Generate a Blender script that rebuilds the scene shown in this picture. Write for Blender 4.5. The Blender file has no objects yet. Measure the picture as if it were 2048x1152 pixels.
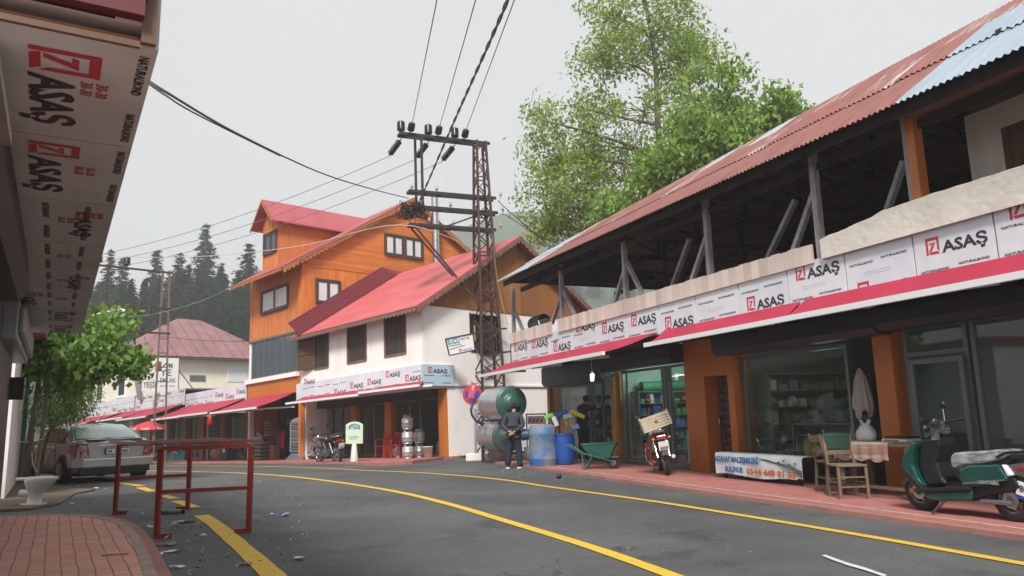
import bpy, math, random
import numpy as np
from mathutils import Vector, Matrix, Euler, noise as mnoise
random.seed(7); rng=np.random.default_rng(7)
SC=bpy.context.scene; COL=SC.collection; D=bpy.data
# ---------------- camera
F0=1500.; PITCH=math.radians(9.7); ROLL=math.radians(1.5); CAMH=1.30
_c,_s=math.cos(PITCH),math.sin(PITCH); _cr,_sr=math.cos(ROLL),math.sin(ROLL)
FW=Vector((0,_c,_s)); U0=Vector((0,-_s,_c)); R0=Vector((1,0,0))
CR=R0*_cr-U0*_sr; CU=R0*_sr+U0*_cr; EYE=Vector((0,0,CAMH))
cam=D.cameras.new('camera'); camo=D.objects.new('camera',cam); COL.objects.link(camo)
cam.sensor_width=36; cam.lens=36*F0/2048; cam.clip_start=.05; cam.clip_end=3000
m=Matrix((CR,CU,-FW)).transposed().to_4x4(); m.translation=EYE; camo.matrix_world=m
SC.camera=camo
# ---------------- world and sun (overcast, misty)
SUN_EL=math.radians(46); SUN_AZ=math.radians(188)
w=D.worlds.new('World'); SC.world=w; w.use_nodes=True; nt=w.node_tree; N=nt.nodes; L=nt.links
bg=N['Background']; sky=N.new('ShaderNodeTexSky'); sky.sky_type='NISHITA'; sky.sun_disc=False
sky.sun_elevation=SUN_EL; sky.sun_rotation=SUN_AZ; sky.altitude=1200; sky.dust_density=4
hs=N.new('ShaderNodeHueSaturation'); hs.inputs['Saturation'].default_value=.12
mx=N.new('ShaderNodeMix'); mx.data_type='RGBA'; mx.inputs['Factor'].default_value=.86
tc=N.new('ShaderNodeTexCoord'); nz=N.new('ShaderNodeTexNoise'); nz.inputs['Scale'].default_value=1.1; nz.inputs['Detail'].default_value=3
cr=N.new('ShaderNodeValToRGB'); cr.color_ramp.elements[0].position=.25; cr.color_ramp.elements[1].position=.75
cr.color_ramp.elements[0].color=(7.1,7.2,7.45,1); cr.color_ramp.elements[1].color=(8.3,8.35,8.55,1)
L.new(tc.outputs['Generated'],nz.inputs['Vector']); L.new(nz.outputs['Fac'],cr.inputs['Fac'])
L.new(sky.outputs[0],hs.inputs['Color']); L.new(hs.outputs[0],mx.inputs[6]); L.new(cr.outputs[0],mx.inputs[7]); L.new(mx.outputs[2],bg.inputs['Color'])
bg.inputs['Strength'].default_value=.05
sl=D.lights.new('sun','SUN'); sl.energy=2.4; sl.angle=math.radians(14); sl.color=(1,.97,.92)
so=D.objects.new('sun',sl); COL.objects.link(so)
so.rotation_euler=Vector((math.sin(SUN_AZ)*math.cos(SUN_EL),math.cos(SUN_AZ)*math.cos(SUN_EL),math.sin(SUN_EL))).to_track_quat('Z','Y').to_euler()
SC.view_settings.view_transform='Standard'; SC.view_settings.look='None'; SC.view_settings.exposure=1.05; SC.view_settings.gamma=1
cy=SC.cycles; cy.use_denoising=True; cy.max_bounces=6; cy.diffuse_bounces=3; cy.glossy_bounces=3; cy.transmission_bounces=4; cy.transparent_max_bounces=12; cy.volume_bounces=3
cy.use_adaptive_sampling=True; cy.adaptive_threshold=.02; cy.sample_clamp_indirect=6
# ---------------- frames and picture measurements
def ray(px,py): return FW+CR*((px-1024)/F0)+CU*((576-py)/F0)
class Fr:
    def __init__(s,o,ang,tilt=0):
        a,t=math.radians(ang),math.radians(tilt)
        X=Vector((math.cos(a),math.sin(a),0)); Y=Vector((-math.sin(a),math.cos(a),0)); Z=Vector((0,0,1))
        s.o=Vector(o); s.X=X*math.cos(t)+Z*math.sin(t); s.Y=Y; s.Z=Z*math.cos(t)-X*math.sin(t)
        s.M=Matrix((s.X,s.Y,s.Z)).transposed().to_4x4(); s.M.translation=s.o
    def W(s,x,y,z=0): return s.o+s.X*x+s.Y*y+s.Z*z
    def hit(s,px,py,ax,v):
        d=ray(px,py); t=(v-(EYE-s.o).dot(ax))/d.dot(ax); p=EYE+d*t-s.o
        return Vector((p.dot(s.X),p.dot(s.Y),p.dot(s.Z)))
    def ly(s,px,py,y=0): return s.hit(px,py,s.Y,y)
    def lx(s,px,py,x=0): return s.hit(px,py,s.X,x)
    def lz(s,px,py,z=0): return s.hit(px,py,s.Z,z)
RF=Fr((3.7355,16.302,.06),-69.01); WF=Fr((-2.1972,25.2068,.05),-46.26,1.6); LF=Fr((0,0,0),-58.8)
KT=math.tan(math.radians(1.6)); XH=(math.cos(math.radians(-46.26)),math.sin(math.radians(-46.26)))
def hz(x,y):
    s=-((x+2.2)*XH[0]+(y-25.2)*XH[1])
    if s>40: return -KT*s
    return -KT*math.log(1+math.exp(s/1.5))*1.5
def GT(px,py,dz=0):
    z=0
    for _ in range(8):
        d=ray(px,py); t=(z+dz-CAMH)/d.z; p=EYE+d*t; z=hz(p.x,p.y)
    return Vector((p.x,p.y,z+dz))
# ---------------- objects
def tag(o,label=None,cat=None,group=None,kind=None):
    if label: o['label']=label
    if cat: o['category']=cat
    if group: o['group']=group
    if kind: o['kind']=kind
    return o
def thing(name,label,cat,loc=(0,0,0),rz=0,group=None,M_=None):
    o=D.objects.new(name,None); COL.objects.link(o); o.empty_display_size=.2
    if M_ is not None: o.matrix_world=M_
    else: o.location=loc; o.rotation_euler=(0,0,rz)
    return tag(o,label,cat,group)
def fthing(fr,name,label,cat,x,y,z=0,rz=0,group=None):
    M_=fr.M@Matrix.Translation((x,y,z))@Matrix.Rotation(rz,4,'Z')
    return thing(name,label,cat,M_=M_,group=group)
def copy_tree(o,parent=None):
    c=o.copy(); COL.objects.link(c); c.parent=parent
    for ch in list(o.children): copy_tree(ch,c)
    return c
_txt={}
def text2d(s,bold=.0):
    k=(s,bold)
    if k in _txt: return _txt[k]
    cu=D.curves.new('t','FONT'); cu.body=s; cu.size=1; cu.offset=bold; cu.resolution_u=2; cu.fill_mode='FRONT'
    ob=D.objects.new('t',cu); COL.objects.link(ob)
    dg=bpy.context.evaluated_depsgraph_get(); me=D.meshes.new_from_object(ob.evaluated_get(dg))
    v=[(p.co.x,p.co.y) for p in me.vertices]; f=[tuple(q.vertices) for q in me.polygons]
    D.objects.remove(ob); D.curves.remove(cu); D.meshes.remove(me)
    x0=min(a for a,b in v); x1=max(a for a,b in v); y0=0; y1=.73 if not s.islower() else .55
    v=[((a-x0)/(x1-x0),b/y1) for a,b in v]
    _txt[k]=(v,f,(x1-x0)/y1); return _txt[k]
class MB:
    def __init__(s): s.v=[]; s.f=[]; s.m=[]; s.s=[]
    def add(s,vs,fs,mi=0,sm=False):
        b=len(s.v); s.v+=[tuple(p) for p in vs]
        for f in fs: s.f.append(tuple(i+b for i in f)); s.m.append(mi); s.s.append(sm)
        return s
    def box(s,x0,x1,y0,y1,z0,z1,mi=0):
        return s.add([(x,y,z) for z in (z0,z1) for y in (y0,y1) for x in (x0,x1)],[(0,2,3,1),(4,5,7,6),(0,1,5,4),(2,6,7,3),(0,4,6,2),(1,3,7,5)],mi)
    def obox(s,c,h,R=None,mi=0):
        R=R or Matrix.Identity(3); c=Vector(c)
        return s.add([c+R@Vector((x*h[0],y*h[1],z*h[2])) for z in (-1,1) for y in (-1,1) for x in (-1,1)],[(0,2,3,1),(4,5,7,6),(0,1,5,4),(2,6,7,3),(0,4,6,2),(1,3,7,5)],mi)
    def beam(s,p,q,w,h=None,up=(0,0,1),mi=0):
        p,q=Vector(p),Vector(q); d=q-p; l=d.length; d.normalize(); u=Vector(up)
        if abs(d.dot(u))>.98: u=Vector((0,1,0))
        a=d.cross(u).normalized(); b=a.cross(d)
        return s.obox((p+q)/2,(l/2,w/2,(h or w)/2),Matrix((d,a,b)).transposed(),mi)
    def tube(s,pts,r,n=8,mi=0,cap=True,sm=True):
        pts=[Vector(p) for p in pts]; k=len(pts); vs=[]; a=None
        for i,p in enumerate(pts):
            d=(pts[min(i+1,k-1)]-pts[max(i-1,0)])
            if d.length<1e-9: d=Vector((0,0,1))
            d.normalize()
            if a is None: a=d.orthogonal().normalized()
            else:
                a=a-d*a.dot(d)
                a=a.normalized() if a.length>1e-6 else d.orthogonal().normalized()
            b=d.cross(a); rr=r[i] if isinstance(r,(list,tuple)) else r
            vs+=[p+(a*math.cos(t)+b*math.sin(t))*rr for t in [2*math.pi*j/n for j in range(n)]]
        fs=[(i*n+j,i*n+(j+1)%n,(i+1)*n+(j+1)%n,(i+1)*n+j) for i in range(k-1) for j in range(n)]
        s.add(vs,fs,mi,sm)
        if cap: s.add(vs[:n],[tuple(range(n))[::-1]],mi); s.add(vs[-n:],[tuple(range(n))],mi)
        return s
    def cyl(s,p,q,r,r2=None,n=16,mi=0): return s.tube([p,q],[r,r if r2 is None else r2],n,mi)
    def lathe(s,prof,R=None,c=(0,0,0),n=20,mi=0,sm=True,arc=2*math.pi):
        R=R or Matrix.Identity(3); c=Vector(c); k=len(prof); full=abs(arc-2*math.pi)<1e-6; nn=n if full else n+1
        vs=[c+R@Vector((r*math.cos(arc*j/n),r*math.sin(arc*j/n),z)) for r,z in prof for j in range(nn)]
        fs=[(i*nn+j,i*nn+(j+1)%nn,(i+1)*nn+(j+1)%nn,(i+1)*nn+j) for i in range(k-1) for j in range(n)]
        return s.add(vs,fs,mi,sm)
    def ball(s,c,r,R=None,n=12,mi=0):
        if not isinstance(r,(list,tuple)): r=(r,r,r)
        R=(R or Matrix.Identity(3))@Matrix.Diagonal(r)
        return s.lathe([(math.sin(math.pi*i/8)+1e-4,-math.cos(math.pi*i/8)) for i in range(9)],R,c,n,mi)
    def poly(s,pts,off,mi=0):
        n=len(pts); o=Vector(off); vs=[Vector(p) for p in pts]+[Vector(p)+o for p in pts]
        return s.add(vs,[tuple(range(n)),tuple(range(2*n-1,n-1,-1))]+[(i,i+n,(i+1)%n+n,(i+1)%n) for i in range(n)],mi)
    def quad(s,a,b,c,d,mi=0): return s.add([a,b,c,d],[(0,1,2,3)],mi)
    def text(s,t,o,X,Y,h,w=None,mi=0,bold=.0,ctr=False):
        v,f,asp=text2d(t,bold); w=w or asp*h; o,X,Y=Vector(o),Vector(X),Vector(Y)
        if ctr: o=o-X*w/2-Y*h/2
        return s.add([o+X*(a*w)+Y*(b*h) for a,b in v],f,mi)
    def sheet(s,a,b,c,d,n,amp,nrm,k=4,rows=1,mi=0,jit=0,ribs=False):
        """corrugated sheet a-b eave, d-c ridge; n waves along a-b"""
        a,b,c,d,nr=map(Vector,(a,b,c,d,nrm)); vs=[]; st=n*k
        for r in range(rows+1):
            v=r/rows
            for i in range(st+1):
                u=i/st; p=(a.lerp(b,u)).lerp(d.lerp(c,u),v)
                ph=(i%k)/k
                hgt=(1 if ph<.3 else 0) if ribs else math.sin(2*math.pi*ph)
                vs.append(p+nr*(amp*hgt+(random.uniform(-jit,jit) if jit else 0)))
        fs=[(r*(st+1)+i,r*(st+1)+i+1,(r+1)*(st+1)+i+1,(r+1)*(st+1)+i) for r in range(rows) for i in range(st)]
        return s.add(vs,fs,mi,not ribs)
    def build(s,name,mats,parent=None,bev=0,sub=0):
        me=D.meshes.new(name); me.from_pydata(s.v,[],s.f)
        if not isinstance(mats,(list,tuple)): mats=[mats]
        for q in mats: me.materials.append(q)
        me.polygons.foreach_set('material_index',s.m); me.polygons.foreach_set('use_smooth',s.s)
        me.validate(); me.update()
        o=D.objects.new(name,me); COL.objects.link(o); o.parent=parent
        if bev:
            b=o.modifiers.new('b','BEVEL'); b.width=bev; b.segments=2; b.limit_method='ANGLE'; b.angle_limit=.7
        if sub:
            b=o.modifiers.new('s','SUBSURF'); b.levels=sub; b.render_levels=sub
        return o
# ---------------- materials
def mat(name,col,rough=.7,metal=0,col2=None,ns=3.,bump=0,bs=40.,emit=0,spec=.5,wave=None,detail=5,coat=0,stretch=None,ramp=(.35,.65)):
    m=D.materials.new(name); m.use_nodes=True; nt=m.node_tree; N=nt.nodes; L=nt.links; b=N['Principled BSDF']
    b.inputs['Base Color'].default_value=(*col,1); b.inputs['Roughness'].default_value=rough; b.inputs['Metallic'].default_value=metal
    b.inputs['Specular IOR Level'].default_value=spec; b.inputs['Coat Weight'].default_value=coat
    tc=N.new('ShaderNodeTexCoord'); mp=N.new('ShaderNodeMapping'); L.new(tc.outputs['Object'],mp.inputs[0])
    if stretch: mp.inputs['Scale'].default_value=stretch
    last=None
    if col2:
        nz=N.new('ShaderNodeTexNoise'); nz.inputs['Scale'].default_value=ns; nz.inputs['Detail'].default_value=detail; nz.inputs['Roughness'].default_value=.65
        r=N.new('ShaderNodeValToRGB'); r.color_ramp.elements[0].position,r.color_ramp.elements[1].position=ramp
        r.color_ramp.elements[0].color=(*col,1); r.color_ramp.elements[1].color=(*col2,1)
        L.new(mp.outputs[0],nz.inputs['Vector']); L.new(nz.outputs['Fac'],r.inputs[0]); last=r.outputs[0]
    if wave:  # wave=(axis,spacing,darkness): plank joints
        ax,sp,dk=wave
        wv=N.new('ShaderNodeMath'); wv.operation='FRACT'; dv=N.new('ShaderNodeMath'); dv.operation='DIVIDE'; dv.inputs[1].default_value=sp
        sx=N.new('ShaderNodeSeparateXYZ'); L.new(tc.outputs['Object'],sx.inputs[0]); L.new(sx.outputs['XYZ'.index(ax)],dv.inputs[0]); L.new(dv.outputs[0],wv.inputs[0])
        gt=N.new('ShaderNodeMath'); gt.operation='LESS_THAN'; gt.inputs[1].default_value=.08; L.new(wv.outputs[0],gt.inputs[0])
        fl=N.new('ShaderNodeMath'); fl.operation='FLOOR'; L.new(dv.outputs[0],fl.inputs[0])
        wn=N.new('ShaderNodeTexWhiteNoise'); wn.noise_dimensions='1D'; L.new(fl.outputs[0],wn.inputs['W'])
        mr=N.new('ShaderNodeMapRange'); mr.inputs['To Min'].default_value=.82; mr.inputs['To Max'].default_value=1.12; L.new(wn.outputs['Value'],mr.inputs[0])
        sb=N.new('ShaderNodeMath'); sb.operation='MULTIPLY'; sb.inputs[1].default_value=dk; L.new(gt.outputs[0],sb.inputs[0])
        su=N.new('ShaderNodeMath'); su.operation='SUBTRACT'; L.new(mr.outputs[0],su.inputs[0]); L.new(sb.outputs[0],su.inputs[1])
        vm=N.new('ShaderNodeVectorMath'); vm.operation='SCALE'; L.new(su.outputs[0],vm.inputs['Scale'])
        if last: L.new(last,vm.inputs[0])
        else: vm.inputs[0].default_value=col
        last=vm.outputs[0]
    if last: L.new(last,b.inputs['Base Color'])
    if bump:
        n2=N.new('ShaderNodeTexNoise'); n2.inputs['Scale'].default_value=bs; n2.inputs['Detail'].default_value=4; bp=N.new('ShaderNodeBump')
        bp.inputs['Strength'].default_value=bump; bp.inputs['Distance'].default_value=.02
        L.new(mp.outputs[0],n2.inputs['Vector']); L.new(n2.outputs['Fac'],bp.inputs['Height']); L.new(bp.outputs[0],b.inputs['Normal'])
    if emit: b.inputs['Emission Color'].default_value=(*col,1); b.inputs['Emission Strength'].default_value=emit
    return m
def glass(name,tint=(.55,.62,.6),refl=.12,rough=.02):
    m=D.materials.new(name); m.use_nodes=True; nt=m.node_tree; N=nt.nodes; L=nt.links; N.remove(N['Principled BSDF']); out=N['Material Output']
    t=N.new('ShaderNodeBsdfTransparent'); t.inputs[0].default_value=(*tint,1); g=N.new('ShaderNodeBsdfGlossy'); g.inputs['Roughness'].default_value=rough; g.inputs[0].default_value=(.9,.95,.95,1)
    lw=N.new('ShaderNodeFresnel'); lw.inputs[0].default_value=1.5; ad=N.new('ShaderNodeMath'); ad.operation='ADD'; ad.inputs[1].default_value=refl-.04; ad.use_clamp=True
    L.new(lw.outputs[0],ad.inputs[0]); gb=N.new('ShaderNodeNewGeometry'); iv=N.new('ShaderNodeMath'); iv.operation='SUBTRACT'; iv.inputs[0].default_value=1; L.new(gb.outputs['Backfacing'],iv.inputs[1]); ml_=N.new('ShaderNodeMath'); ml_.operation='MULTIPLY'; L.new(iv.outputs[0],ml_.inputs[0]); L.new(ad.outputs[0],ml_.inputs[1]); mx=N.new('ShaderNodeMixShader'); L.new(ml_.outputs[0],mx.inputs[0]); L.new(t.outputs[0],mx.inputs[1]); L.new(g.outputs[0],mx.inputs[2]); L.new(mx.outputs[0],out.inputs[0])
    return m
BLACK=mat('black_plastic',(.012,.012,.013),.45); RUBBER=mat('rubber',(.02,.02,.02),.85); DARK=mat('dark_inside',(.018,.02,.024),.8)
CHROME=mat('chrome',(.75,.76,.78),.18,1); STEEL=mat('galvanised_steel',(.55,.57,.59),.35,1,(.42,.44,.47),5); GREYM=mat('grey_metal',(.2,.22,.24),.45,.6)
FRAME=mat('anthracite_frame',(.14,.165,.18),.4,.3); ANTH=mat('anthracite_box',(.018,.028,.042),.4,.2)
WHITEP=mat('white_paint',(.78,.78,.77),.5); WHITEM=mat('white_metal',(.75,.76,.77),.35)
ORG=mat('orange_panel',(.52,.165,.03),.45,0,(.44,.135,.025),1.2); RED=mat('red_plastic',(.5,.02,.025),.4)
RUST=mat('rusty_steel',(.10,.045,.035),.85,.1,(.05,.03,.028),8,ramp=(.3,.7)); DKSTEEL=mat('dark_steel',(.035,.03,.032),.7,.3)
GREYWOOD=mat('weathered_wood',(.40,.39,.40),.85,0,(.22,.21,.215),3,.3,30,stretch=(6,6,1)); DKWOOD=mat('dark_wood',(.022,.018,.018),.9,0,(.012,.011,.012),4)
BROWNW=mat('brown_wood',(.10,.05,.028),.8,0,(.06,.03,.02),3,stretch=(8,8,.6))
PLASTER=mat('cream_plaster',(.80,.75,.69),.9,0,(.66,.60,.53),1.2,.15,25,stretch=(1.5,1.5,.35),ramp=(.5,.8)); PWHITE=mat('white_plaster',(.86,.81,.79),.9,0,(.70,.65,.61),1.3,.12,20,stretch=(1.6,1.6,.3),ramp=(.52,.82))
GLASS=glass('shop_glass',(.86,.93,.91),.05); DGLASS=mat('dark_glass',(.02,.028,.032),.06,0,spec=.9); CARGL=mat('car_glass',(.03,.04,.04),.04,0,spec=1.)
CURT=mat('window_curtain',(.55,.58,.6),.5,0,(.75,.77,.78),2.5,stretch=(10,10,.3),spec=1)
TXT=mat('black_print',(.03,.03,.035),.6); LOGOR=mat('red_print',(.52,.035,.05),.5); TXTG=mat('faint_print',(.42,.45,.48),.6)
PANEL=mat('pale_film_panel',(.60,.64,.70),.35,0,(.70,.73,.77),1.5,.3,5); GAP=mat('panel_joint',(.25,.10,.05),.7)
AWN=mat('crimson_awning',(.42,.02,.06),.75,0,(.35,.018,.048),2)
def logo(mb,o,X,Y,h,mi_r=1,mi_t=0,word=True,ww=None):
    """square emblem and the word beside it; h = emblem height"""
    o,X,Y=Vector(o),Vector(X),Vector(Y); q=h/10
    P=lambda *a: [o+X*(x*q*.88)+Y*(y*q) for x,y in a]
    for pts in (((0,0),(1.7,0),(1.7,8.3),(0,10)),((0,10),(1.7,8.3),(8.4,8.3),(10,10)),((8.4,8.3),(10,10),(10,1.2),(8.4,2.8)),((1.9,1.6),(3.0,0),(10,0),(8.4,1.6)),((2.2,2.0),(4.2,2.0),(7.5,6.9),(5.5,6.9)),((3.0,6.9),(5.2,6.9),(4.5,5.9),(2.4,5.9))):
        mb.add(P(*pts),[tuple(range(len(pts)))],mi_r)
    if word: mb.text('ASAŞ',o+X*(q*10.2),X,Y,h*.62 if ww is None else h*.66,ww or h*2.2,mi_t,.035)
def panel_print(mb,x0,x1,zb,zt,y,lz,v=0,small=True):
    """print on a front-facing (-Y) panel: lz = emblem bottom height or None"""
    X=(1,0,0); Z=(0,0,1); w=x1-x0
    if lz is not None: logo(mb,(x0+.16*w,y,lz),X,Z,.24*w/1.2,ww=.56*w)
    for i,(fx,fz) in enumerate(((.06,.62),(.55,.66),(.06,.12),(.55,.16))):
        z=zb+(zt-zb)*fz
        if lz is not None and lz-.07<z<lz+.27: continue
        mb.text('NATURALBOND',(x0+fx*w,y,z),X,Z,.034*w/1.2,.37*w,0,.03)
    if small:
        z=zb+(zt-zb)*.42
        if lz is None or not (lz-.1<z<lz+.26):
            for r in range(2): mb.text('A0048 40 70A  ALUMINYUM KOMPOZIT',(x0+.28*w,y,z-.035*r),X,Z,.016,.4*w,2)
def railbox(*a): pass
# ================= SETTING
def brickmat(name,c1,c2,cm,bw,bh,rot=0,wob=.0,mort=.02,off=.5,dirt=None,cs=1.,bump=.6):
    m=D.materials.new(name); m.use_nodes=True; nt=m.node_tree; N=nt.nodes; L=nt.links; b=N['Principled BSDF']; b.inputs['Roughness'].default_value=.85; b.inputs['Specular IOR Level'].default_value=.3
    tc=N.new('ShaderNodeTexCoord'); mp=N.new('ShaderNodeMapping'); mp.inputs['Rotation'].default_value=(0,0,rot); L.new(tc.outputs['Object'],mp.inputs[0])
    nz=N.new('ShaderNodeTexNoise'); nz.inputs['Scale'].default_value=1.6; nz.inputs['Detail'].default_value=3; L.new(mp.outputs[0],nz.inputs['Vector'])
    vm=N.new('ShaderNodeVectorMath'); vm.operation='SUBTRACT'; vm.inputs[1].default_value=(.5,.5,.5); L.new(nz.outputs['Color'],vm.inputs[0])
    vs=N.new('ShaderNodeVectorMath'); vs.operation='SCALE'; vs.inputs['Scale'].default_value=wob; L.new(vm.outputs[0],vs.inputs[0])
    va=N.new('ShaderNodeVectorMath'); L.new(mp.outputs[0],va.inputs[0]); L.new(vs.outputs[0],va.inputs[1])
    br=N.new('ShaderNodeTexBrick'); br.offset=off; br.inputs['Scale'].default_value=1; br.inputs['Brick Width'].default_value=bw; br.inputs['Row Height'].default_value=bh
    br.inputs['Mortar Size'].default_value=mort*bh; br.inputs['Mortar Smooth'].default_value=.3; br.inputs['Color1'].default_value=(*c1,1); br.inputs['Color2'].default_value=(*c2,1); br.inputs['Mortar'].default_value=(*cm,1)
    L.new(va.outputs[0],br.inputs['Vector'])
    n2=N.new('ShaderNodeTexNoise'); n2.inputs['Scale'].default_value=2.2; n2.inputs['Detail'].default_value=8; n2.inputs['Roughness'].default_value=.7; L.new(mp.outputs[0],n2.inputs['Vector'])
    r=N.new('ShaderNodeValToRGB'); r.color_ramp.elements[0].position=.42; r.color_ramp.elements[1].position=.7; L.new(n2.outputs['Fac'],r.inputs[0])
    mx=N.new('ShaderNodeMix'); mx.data_type='RGBA'; mx.blend_type='MIX'; mm=N.new('ShaderNodeMath'); mm.operation='MULTIPLY'; mm.inputs[1].default_value=.55; L.new(r.outputs[0],mm.inputs[0]); L.new(mm.outputs[0],mx.inputs[0])
    L.new(br.outputs['Color'],mx.inputs[6]); mx.inputs[7].default_value=(*(dirt or cm),1); L.new(mx.outputs[2],b.inputs['Base Color'])
    bp=N.new('ShaderNodeBump'); bp.inputs['Strength'].default_value=bump; bp.inputs['Distance'].default_value=.01; bp.invert=True
    L.new(br.outputs['Fac'],bp.inputs['Height']); L.new(bp.outputs[0],b.inputs['Normal']); return m
def asphalt():
    m=D.materials.new('asphalt'); m.use_nodes=True; nt=m.node_tree; N=nt.nodes; L=nt.links; b=N['Principled BSDF']; b.inputs['Roughness'].default_value=.8; b.inputs['Specular IOR Level'].default_value=.35
    tc=N.new('ShaderNodeTexCoord')
    def nz(s,d=6,r=.6):
        n=N.new('ShaderNodeTexNoise'); n.inputs['Scale'].default_value=s; n.inputs['Detail'].default_value=d; n.inputs['Roughness'].default_value=r; L.new(tc.outputs['Object'],n.inputs['Vector']); return n
    a=nz(.35,8,.65); r=N.new('ShaderNodeValToRGB'); r.color_ramp.elements[0].color=(.054,.056,.060,1); r.color_ramp.elements[1].color=(.115,.116,.118,1); r.color_ramp.elements[0].position=.32; r.color_ramp.elements[1].position=.72; L.new(a.outputs['Fac'],r.inputs[0])
    g=nz(90,3,.8); r2=N.new('ShaderNodeValToRGB'); r2.color_ramp.elements[0].color=(.55,.55,.55,1); r2.color_ramp.elements[1].color=(1.6,1.6,1.6,1); r2.color_ramp.elements[0].position=.38; r2.color_ramp.elements[1].position=.66; L.new(g.outputs['Fac'],r2.inputs[0])
    mx=N.new('ShaderNodeMix'); mx.data_type='RGBA'; mx.blend_type='MULTIPLY'; mx.inputs[0].default_value=.8; L.new(r.outputs[0],mx.inputs[6]); L.new(r2.outputs[0],mx.inputs[7])
    v=N.new('ShaderNodeTexVoronoi'); v.feature='F1'; v.inputs['Scale'].default_value=3.1; L.new(tc.outputs['Object'],v.inputs['Vector']); lt=N.new('ShaderNodeMath'); lt.operation='LESS_THAN'; lt.inputs[1].default_value=.045; L.new(v.outputs['Distance'],lt.inputs[0])
    m3=N.new('ShaderNodeMix'); m3.data_type='RGBA'; L.new(lt.outputs[0],m3.inputs[0]); L.new(mx.outputs[2],m3.inputs[6]); m3.inputs[7].default_value=(.3,.29,.27,1)
    vc=N.new('ShaderNodeTexVoronoi'); vc.feature='DISTANCE_TO_EDGE'; vc.inputs['Scale'].default_value=.42; n5=nz(1.3,4,.6); va=N.new('ShaderNodeVectorMath'); va.inputs[0].default_value=(0,0,0)
    sc5=N.new('ShaderNodeVectorMath'); sc5.operation='SCALE'; sc5.inputs['Scale'].default_value=1.1; L.new(n5.outputs['Color'],sc5.inputs[0]); L.new(tc.outputs['Object'],va.inputs[0]); L.new(sc5.outputs[0],va.inputs[1]); L.new(va.outputs[0],vc.inputs['Vector'])
    lc=N.new('ShaderNodeMath'); lc.operation='LESS_THAN'; lc.inputs[1].default_value=.006; L.new(vc.outputs['Distance'],lc.inputs[0]); n6=nz(.22,3,.5); gm=N.new('ShaderNodeMath'); gm.operation='GREATER_THAN'; gm.inputs[1].default_value=.53; L.new(n6.outputs['Fac'],gm.inputs[0])
    mm=N.new('ShaderNodeMath'); mm.operation='MULTIPLY'; L.new(lc.outputs[0],mm.inputs[0]); L.new(gm.outputs[0],mm.inputs[1]); m6=N.new('ShaderNodeMix'); m6.data_type='RGBA'; L.new(mm.outputs[0],m6.inputs[0]); L.new(m3.outputs[2],m6.inputs[6]); m6.inputs[7].default_value=(.045,.045,.045,1)
    st=nz(.9,5,.7); rs=N.new('ShaderNodeValToRGB'); rs.color_ramp.elements[0].color=(.62,.62,.62,1); rs.color_ramp.elements[1].color=(1.08,1.08,1.07,1); rs.color_ramp.elements[0].position=.30; rs.color_ramp.elements[1].position=.45; L.new(st.outputs['Fac'],rs.inputs[0])
    m7=N.new('ShaderNodeMix'); m7.data_type='RGBA'; m7.blend_type='MULTIPLY'; m7.inputs[0].default_value=1; L.new(m6.outputs[2],m7.inputs[6]); L.new(rs.outputs[0],m7.inputs[7]); L.new(m7.outputs[2],b.inputs['Base Color']); bp=N.new('ShaderNodeBump'); bp.inputs['Strength'].default_value=.5; bp.inputs['Distance'].default_value=.006; L.new(g.outputs['Fac'],bp.inputs['Height']); L.new(bp.outputs[0],b.inputs['Normal']); return m
ASPH=asphalt(); EARTH=mat('earth',(.16,.12,.08),.95,0,(.09,.085,.06),1.5,.5,30); GRASSG=mat('hill_green',(.05,.08,.035),.95,0,(.03,.055,.03),.3,.5,3)
PAVE_R=brickmat('red_tiles',(.44,.16,.14),(.36,.12,.11),(.22,.12,.10),.22,.11,0,.01,.05,dirt=(.40,.22,.17))
PAVE_L=brickmat('red_setts',(.70,.36,.29),(.62,.28,.22),(.27,.16,.12),.20,.125,0,.05,.06,.45,dirt=(.52,.34,.27))
KERB=mat('kerb_stone',(.42,.33,.27),.9,0,(.28,.2,.17),5,.4,30); KERBR=mat('kerb_red',(.40,.17,.14),.9,0,(.27,.14,.12),3,.4,30)
YEL=mat('yellow_paint',(.66,.42,.03),.7,0,(.30,.22,.09),9,.2,60,ramp=(.56,.72),detail=9); WLINE=mat('white_line_paint',(.6,.55,.5),.8,0,(.42,.28,.25),6)
def gridmesh(name,xs,ys,fz,m,kind='structure'):
    v=[(x,y,fz(x,y)) for y in ys for x in xs]; n=len(xs)
    f=[(j*n+i,j*n+i+1,(j+1)*n+i+1,(j+1)*n+i) for j in range(len(ys)-1) for i in range(n-1)]
    b=MB(); b.add(v,f,0,True); o=b.build(name,m); tag(o,kind=kind); return o
fr=lambda a,b,s: [a+s*i for i in range(int((b-a)/s)+1)]
gx=sorted(set([-900,-600,-400,-260,-180,-130]+fr(-100,100,2)+[130,180,260,400,600,900])); gy=sorted(set([-300,-120,-60,-40]+fr(-20,130,2)+[160,220,300,450,700,1100]))
gridmesh('ground',gx,gy,lambda x,y: hz(x,y)-.03,EARTH)
gridmesh('road',fr(-70,30,1.),fr(-25,85,1.),lambda x,y: hz(x,y)+.004,ASPH)
def catmull(P,n=8):
    out=[]
    for i in range(len(P)-1):
        p0=P[max(i-1,0)];p1=P[i];p2=P[i+1];p3=P[min(i+2,len(P)-1)]
        for k in range(n):
            t=k/n; out.append(.5*((2*p1)+(p2-p0)*t+(2*p0-5*p1+4*p2-p3)*t*t+(3*p1-p0-3*p2+p3)*t**3))
    return out+[P[-1]]
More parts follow.
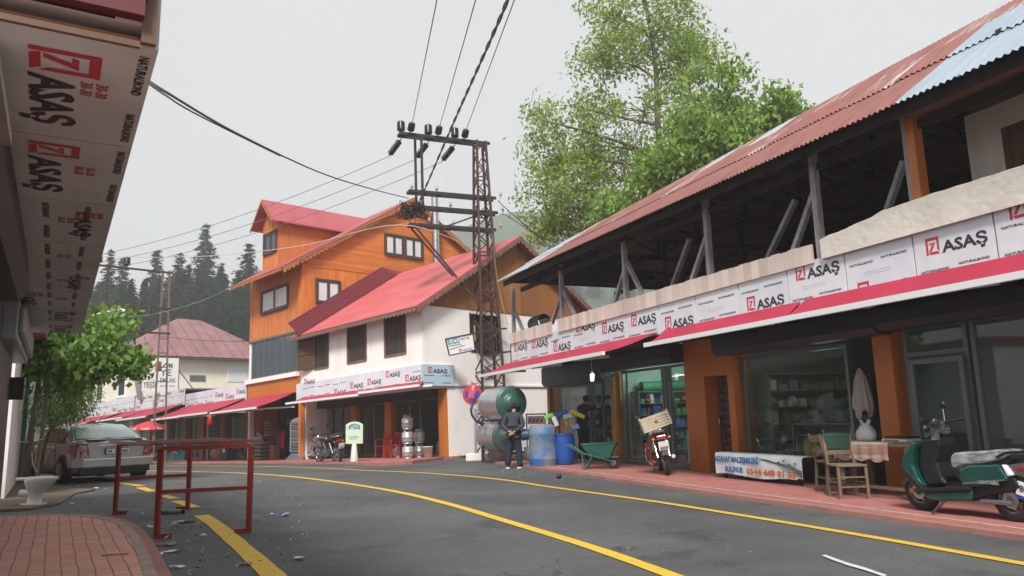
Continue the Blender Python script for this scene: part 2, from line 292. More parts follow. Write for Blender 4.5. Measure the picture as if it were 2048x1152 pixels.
def ribbon(mb,P,w,dz,mi=0):
    k=len(P); vs=[]
    for i,p in enumerate(P):
        d=P[min(i+1,k-1)]-P[max(i-1,0)]; d.z=0; d.normalize(); a=Vector((-d.y,d.x,0)); ww=w*(1+random.uniform(-.04,.04))
        for sg in (1,-1):
            q=p+a*(sg*ww/2); vs.append((q.x,q.y,hz(q.x,q.y)+dz))
    mb.add(vs,[(2*i,2*i+1,2*i+3,2*i+2) for i in range(k-1)],mi)
ml=MB()
ribbon(ml,catmull([GT(*p) for p in ((2300,1176),(2048,1130),(1750,1077),(1500,1035),(1300,1003),(1100,975),(992,959),(850,947),(700,940),(480,933),(290,931))],10),.13,.012)
ribbon(ml,catmull([GT(*p) for p in ((1420,1185),(1340,1152),(1170,1092),(1000,1040),(900,1010),(800,986),(700,969),(600,956),(500,948),(380,944),(290,942))],10),.15,.012)
lp=catmull([GT(*p) for p in ((620,1230),(545,1152),(470,1084),(430,1050),(402,1032))],8); ribbon(ml,lp,.2,.012)
for a,b in (((390,1016),(352,1003)),((350,998),(325,992)),((306,984),(280,976)),((284,973),(238,967)),((178,960),(140,957))):
    ribbon(ml,[GT(*a).lerp(GT(*b),t/3) for t in range(4)],.18,.012)
tag(ml.build('road_markings',YEL),kind='structure')
# right pavement
def slab(name,fr_,pts,h,m,z=0,kind='structure',thick=None):
    e=MB(); e.poly([(x,y,z) for x,y in pts],(0,0,-(thick or h))); o=e.build(name,m); o.matrix_world=fr_.M; tag(o,kind=kind); return o
slab('pavement_right',RF,[(-7.9,-2.0),(-2.8,-2.0),(14,-2.0),(14,.3),(-7.9,.3)],.3,PAVE_R)
slab('kerb_right',RF,[(-6.5,-2.17),(14,-2.17),(14,-2.003),(-6.5,-2.003)],.3,KERBR,-.004)
e=MB(); 
for i in range(40): e.quad((-6+.5*i,-1.86+random.uniform(-.004,.004),.004),(-5.5+.5*i,-1.86,.004),(-5.5+.5*i,-1.81,.004),(-6+.5*i,-1.81,.004))
o=e.build('pavement_line',WLINE); o.matrix_world=RF.M; tag(o,kind='structure')
slab('pavement_far',WF,[(-60,-2.95),(-10,-2.7),(-2,-3.0),(1.0,-3.35),(1.25,-2.4),(.1,-.3),(.1,.4),(-60,.4)],.35,PAVE_R)
# near-left pavement of setts with its kerb
kp=catmull([G_ for G_ in [Vector(LF.lz(*p,.09)) for p in ((395,1230),(345,1152),(318,1102),(294,1066),(262,1043),(210,1031),(140,1027),(60,1028),(-60,1034))]],6)
def offs(P,d):
    out=[]
    for i,p in enumerate(P):
        t=P[min(i+1,len(P)-1)]-P[max(i-1,0)]; t.z=0; t.normalize(); out.append(p+Vector((-t.y,t.x,0))*d)
    return out
in1=offs(kp,.0); in2=offs(kp,.10); in3=offs(kp,.20)
if (in3[0]-Vector((-3,-.6,.09))).length>(kp[0]-Vector((-3,-.6,.09))).length: in2=offs(kp,-.10); in3=offs(kp,-.20)
inner=[(p.x,p.y) for p in in3]+[(-11.5,-4.2),(2.5,-4.2),(2.5,in3[0].y)]
slab('pavement_left',LF,inner,.3,PAVE_L,.09)
for nm,A,B,m_,z in (('kerb_stone',in2,in3,KERB,.094),('kerb_edge',in1,in2,KERBR,.086)):
    e=MB(); k=len(A)
    e.add([(p.x,p.y,z) for p in A]+[(p.x,p.y,z) for p in B]+[(p.x,p.y,-.1) for p in A],[(i,i+1,k+i+1,k+i) for i in range(k-1)]+[(2*k+i,2*k+i+1,i+1,i) for i in range(k-1)])
    o=e.build(nm,m_); o.matrix_world=LF.M; tag(o,kind='structure')
# dirt patch on the left
dirt=[GT(*p) for p in ((-80,950),(55,952),(75,975),(190,982),(150,990),(120,1010),(60,1022),(-80,1030))]
e=MB(); e.poly([(p.x,p.y,.03 if 0<i<6 else .05) for i,p in enumerate(dirt)],(0,0,-.06)); tag(e.build('dirt_verge',EARTH),kind='structure')
# grassy hills behind, polar sheet
def hillz(a,r):
    if r<46: return None
    deg=math.degrees(a)
    left=1/(1+math.exp((deg+9)/2.5))
    near=13*min(1,max(0,(r-48)/55))**1.2
    far=max(0,(r-190)/210); far=104*min(1,far)**1.1*math.exp(-((deg-1)/17)**2)+10*min(1,far)
    x,y=r*math.sin(a),r*math.cos(a)
    n=mnoise.noise(Vector((x/25,y/25,0)))*3+mnoise.noise(Vector((x/8,y/8,3)))*1.2
    return hz(x,y)*(1 if r<90 else .6)+near*left+far+n*min(1,(r-46)/40)+near*(1-left)*.35-.1
e=MB(); As=[math.radians(-62+1.*i) for i in range(125)]; Rs=[46,50,54,58,63,68,74,80,88,96,105,115,130,150,165,180,195,210,225,240,255,270,290,310,330,350,370,390,410,440,500,600]
e.add([(r*math.sin(a),r*math.cos(a),hillz(a,r+.01)) for r in Rs for a in As],[(j*len(As)+i,(j+1)*len(As)+i,(j+1)*len(As)+i+1,j*len(As)+i+1) for j in range(len(Rs)-1) for i in range(len(As)-1)],0,True)
tag(e.build('hill',GRASSG),kind='structure')
# ================= RIGHT: long shop building with open attic
def wood(name,c,c2,ax=None,sp=.12,st=(8,8,.7),dk=.45): return mat(name,c,.75,0,c2,2.5,.15,25,wave=(ax,sp,dk) if ax else None,stretch=st)
ORV=wood('orange_boards_upright',(.50,.14,.022),(.66,.21,.042),'Y',.14,dk=.12); ORVX=wood('orange_boards_front',(.52,.15,.035),(.66,.22,.06),'X',.14,dk=.12)
ORH=wood('orange_boards_level',(.50,.14,.022),(.66,.205,.038),'Z',.125,(1,.6,8),.35)
GABW=wood('brown_plywood',(.23,.085,.022),(.34,.135,.035),'Y',.9,dk=.15); SHUT=wood('dark_shutter_wood',(.035,.026,.024),(.055,.038,.034),'X',.11)
REDR=mat('rust_red_sheet',(.20,.075,.065),.65,.1,(.30,.13,.11),2.2,0,ramp=(.35,.7),stretch=(3,.7,.7)); GALV=mat('bare_zinc_sheet',(.50,.54,.57),.42,.55,(.66,.68,.69),2,stretch=(3,.7,.7)); GALB=mat('new_zinc_sheet',(.38,.47,.55),.38,.55,(.47,.56,.63),1.5,stretch=(4,.6,.6)); MIXR=mat('worn_red_sheet',(.27,.12,.10),.6,.2,(.52,.50,.49),1.6,ramp=(.5,.66),stretch=(5,.6,.6))
PLNK=mat('cream_planks',(.72,.60,.53),.8,0,(.64,.52,.45),2,.1,20,wave=('X',.2,.12),stretch=(1,1,1))
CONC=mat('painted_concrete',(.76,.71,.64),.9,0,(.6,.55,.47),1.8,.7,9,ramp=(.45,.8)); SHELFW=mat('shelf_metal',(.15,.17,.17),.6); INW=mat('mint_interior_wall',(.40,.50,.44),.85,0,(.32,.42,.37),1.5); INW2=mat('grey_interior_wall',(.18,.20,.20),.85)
r=fthing(RF,'shop_building','long low shop building with open timber attic, rusty corrugated roof and crimson awnings','building',0,0)
b=MB()
b.box(-7.9,12,4.4,4.6,0,3.3); b.box(-7.9,-7.7,.25,4.4,0,3.3)
for x in (-3.4,-.3,1.45,5.15): b.box(x,x+.12,.3,4.4,0,2.75)
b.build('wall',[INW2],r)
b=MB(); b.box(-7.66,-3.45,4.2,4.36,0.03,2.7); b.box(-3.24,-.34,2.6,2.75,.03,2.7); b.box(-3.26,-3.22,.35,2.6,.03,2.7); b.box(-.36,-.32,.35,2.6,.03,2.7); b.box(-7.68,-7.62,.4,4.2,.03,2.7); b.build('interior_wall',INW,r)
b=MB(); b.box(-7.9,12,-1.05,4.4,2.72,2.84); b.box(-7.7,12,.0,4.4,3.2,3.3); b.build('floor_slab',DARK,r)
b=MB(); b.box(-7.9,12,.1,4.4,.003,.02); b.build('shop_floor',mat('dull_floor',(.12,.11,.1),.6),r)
def part(name,m,root,f,**k): b=MB(); f(b); return b.build(name,m,root,**k)
for x0,x1,z1 in ((-7.6,-7.42,2.1),(-.08,.62,2.72),(1.4,1.6,2.72),(5.06,5.4,2.72),(9.6,10,2.72)):
    part('pillar',ORG,r,lambda b:b.box(x0,x1,-.02,.4,0,z1))
part('pillar',mat('yellow_wood',(.42,.22,.04),.7,0,(.3,.12,.03),2),r,lambda b:b.box(-3.5,-3.32,-.02,.25,0,2.3))
part('door_surround',ORG,r,lambda b:b.box(.62,1.4,-.02,.4,1.95,2.72))
def padded(b):
    b.box(.62,1.4,.3,.34,0,1.95)
    for i in range(4):
        for j in range(11): b.ball((.72+.19*i,.3,.1+.178*j),(.1,.035,.09),n=8)
dd=part('door',mat('brown_padded_leather',(.06,.035,.035),.45),r,padded)
part('handle',CHROME,dd,lambda b:b.tube([(.7,.27,.95),(.7,.23,.95),(.7,.23,1.1),(.7,.27,1.1)],.01))
for x0,x1,z0,z1 in ((-7.15,-3.3,2.08,2.68),(-3.28,-.08,2.3,2.71),(1.45,5.45,2.3,2.71),(5.45,10.5,2.34,2.71)):
    def hb(b):
        b.poly([(x0,-.02,z0),(x0,-.3,z0),(x0,-.38,z0+.1),(x0,-.38,z1-.06),(x0,-.3,z1),(x0,-.02,z1)],(x1-x0,0,0))
    part('shutter_box',ANTH,r,hb)
def winframe(root,x0,x1,z0,z1,y,xs=(),zs=(),t=.06,name='window',gm=None,fm=None):
    def f(b):
        b.box(x0,x0+t,y-.04,y+.04,z0,z1); b.box(x1-t,x1,y-.04,y+.04,z0,z1); b.box(x0+t,x1-t,y-.038,y+.038,z1-t,z1); b.box(x0+t,x1-t,y-.038,y+.038,z0,z0+t)
        for x in xs: b.box(x-t/2,x+t/2,y-.035,y+.035,z0+t,z1-t)
        for a,c,z in zs: b.box(a,c,y-.032,y+.032,z-t/2,z+t/2)
    w_=part(name,fm or FRAME,root,f)
    part('pane',gm or GLASS,w_,lambda b:b.box(x0+t,x1-t,y-.006,y+.006,z0+t,z1-t)); return w_
winframe(r,-7.1,-5.05,0.05,2.1,.2); winframe(r,-5.0,-4.35,.05,2.1,.24,name='glass_door'); winframe(r,-3.2,-1.25,.05,2.3,.2); winframe(r,-1.2,-.14,.05,2.3,.2,xs=(-1.0,))
winframe(r,1.66,4.35,.35,2.28,.2); 
part('low_wall',ANTH,r,lambda b:b.box(1.66,4.4,.16,.26,0,.34))
winframe(r,5.5,6.55,.05,2.4,.15,zs=((5.56,6.49,1.98),)); winframe(r,5.62,6.5,.08,1.9,.08,name='glass_door',t=.07); winframe(r,6.6,11.5,.3,2.4,.15,xs=(9.,)); part('low_wall',ANTH,r,lambda b:b.box(6.6,11.5,.12,.2,0,.29))
# fascia film panels
px=[-7.69,-6.25,-4.73,-3.3,-1.9,-.53,.81,2.11,3.38,4.59,5.78,6.93,8.03,9.2,10.4,11.6]
lz_=[3.17,3.13,2.9,3.26,3.07,3.08,2.86,None,2.88,3.18,2.72,3.09,3.27,None,3.1]
for i in range(15):
    b=MB(); x0,x1=px[i]+.012,px[i+1]-.012; b.box(x0,x1,-1.13,-1.1,2.8,3.44)
    p=b.build('fascia_panel',PANEL,r); q=MB(); panel_print(q,x0,x1,2.8,3.42,-1.1325,lz_[i]); q.build('lettering',[TXT,LOGOR,TXTG],p)
part('panel_joint',GAP,r,lambda b:b.box(-7.7,11.7,-1.1,-1.06,2.8,3.44))
part('end_panel',PANEL,r,lambda b:b.box(-7.73,-7.7,-1.1,.2,2.8,3.44))
def planks(b,x=-7.7,xe=-4.6):
    while x<xe-.01:
        w=min(.2,5.22-x); t=3.75-(x+7.7)*.006+random.uniform(-.008,.008)
        b.box(x,x+w-.006,-1.17,-1.14,3.385 if x>-6.3 else 3.43,t)
        x+=.2
part('parapet',PLNK,r,planks); part('parapet',PLNK,r,lambda b:planks(b,-4.1,5.2))
def conc(b):
    n=40; xs=[5.42+6.4*i/n for i in range(n+1)]
    top=[(x,3.70+min(.1,(x-5.4)*.1)+random.uniform(-.012,.012)+(.04 if x>6.4 else 0)) for x in xs]
    f=[]; vs=[]
    for x,z in top: vs+=[(x,-1.2,3.40),(x,-1.2-random.uniform(0,.012),z-.02),(x,-1.17,z),(x,-.95,z+.005),(x,-.9,3.35)]
    for i in range(n):
        for j in range(4): f.append((i*5+j,(i+1)*5+j,(i+1)*5+j+1,i*5+j+1))
    f+=[(0,1,2,3,4)]; b.add(vs,f)
part('parapet_wall',CONC,r,conc)
for i,x in enumerate((-7.62,-4.02,-.6,2.52,5.28)):
    part('post',GREYWOOD,r,lambda b:b.box(x-.05,x+.05,-1.1,-1.0,3.3,5.18-.03*(i-1)))
part('post',GREYWOOD,r,lambda b:b.box(6.93,7.0,-1.1,-.96,3.72,5.0)); part('post',ORG,r,lambda b:b.box(7.002,7.13,-1.12,-.97,3.76,5.0))
for a,c in (((-7.62,4.45),(-6.7,3.6)),((-4.02,4.5),(-4.72,3.7)),((-4.02,4.55),(-3.2,3.65)),((-.6,4.55),(-1.25,3.6)),((-.6,4.6),(.12,3.7)),((2.45,4.5),(1.85,3.6)),((5.2,4.5),(4.65,3.6)),((1.3,4.7),(.35,3.6)),((4.35,4.65),(3.35,3.6)),((6.5,4.6),(5.9,3.6))):
    part('brace',GREYWOOD,r,lambda b:b.beam((a[0],-1.0 if a[0] not in (1.3,4.35,6.5) else -.6,a[1]),(c[0],-1.05 if a[0] not in (1.3,4.35,6.5) else -.6,c[1]),.09,.07))
# roof
ez=lambda x: 5.32-.19*(min(max(x,-7.2),9)+7.2)/8 if x<1 else 5.13-.2*(min(x,9)-1)/8
rz_=lambda x: 6.76-.0*x
def proof(b):
    k=0; x=-7.2
    W_=.86
    while x<11.5:
        x1=min(x+W_,11.6)
        for row,(t0,t1) in enumerate(((-.03,.42),(.38,.74),(.70,1.02))):
            if row==0: mi=1 if x<-4.8 else 0
            elif row==1: mi=(1 if x<-5 else (3 if k%3==0 else 0))
            else: mi=(1,3,1,0,3,0,0,3,3)[k%9]
            if x>7.1 and row<2: mi=2
            P=lambda xx,t: (xx,-1.65+2.45*t,ez(xx)+(rz_(xx)-ez(xx))*t+.02*(2-row)*(1 if row else 0)+.012*row)
            j=random.uniform(-.03,.03)
            b.sheet(P(x-.02,t0+(j if row else 0)),P(x1+.02,t0+(j if row else 0)),P(x1+.02,t1),P(x-.02,t1),10,.016,(0,-.53,.85),4,2,mi,.003)
        x=x1; k+=1
    b.sheet((-7.2,.8,6.74),(11.6,.8,6.74),(11.6,4.9,5.2),(-7.2,4.9,5.2),200,.016,(0,.35,.93),4,1,0)
part('roof',[REDR,GALV,GALB,MIXR],r,proof)
def lin(b):
    b.sheet((-7.15,-1.55,5.27),(11.6,-1.55,4.86),(11.6,.8,6.68),(-7.15,.8,6.68),1,0,(0,0,1)); b.beam((-7.2,-1.5,5.22),(1,-1.5,5.05),.05,.16); b.beam((1,-1.5,5.05),(11.5,-1.5,4.82),.05,.16)
    b.add([(-7.12,-1.5,5.24),(-7.12,.8,6.7),(-7.12,4.9,5.2),(-7.08,-1.5,5.24),(-7.08,.8,6.7),(-7.08,4.9,5.2)],[(0,1,2),(5,4,3),(0,2,5,3)])
    for x in np.arange(-5.5,11,1.7):
        b.beam((x,-1.4,5.05),(x,4.6,5.1),.07,.1); b.beam((x,.8,6.6),(x,.8,5.1),.09); b.beam((x,.8,5.2),(x,-.7,5.7),.07); b.beam((x,.8,5.2),(x,2.6,5.9),.07)
    for x in np.arange(-4,11,3.4): b.beam((x,2.2,3.3),(x,2.2,6.1),.1); b.beam((x,2.2,4.2),(x+1.6,2.2,5.4),.08); b.beam((x,3.6,3.3),(x,3.6,5.6),.1)
    b.beam((-7,2.2,5.0),(11,2.2,5.0),.08,.1); b.beam((-7,-1.0,5.02),(11,-1.0,4.8),.08,.12)
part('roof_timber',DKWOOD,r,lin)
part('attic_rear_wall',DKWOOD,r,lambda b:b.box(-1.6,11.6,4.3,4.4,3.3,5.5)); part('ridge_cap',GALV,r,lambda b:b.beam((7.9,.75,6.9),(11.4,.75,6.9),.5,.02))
part('soffit_boards',wood('soffit_planks',(.12,.045,.03),(.18,.07,.04),'Y',.16),r,lambda b:b.poly([(7.2,-1.5,4.86),(7.2,.15,5.2),(11.5,.15,5.2),(11.5,-1.5,4.82)],(0,0,-.03)))
part('upper_wall',PLASTER,r,lambda b:(b.box(6.86,7.34,.2,.35,3.35,5.2),b.box(8.6,11.6,.2,.35,3.35,5.2),b.box(7.34,8.6,.2,.35,3.35,4.08),b.box(7.34,8.6,.2,.35,4.85,5.2),b.box(6.86,7.0,.35,4.2,3.35,5.2)))
part('window_shutter',wood('old_shutter_boards',(.10,.05,.028),(.16,.085,.05),'X',.12),r,lambda b:b.box(7.34,8.6,.22,.26,4.08,4.85))
def awning(root,x0,x1,yw,zw,yl,zl,fx0=None,fx1=None,drop=.0,arms=2,m=AWN,bar=WHITEM):
    fx0=x0 if fx0 is None else fx0; fx1=x1 if fx1 is None else fx1
    b=MB(); n=8
    vs=[];  
    for i in range(n+1):
        u=i/n; 
        for j in range(5):
            t=j/4; vs.append((fx0+(fx1-fx0)*u+((x0-fx0)*(1-u)+(x1-fx1)*u)*t,yw+(yl-yw)*t,zw+(zl-zw)*t-.03*math.sin(math.pi*t)*(1+.5*math.sin(i*1.7))))
    b.add(vs,[(i*5+j,(i+1)*5+j,(i+1)*5+j+1,i*5+j+1) for i in range(n) for j in range(4)],0,True)
    a=b.build('awning',m,root)
    part('front_bar',bar,a,lambda b:b.box(x0-.02,x1+.02,yl-.05,yl+.02,zl-.06,zl+.02))
    for i in range(arms):
        u=(.18+.64*i/max(1,arms-1)); xx=x0+(x1-x0)*u; xe=xx+(.5 if i==0 else -.5)*min(1.2,(x1-x0)/3)
        part('arm',WHITEM if bar is WHITEM else bar,a,lambda b:(b.beam((xx,yw+.05,zl+.04),(xe,(yw+yl)/2-.1,zl),.05,.06),b.beam((xe,(yw+yl)/2-.1,zl-.01),(xx,yl+.04,zl-.03),.045,.055)))
    return a
awning(r,-8.15,.0,-1.14,2.86,-2.0,2.5,fx1=.75,arms=3); awning(r,1.0,4.85,-1.14,2.86,-1.58,2.575); awning(r,4.95,11.,-1.14,2.87,-1.62,2.57,arms=3)
part('side_rod',DKSTEEL,r,lambda b:b.box(-7.8,-7.76,-1.12,-1.05,2.75,3.52))
PI2=math.pi/2
# goods inside the shops
GC=[mat('goods_'+n,c,.6) for n,c in (('red',(.35,.03,.05)),('white',(.5,.5,.48)),('green',(.04,.22,.1)),('yellow',(.5,.36,.06)),('blue',(.04,.08,.3)),('brown',(.22,.13,.07)),('grey',(.2,.21,.22)),('pink',(.45,.1,.16)))]
def shelf(fr_,name,label,x,y,w,h,rz=0,seed=1,rows=5,cat='shelf',cols=None,d=.4):
    rn=random.Random(seed); t=fthing(fr_,name,label,cat,x,y,0,rz)
    part('rack',SHELFW,t,lambda b:[b.box(-w/2,w/2,0,d,h*i/rows,h*i/rows+.02) for i in range(rows+1)]+[b.box(sx,sx+.03,0,d,0,h) for sx in (-w/2,w/2-.03)]+[b.box(-w/2,w/2,d,d+.01,0,h)])
    b=MB()
    for i in range(rows):
        xx=-w/2+.05
        while xx<w/2-.15:
            ww=rn.uniform(.08,.26); hh=rn.uniform(.35,.85)*h/rows
            c=rn.choice(cols) if cols else rn.randrange(8)
            if rn.random()<.4: b.cyl((xx+ww/2,.15,h*i/rows+.02),(xx+ww/2,.15,h*i/rows+.02+hh),ww*.42,n=10,mi=c)
            elif rn.random()<.3: b.ball((xx+ww/2,.16,h*i/rows+.02+hh*.4),(ww*.5,.12,hh*.45),mi=c)
            else: b.box(xx,xx+ww*.85,.03,.25,h*i/rows+.02,h*i/rows+.02+hh,c)
            xx+=ww*rn.uniform(1.,1.25)
    q=b.build('goods',GC,t); q['kind']='stuff'; return t
shelf(RF,'shop_shelf','crowded shelf of red and green goods behind the glass by the parked motorbike',-2.79,1.45,2.1,1.75,PI2,3,6,cols=[0,0,2,6,7,1,4])
shelf(RF,'shop_shelf','shelf of dark goods inside the hardware shop doorway',-7.18,2.2,3.2,1.8,PI2,5,6,cols=[5,6,4,1,6,5])
shelf(RF,'shop_shelf','shelf of brooms and metal goods beside the white squat toilet in the window',-.75,1.1,.8,1.7,0,8,5,cols=[6,6,1,0,5])
shelf(RF,'shop_shelf','dim shelf of jars and tubs in the grocery window behind the banner',2.0,1.8,2.6,1.9,PI2,11,6,cols=[6,6,5,6,1])
shelf(RF,'shop_shelf','low shelf of yellow and brown packets behind the wooden chairs',3.3,.6,1.8,.95,0,12,2,cols=[3,5,3,1])
shelf(RF,'shop_shelf','low shelf of pale yellow tubs on the left inside the grocery window',3.4,.5,1.6,.75,0,14,2,cols=[3,1,5])
GRNB=fthing(RF,'rolled_tarp','green rolled tarpaulin on top of the shelf behind the motorbike glass','tarpaulin',-2.98,1.3,1.78); part('roll',GC[2],GRNB,lambda b:b.cyl((0,-.7,.12),(0,.6,.16),.12))
# squat toilet in the window
t=fthing(RF,'squat_toilet','white ribbed squat toilet tray propped up behind the glass right of the motorbike','toilet',-.72,.5,.1)
part('tray',WHITEP,t,lambda b:[b.box(-.2,.2,0,.05,0,.72)]+[b.box(.04,.17,-.012,0,.08+.06*i,.115+.06*i) for i in range(8)],bev=.02)
part('bowl',GREYM,t,lambda b:b.ball((-.06,-.003,.4),(.08,.01,.22)))
t=fthing(RF,'steel_pipe_roll','long white pipe hanging near the shop ceiling','pipe',-1.,.6,2.0); part('tube',WHITEP,t,lambda b:b.cyl((-1.0,.2,0.02),(.6,.2,.08),.07))
t=fthing(RF,'hanging_bag','yellow brown sack hanging inside the glass by the motorbike','bag',-1.62,.55,0)
part('sack',mat('ochre_cloth',(.20,.16,.04),.9,0,(.12,.1,.03),4),t,lambda b:b.lathe([(.02,1.95),(.06,1.85),(.12,1.6),(.17,1.3),(.15,1.15),(.02,1.1)],n=12))

lt=fthing(RF,'tube_lamp','glowing tube lamp on the ceiling of the shop behind the old motorbike','lamp',-1.7,1.2,2.55)
part('tube',mat('tube_glow',(.8,1,.9),.4,emit=5),lt,lambda b:b.cyl((-.6,0,0),(.6,0,0),.03)); part('holder',WHITEP,lt,lambda b:b.box(-.65,.65,-.03,.03,.04,.08))
for nm,x,y,z,e_ in (('tube_light',-1.75,1.0,2.4,30),('bulb_light',-4.6,1.3,2.2,14),('grocery_fill_light',3.2,.9,2.2,4),):  # grocery one is an added fill to lift its dark shelves, no lamp hangs there
    l=D.lights.new(nm,'POINT'); l.energy=e_; l.shadow_soft_size=.3; l.color=(.8,1,.88); q=D.objects.new(nm,l); COL.objects.link(q); q.matrix_world=RF.M@Matrix.Translation((x,y,z))
# ================= WHITE HOUSE with the pink-red roof
PINK=mat('faded_red_metal',(.46,.075,.08),.5,.05,(.56,.15,.155),1.1,ramp=(.3,.75),stretch=(.5,2,2)); DRED=mat('dark_red_ribs',(.20,.035,.05),.45,.1); MAROON=mat('maroon_metal',(.22,.105,.11),.6,.05,(.29,.155,.16),.9)
TRIM=mat('scallop_trim',(.22,.12,.08),.8,0,(.15,.09,.07),5); TRIMO=mat('orange_trim',(.42,.16,.05),.8,0,(.3,.11,.03),5); ANW=mat('anthracite_window',(.04,.05,.055),.4)
VOID=mat('dark_opening',(.012,.01,.01),.9)
def scallop(b,p,q,h,d=.22,th=.03,mi=0):
    """row of rounded boards hanging between p and q"""
    p,q=Vector(p),Vector(q); n=max(2,int((q-p).length/d)); a=(q-p)/n; nr=a.cross(Vector((0,0,1))).normalized()*th
    pts=[p]
    for i in range(n):
        for t in (0,.25,.5,.75): pts.append(p+a*(i+t)-Vector((0,0,h*(.55+.45*math.sin(math.pi*t)))))
    pts.append(q-Vector((0,0,h*.55))); pts.append(q)
    top=[p+a*(i+t)+Vector((0,0,.0)) for i in range(n) for t in (0,.25,.5,.75)]+[q]; bot=pts[1:-1]
    for i in range(len(top)-1):
        b.add([top[i],top[i+1],bot[i+1],bot[i],top[i]+nr,top[i+1]+nr,bot[i+1]+nr,bot[i]+nr],[(0,1,2,3),(7,6,5,4),(3,2,6,7),(0,4,5,1)],mi)
h=fthing(WF,'white_house','white plastered two storey house with faded pink red roof and three dark shuttered windows','house',0,0)
SL=.63; zr=lambda y: 4.84+SL*(y+1.5)
def hw(b):
    b.box(-8.3,-7.05-1.0,-1,-.8,2.25,4.9); b.box(-6.0,-4.62,-1,-.8,2.25,4.9); b.box(-3.35,-2.17,-1,-.8,2.25,4.9); b.box(-.92,-.2,-1,-.8,2.25,4.9)
    for a,c in ((-8.05,-6.0),(-4.62,-3.35),(-2.17,-.92)): b.box(a,c,-1,-.8,2.25,3.5); b.box(a,c,-1,-.8,4.84,4.9)
    b.box(-.2,0,-1,.0,2.25,4.97); b.box(-.2,0,.0,1.1,0,4.97); b.box(-.2,0,1.1,2.41,0,3.52); b.box(-.2,0,1.1,2.41,4.84,4.97); b.box(-.2,0,2.41,8,0,4.97)
    b.box(-8.3,-.2,7.8,8,0,4.9); b.box(-8.3,-8.1,-.8,7.8,0,4.9); b.box(-8.1,-.2,-.8,4,2.25,2.4)
part('wall',PWHITE,h,hw)
part('ledge',PWHITE,h,lambda b:b.box(.0,.06,.24,8,2.3,2.36))
def roofx(b,x0,x1,ye,yr,zf,zb,th=.06,n=50,mi=0):
    """gable roof, ridge along X"""
    b.sheet((x0,ye,zf(ye)),(x1,ye,zf(ye)),(x1,yr,zf(yr)),(x0,yr,zf(yr)),n,.012,(0,-.5,.85),4,6,mi,.002)
    b.sheet((x1,zb,zf(ye)),(x0,zb,zf(ye)),(x0,yr,zf(yr)),(x1,yr,zf(yr)),n,.012,(0,.5,.85),4,1,mi)
    for a in (1,): b.poly([(x0,ye,zf(ye)-th),(x1,ye,zf(ye)-th),(x1,yr,zf(yr)-th),(x0,yr,zf(yr)-th)],(0,0,.03),mi)
    b.poly([(x0,zb,zf(ye)-th),(x1,zb,zf(ye)-th),(x1,yr,zf(yr)-th),(x0,yr,zf(yr)-th)],(0,0,.03),mi)
part('roof',PINK,h,lambda b:roofx(b,-8.15,.42,-1.52,3.35,zr,8.2))
part('gable',GABW,h,lambda b:b.poly([(.03,-.95,4.98),(.03,3.35,7.75),(.03,7.8,4.98)],(-.08,0,0)))
part('fascia_trim',TRIM,h,lambda b:(scallop(b,(-8.1,-1.5,4.8),(.4,-1.5,4.8),.16),scallop(b,(.4,-1.5,4.78),(.4,3.35,7.84),.2),scallop(b,(.4,3.35,7.84),(.4,8.2,4.78),.2)))
for i,(a,c) in enumerate(((-7.05,-6.0),(-4.62,-3.35),(-2.17,-.92))):
    w_=part('window',VOID,h,lambda b:b.box(a-(1.0 if i==0 else 0),c,-.82,-.8,3.5,4.84))
    part('shutter',SHUT,w_,lambda b:(b.box(a+.02,(a+c)/2-.01,-.96,-.92,3.52,4.82),b.box((a+c)/2+.01,c-.02,-.96,-.92,3.52,4.82)))
    part('frame',TRIM,w_,lambda b:(b.box(a-.04,a+.02,-1.02,-.9,3.46,4.86),b.box(c-.02,c+.04,-1.02,-.9,3.46,4.86),b.box(a,c,-1.04,-.9,3.44,3.5)))
part('open_shutter',BROWNW,h,lambda b:(b.obox((-7.5,-1.12,4.12),(.5,.02,.62),Matrix.Rotation(.25,3,'Z')),b.obox((-7.5,-1.15,4.12),(.46,.02,.04),Matrix.Rotation(.25,3,'Z'))))
w_=part('side_window',VOID,h,lambda b:b.box(-.16,-.14,1.1,2.41,3.52,4.84)); part('frame',DKWOOD,w_,lambda b:(b.box(-.1,.03,1.06,1.12,3.5,4.86),b.box(-.1,.03,2.39,2.45,3.5,4.86),b.box(-.1,.03,1.12,2.39,3.48,3.54)))
part('curtain',mat('yellow_cloth',(.5,.33,.06),.8),w_,lambda b:b.box(-.08,-.04,1.3,1.42,3.9,4.45))
# ribbed dark red strip beside the tall house
def strip(b):
    a=Vector((-8.17,-1.6,zr(-1.6)+.62)); c=Vector((-7.25,-1.6,zr(-1.6)+.05)); up=Vector((0,4.55,4.55*SL))
    n=7
    for i in range(n):
        p=a.lerp(c,i/n); q=a.lerp(c,(i+.55)/n); nn=Vector((.5,-.3,.7)).normalized()*.05
        for s,e,o1,o2 in ((p,q,nn,nn),(q,a.lerp(c,(i+1)/n),nn*0,nn*0)): b.quad(s+o1,e+o2,e+o2+up,s+o1+up)
        b.quad(q+nn,q,q+up,q+nn+up); b.quad(p,p+nn,p+nn+up,p+up)
    t0=a+up; t1=c+up; e=Vector((-7.3,4.2,zr(3.35)+.05)); e2=Vector((-8.17,4.4,zr(3.35)+.2))
    for i in range(8):
        p=t0.lerp(t1,i/8); q=t0.lerp(t1,(i+.6)/8); b.quad(p+Vector((0,0,.04)),q+Vector((0,0,.04)),e2.lerp(e,(i+.6)/8),e2.lerp(e,i/8))
    b.quad(t0,t1,e,e2)
part('ribbed_flashing',DRED,h,strip)
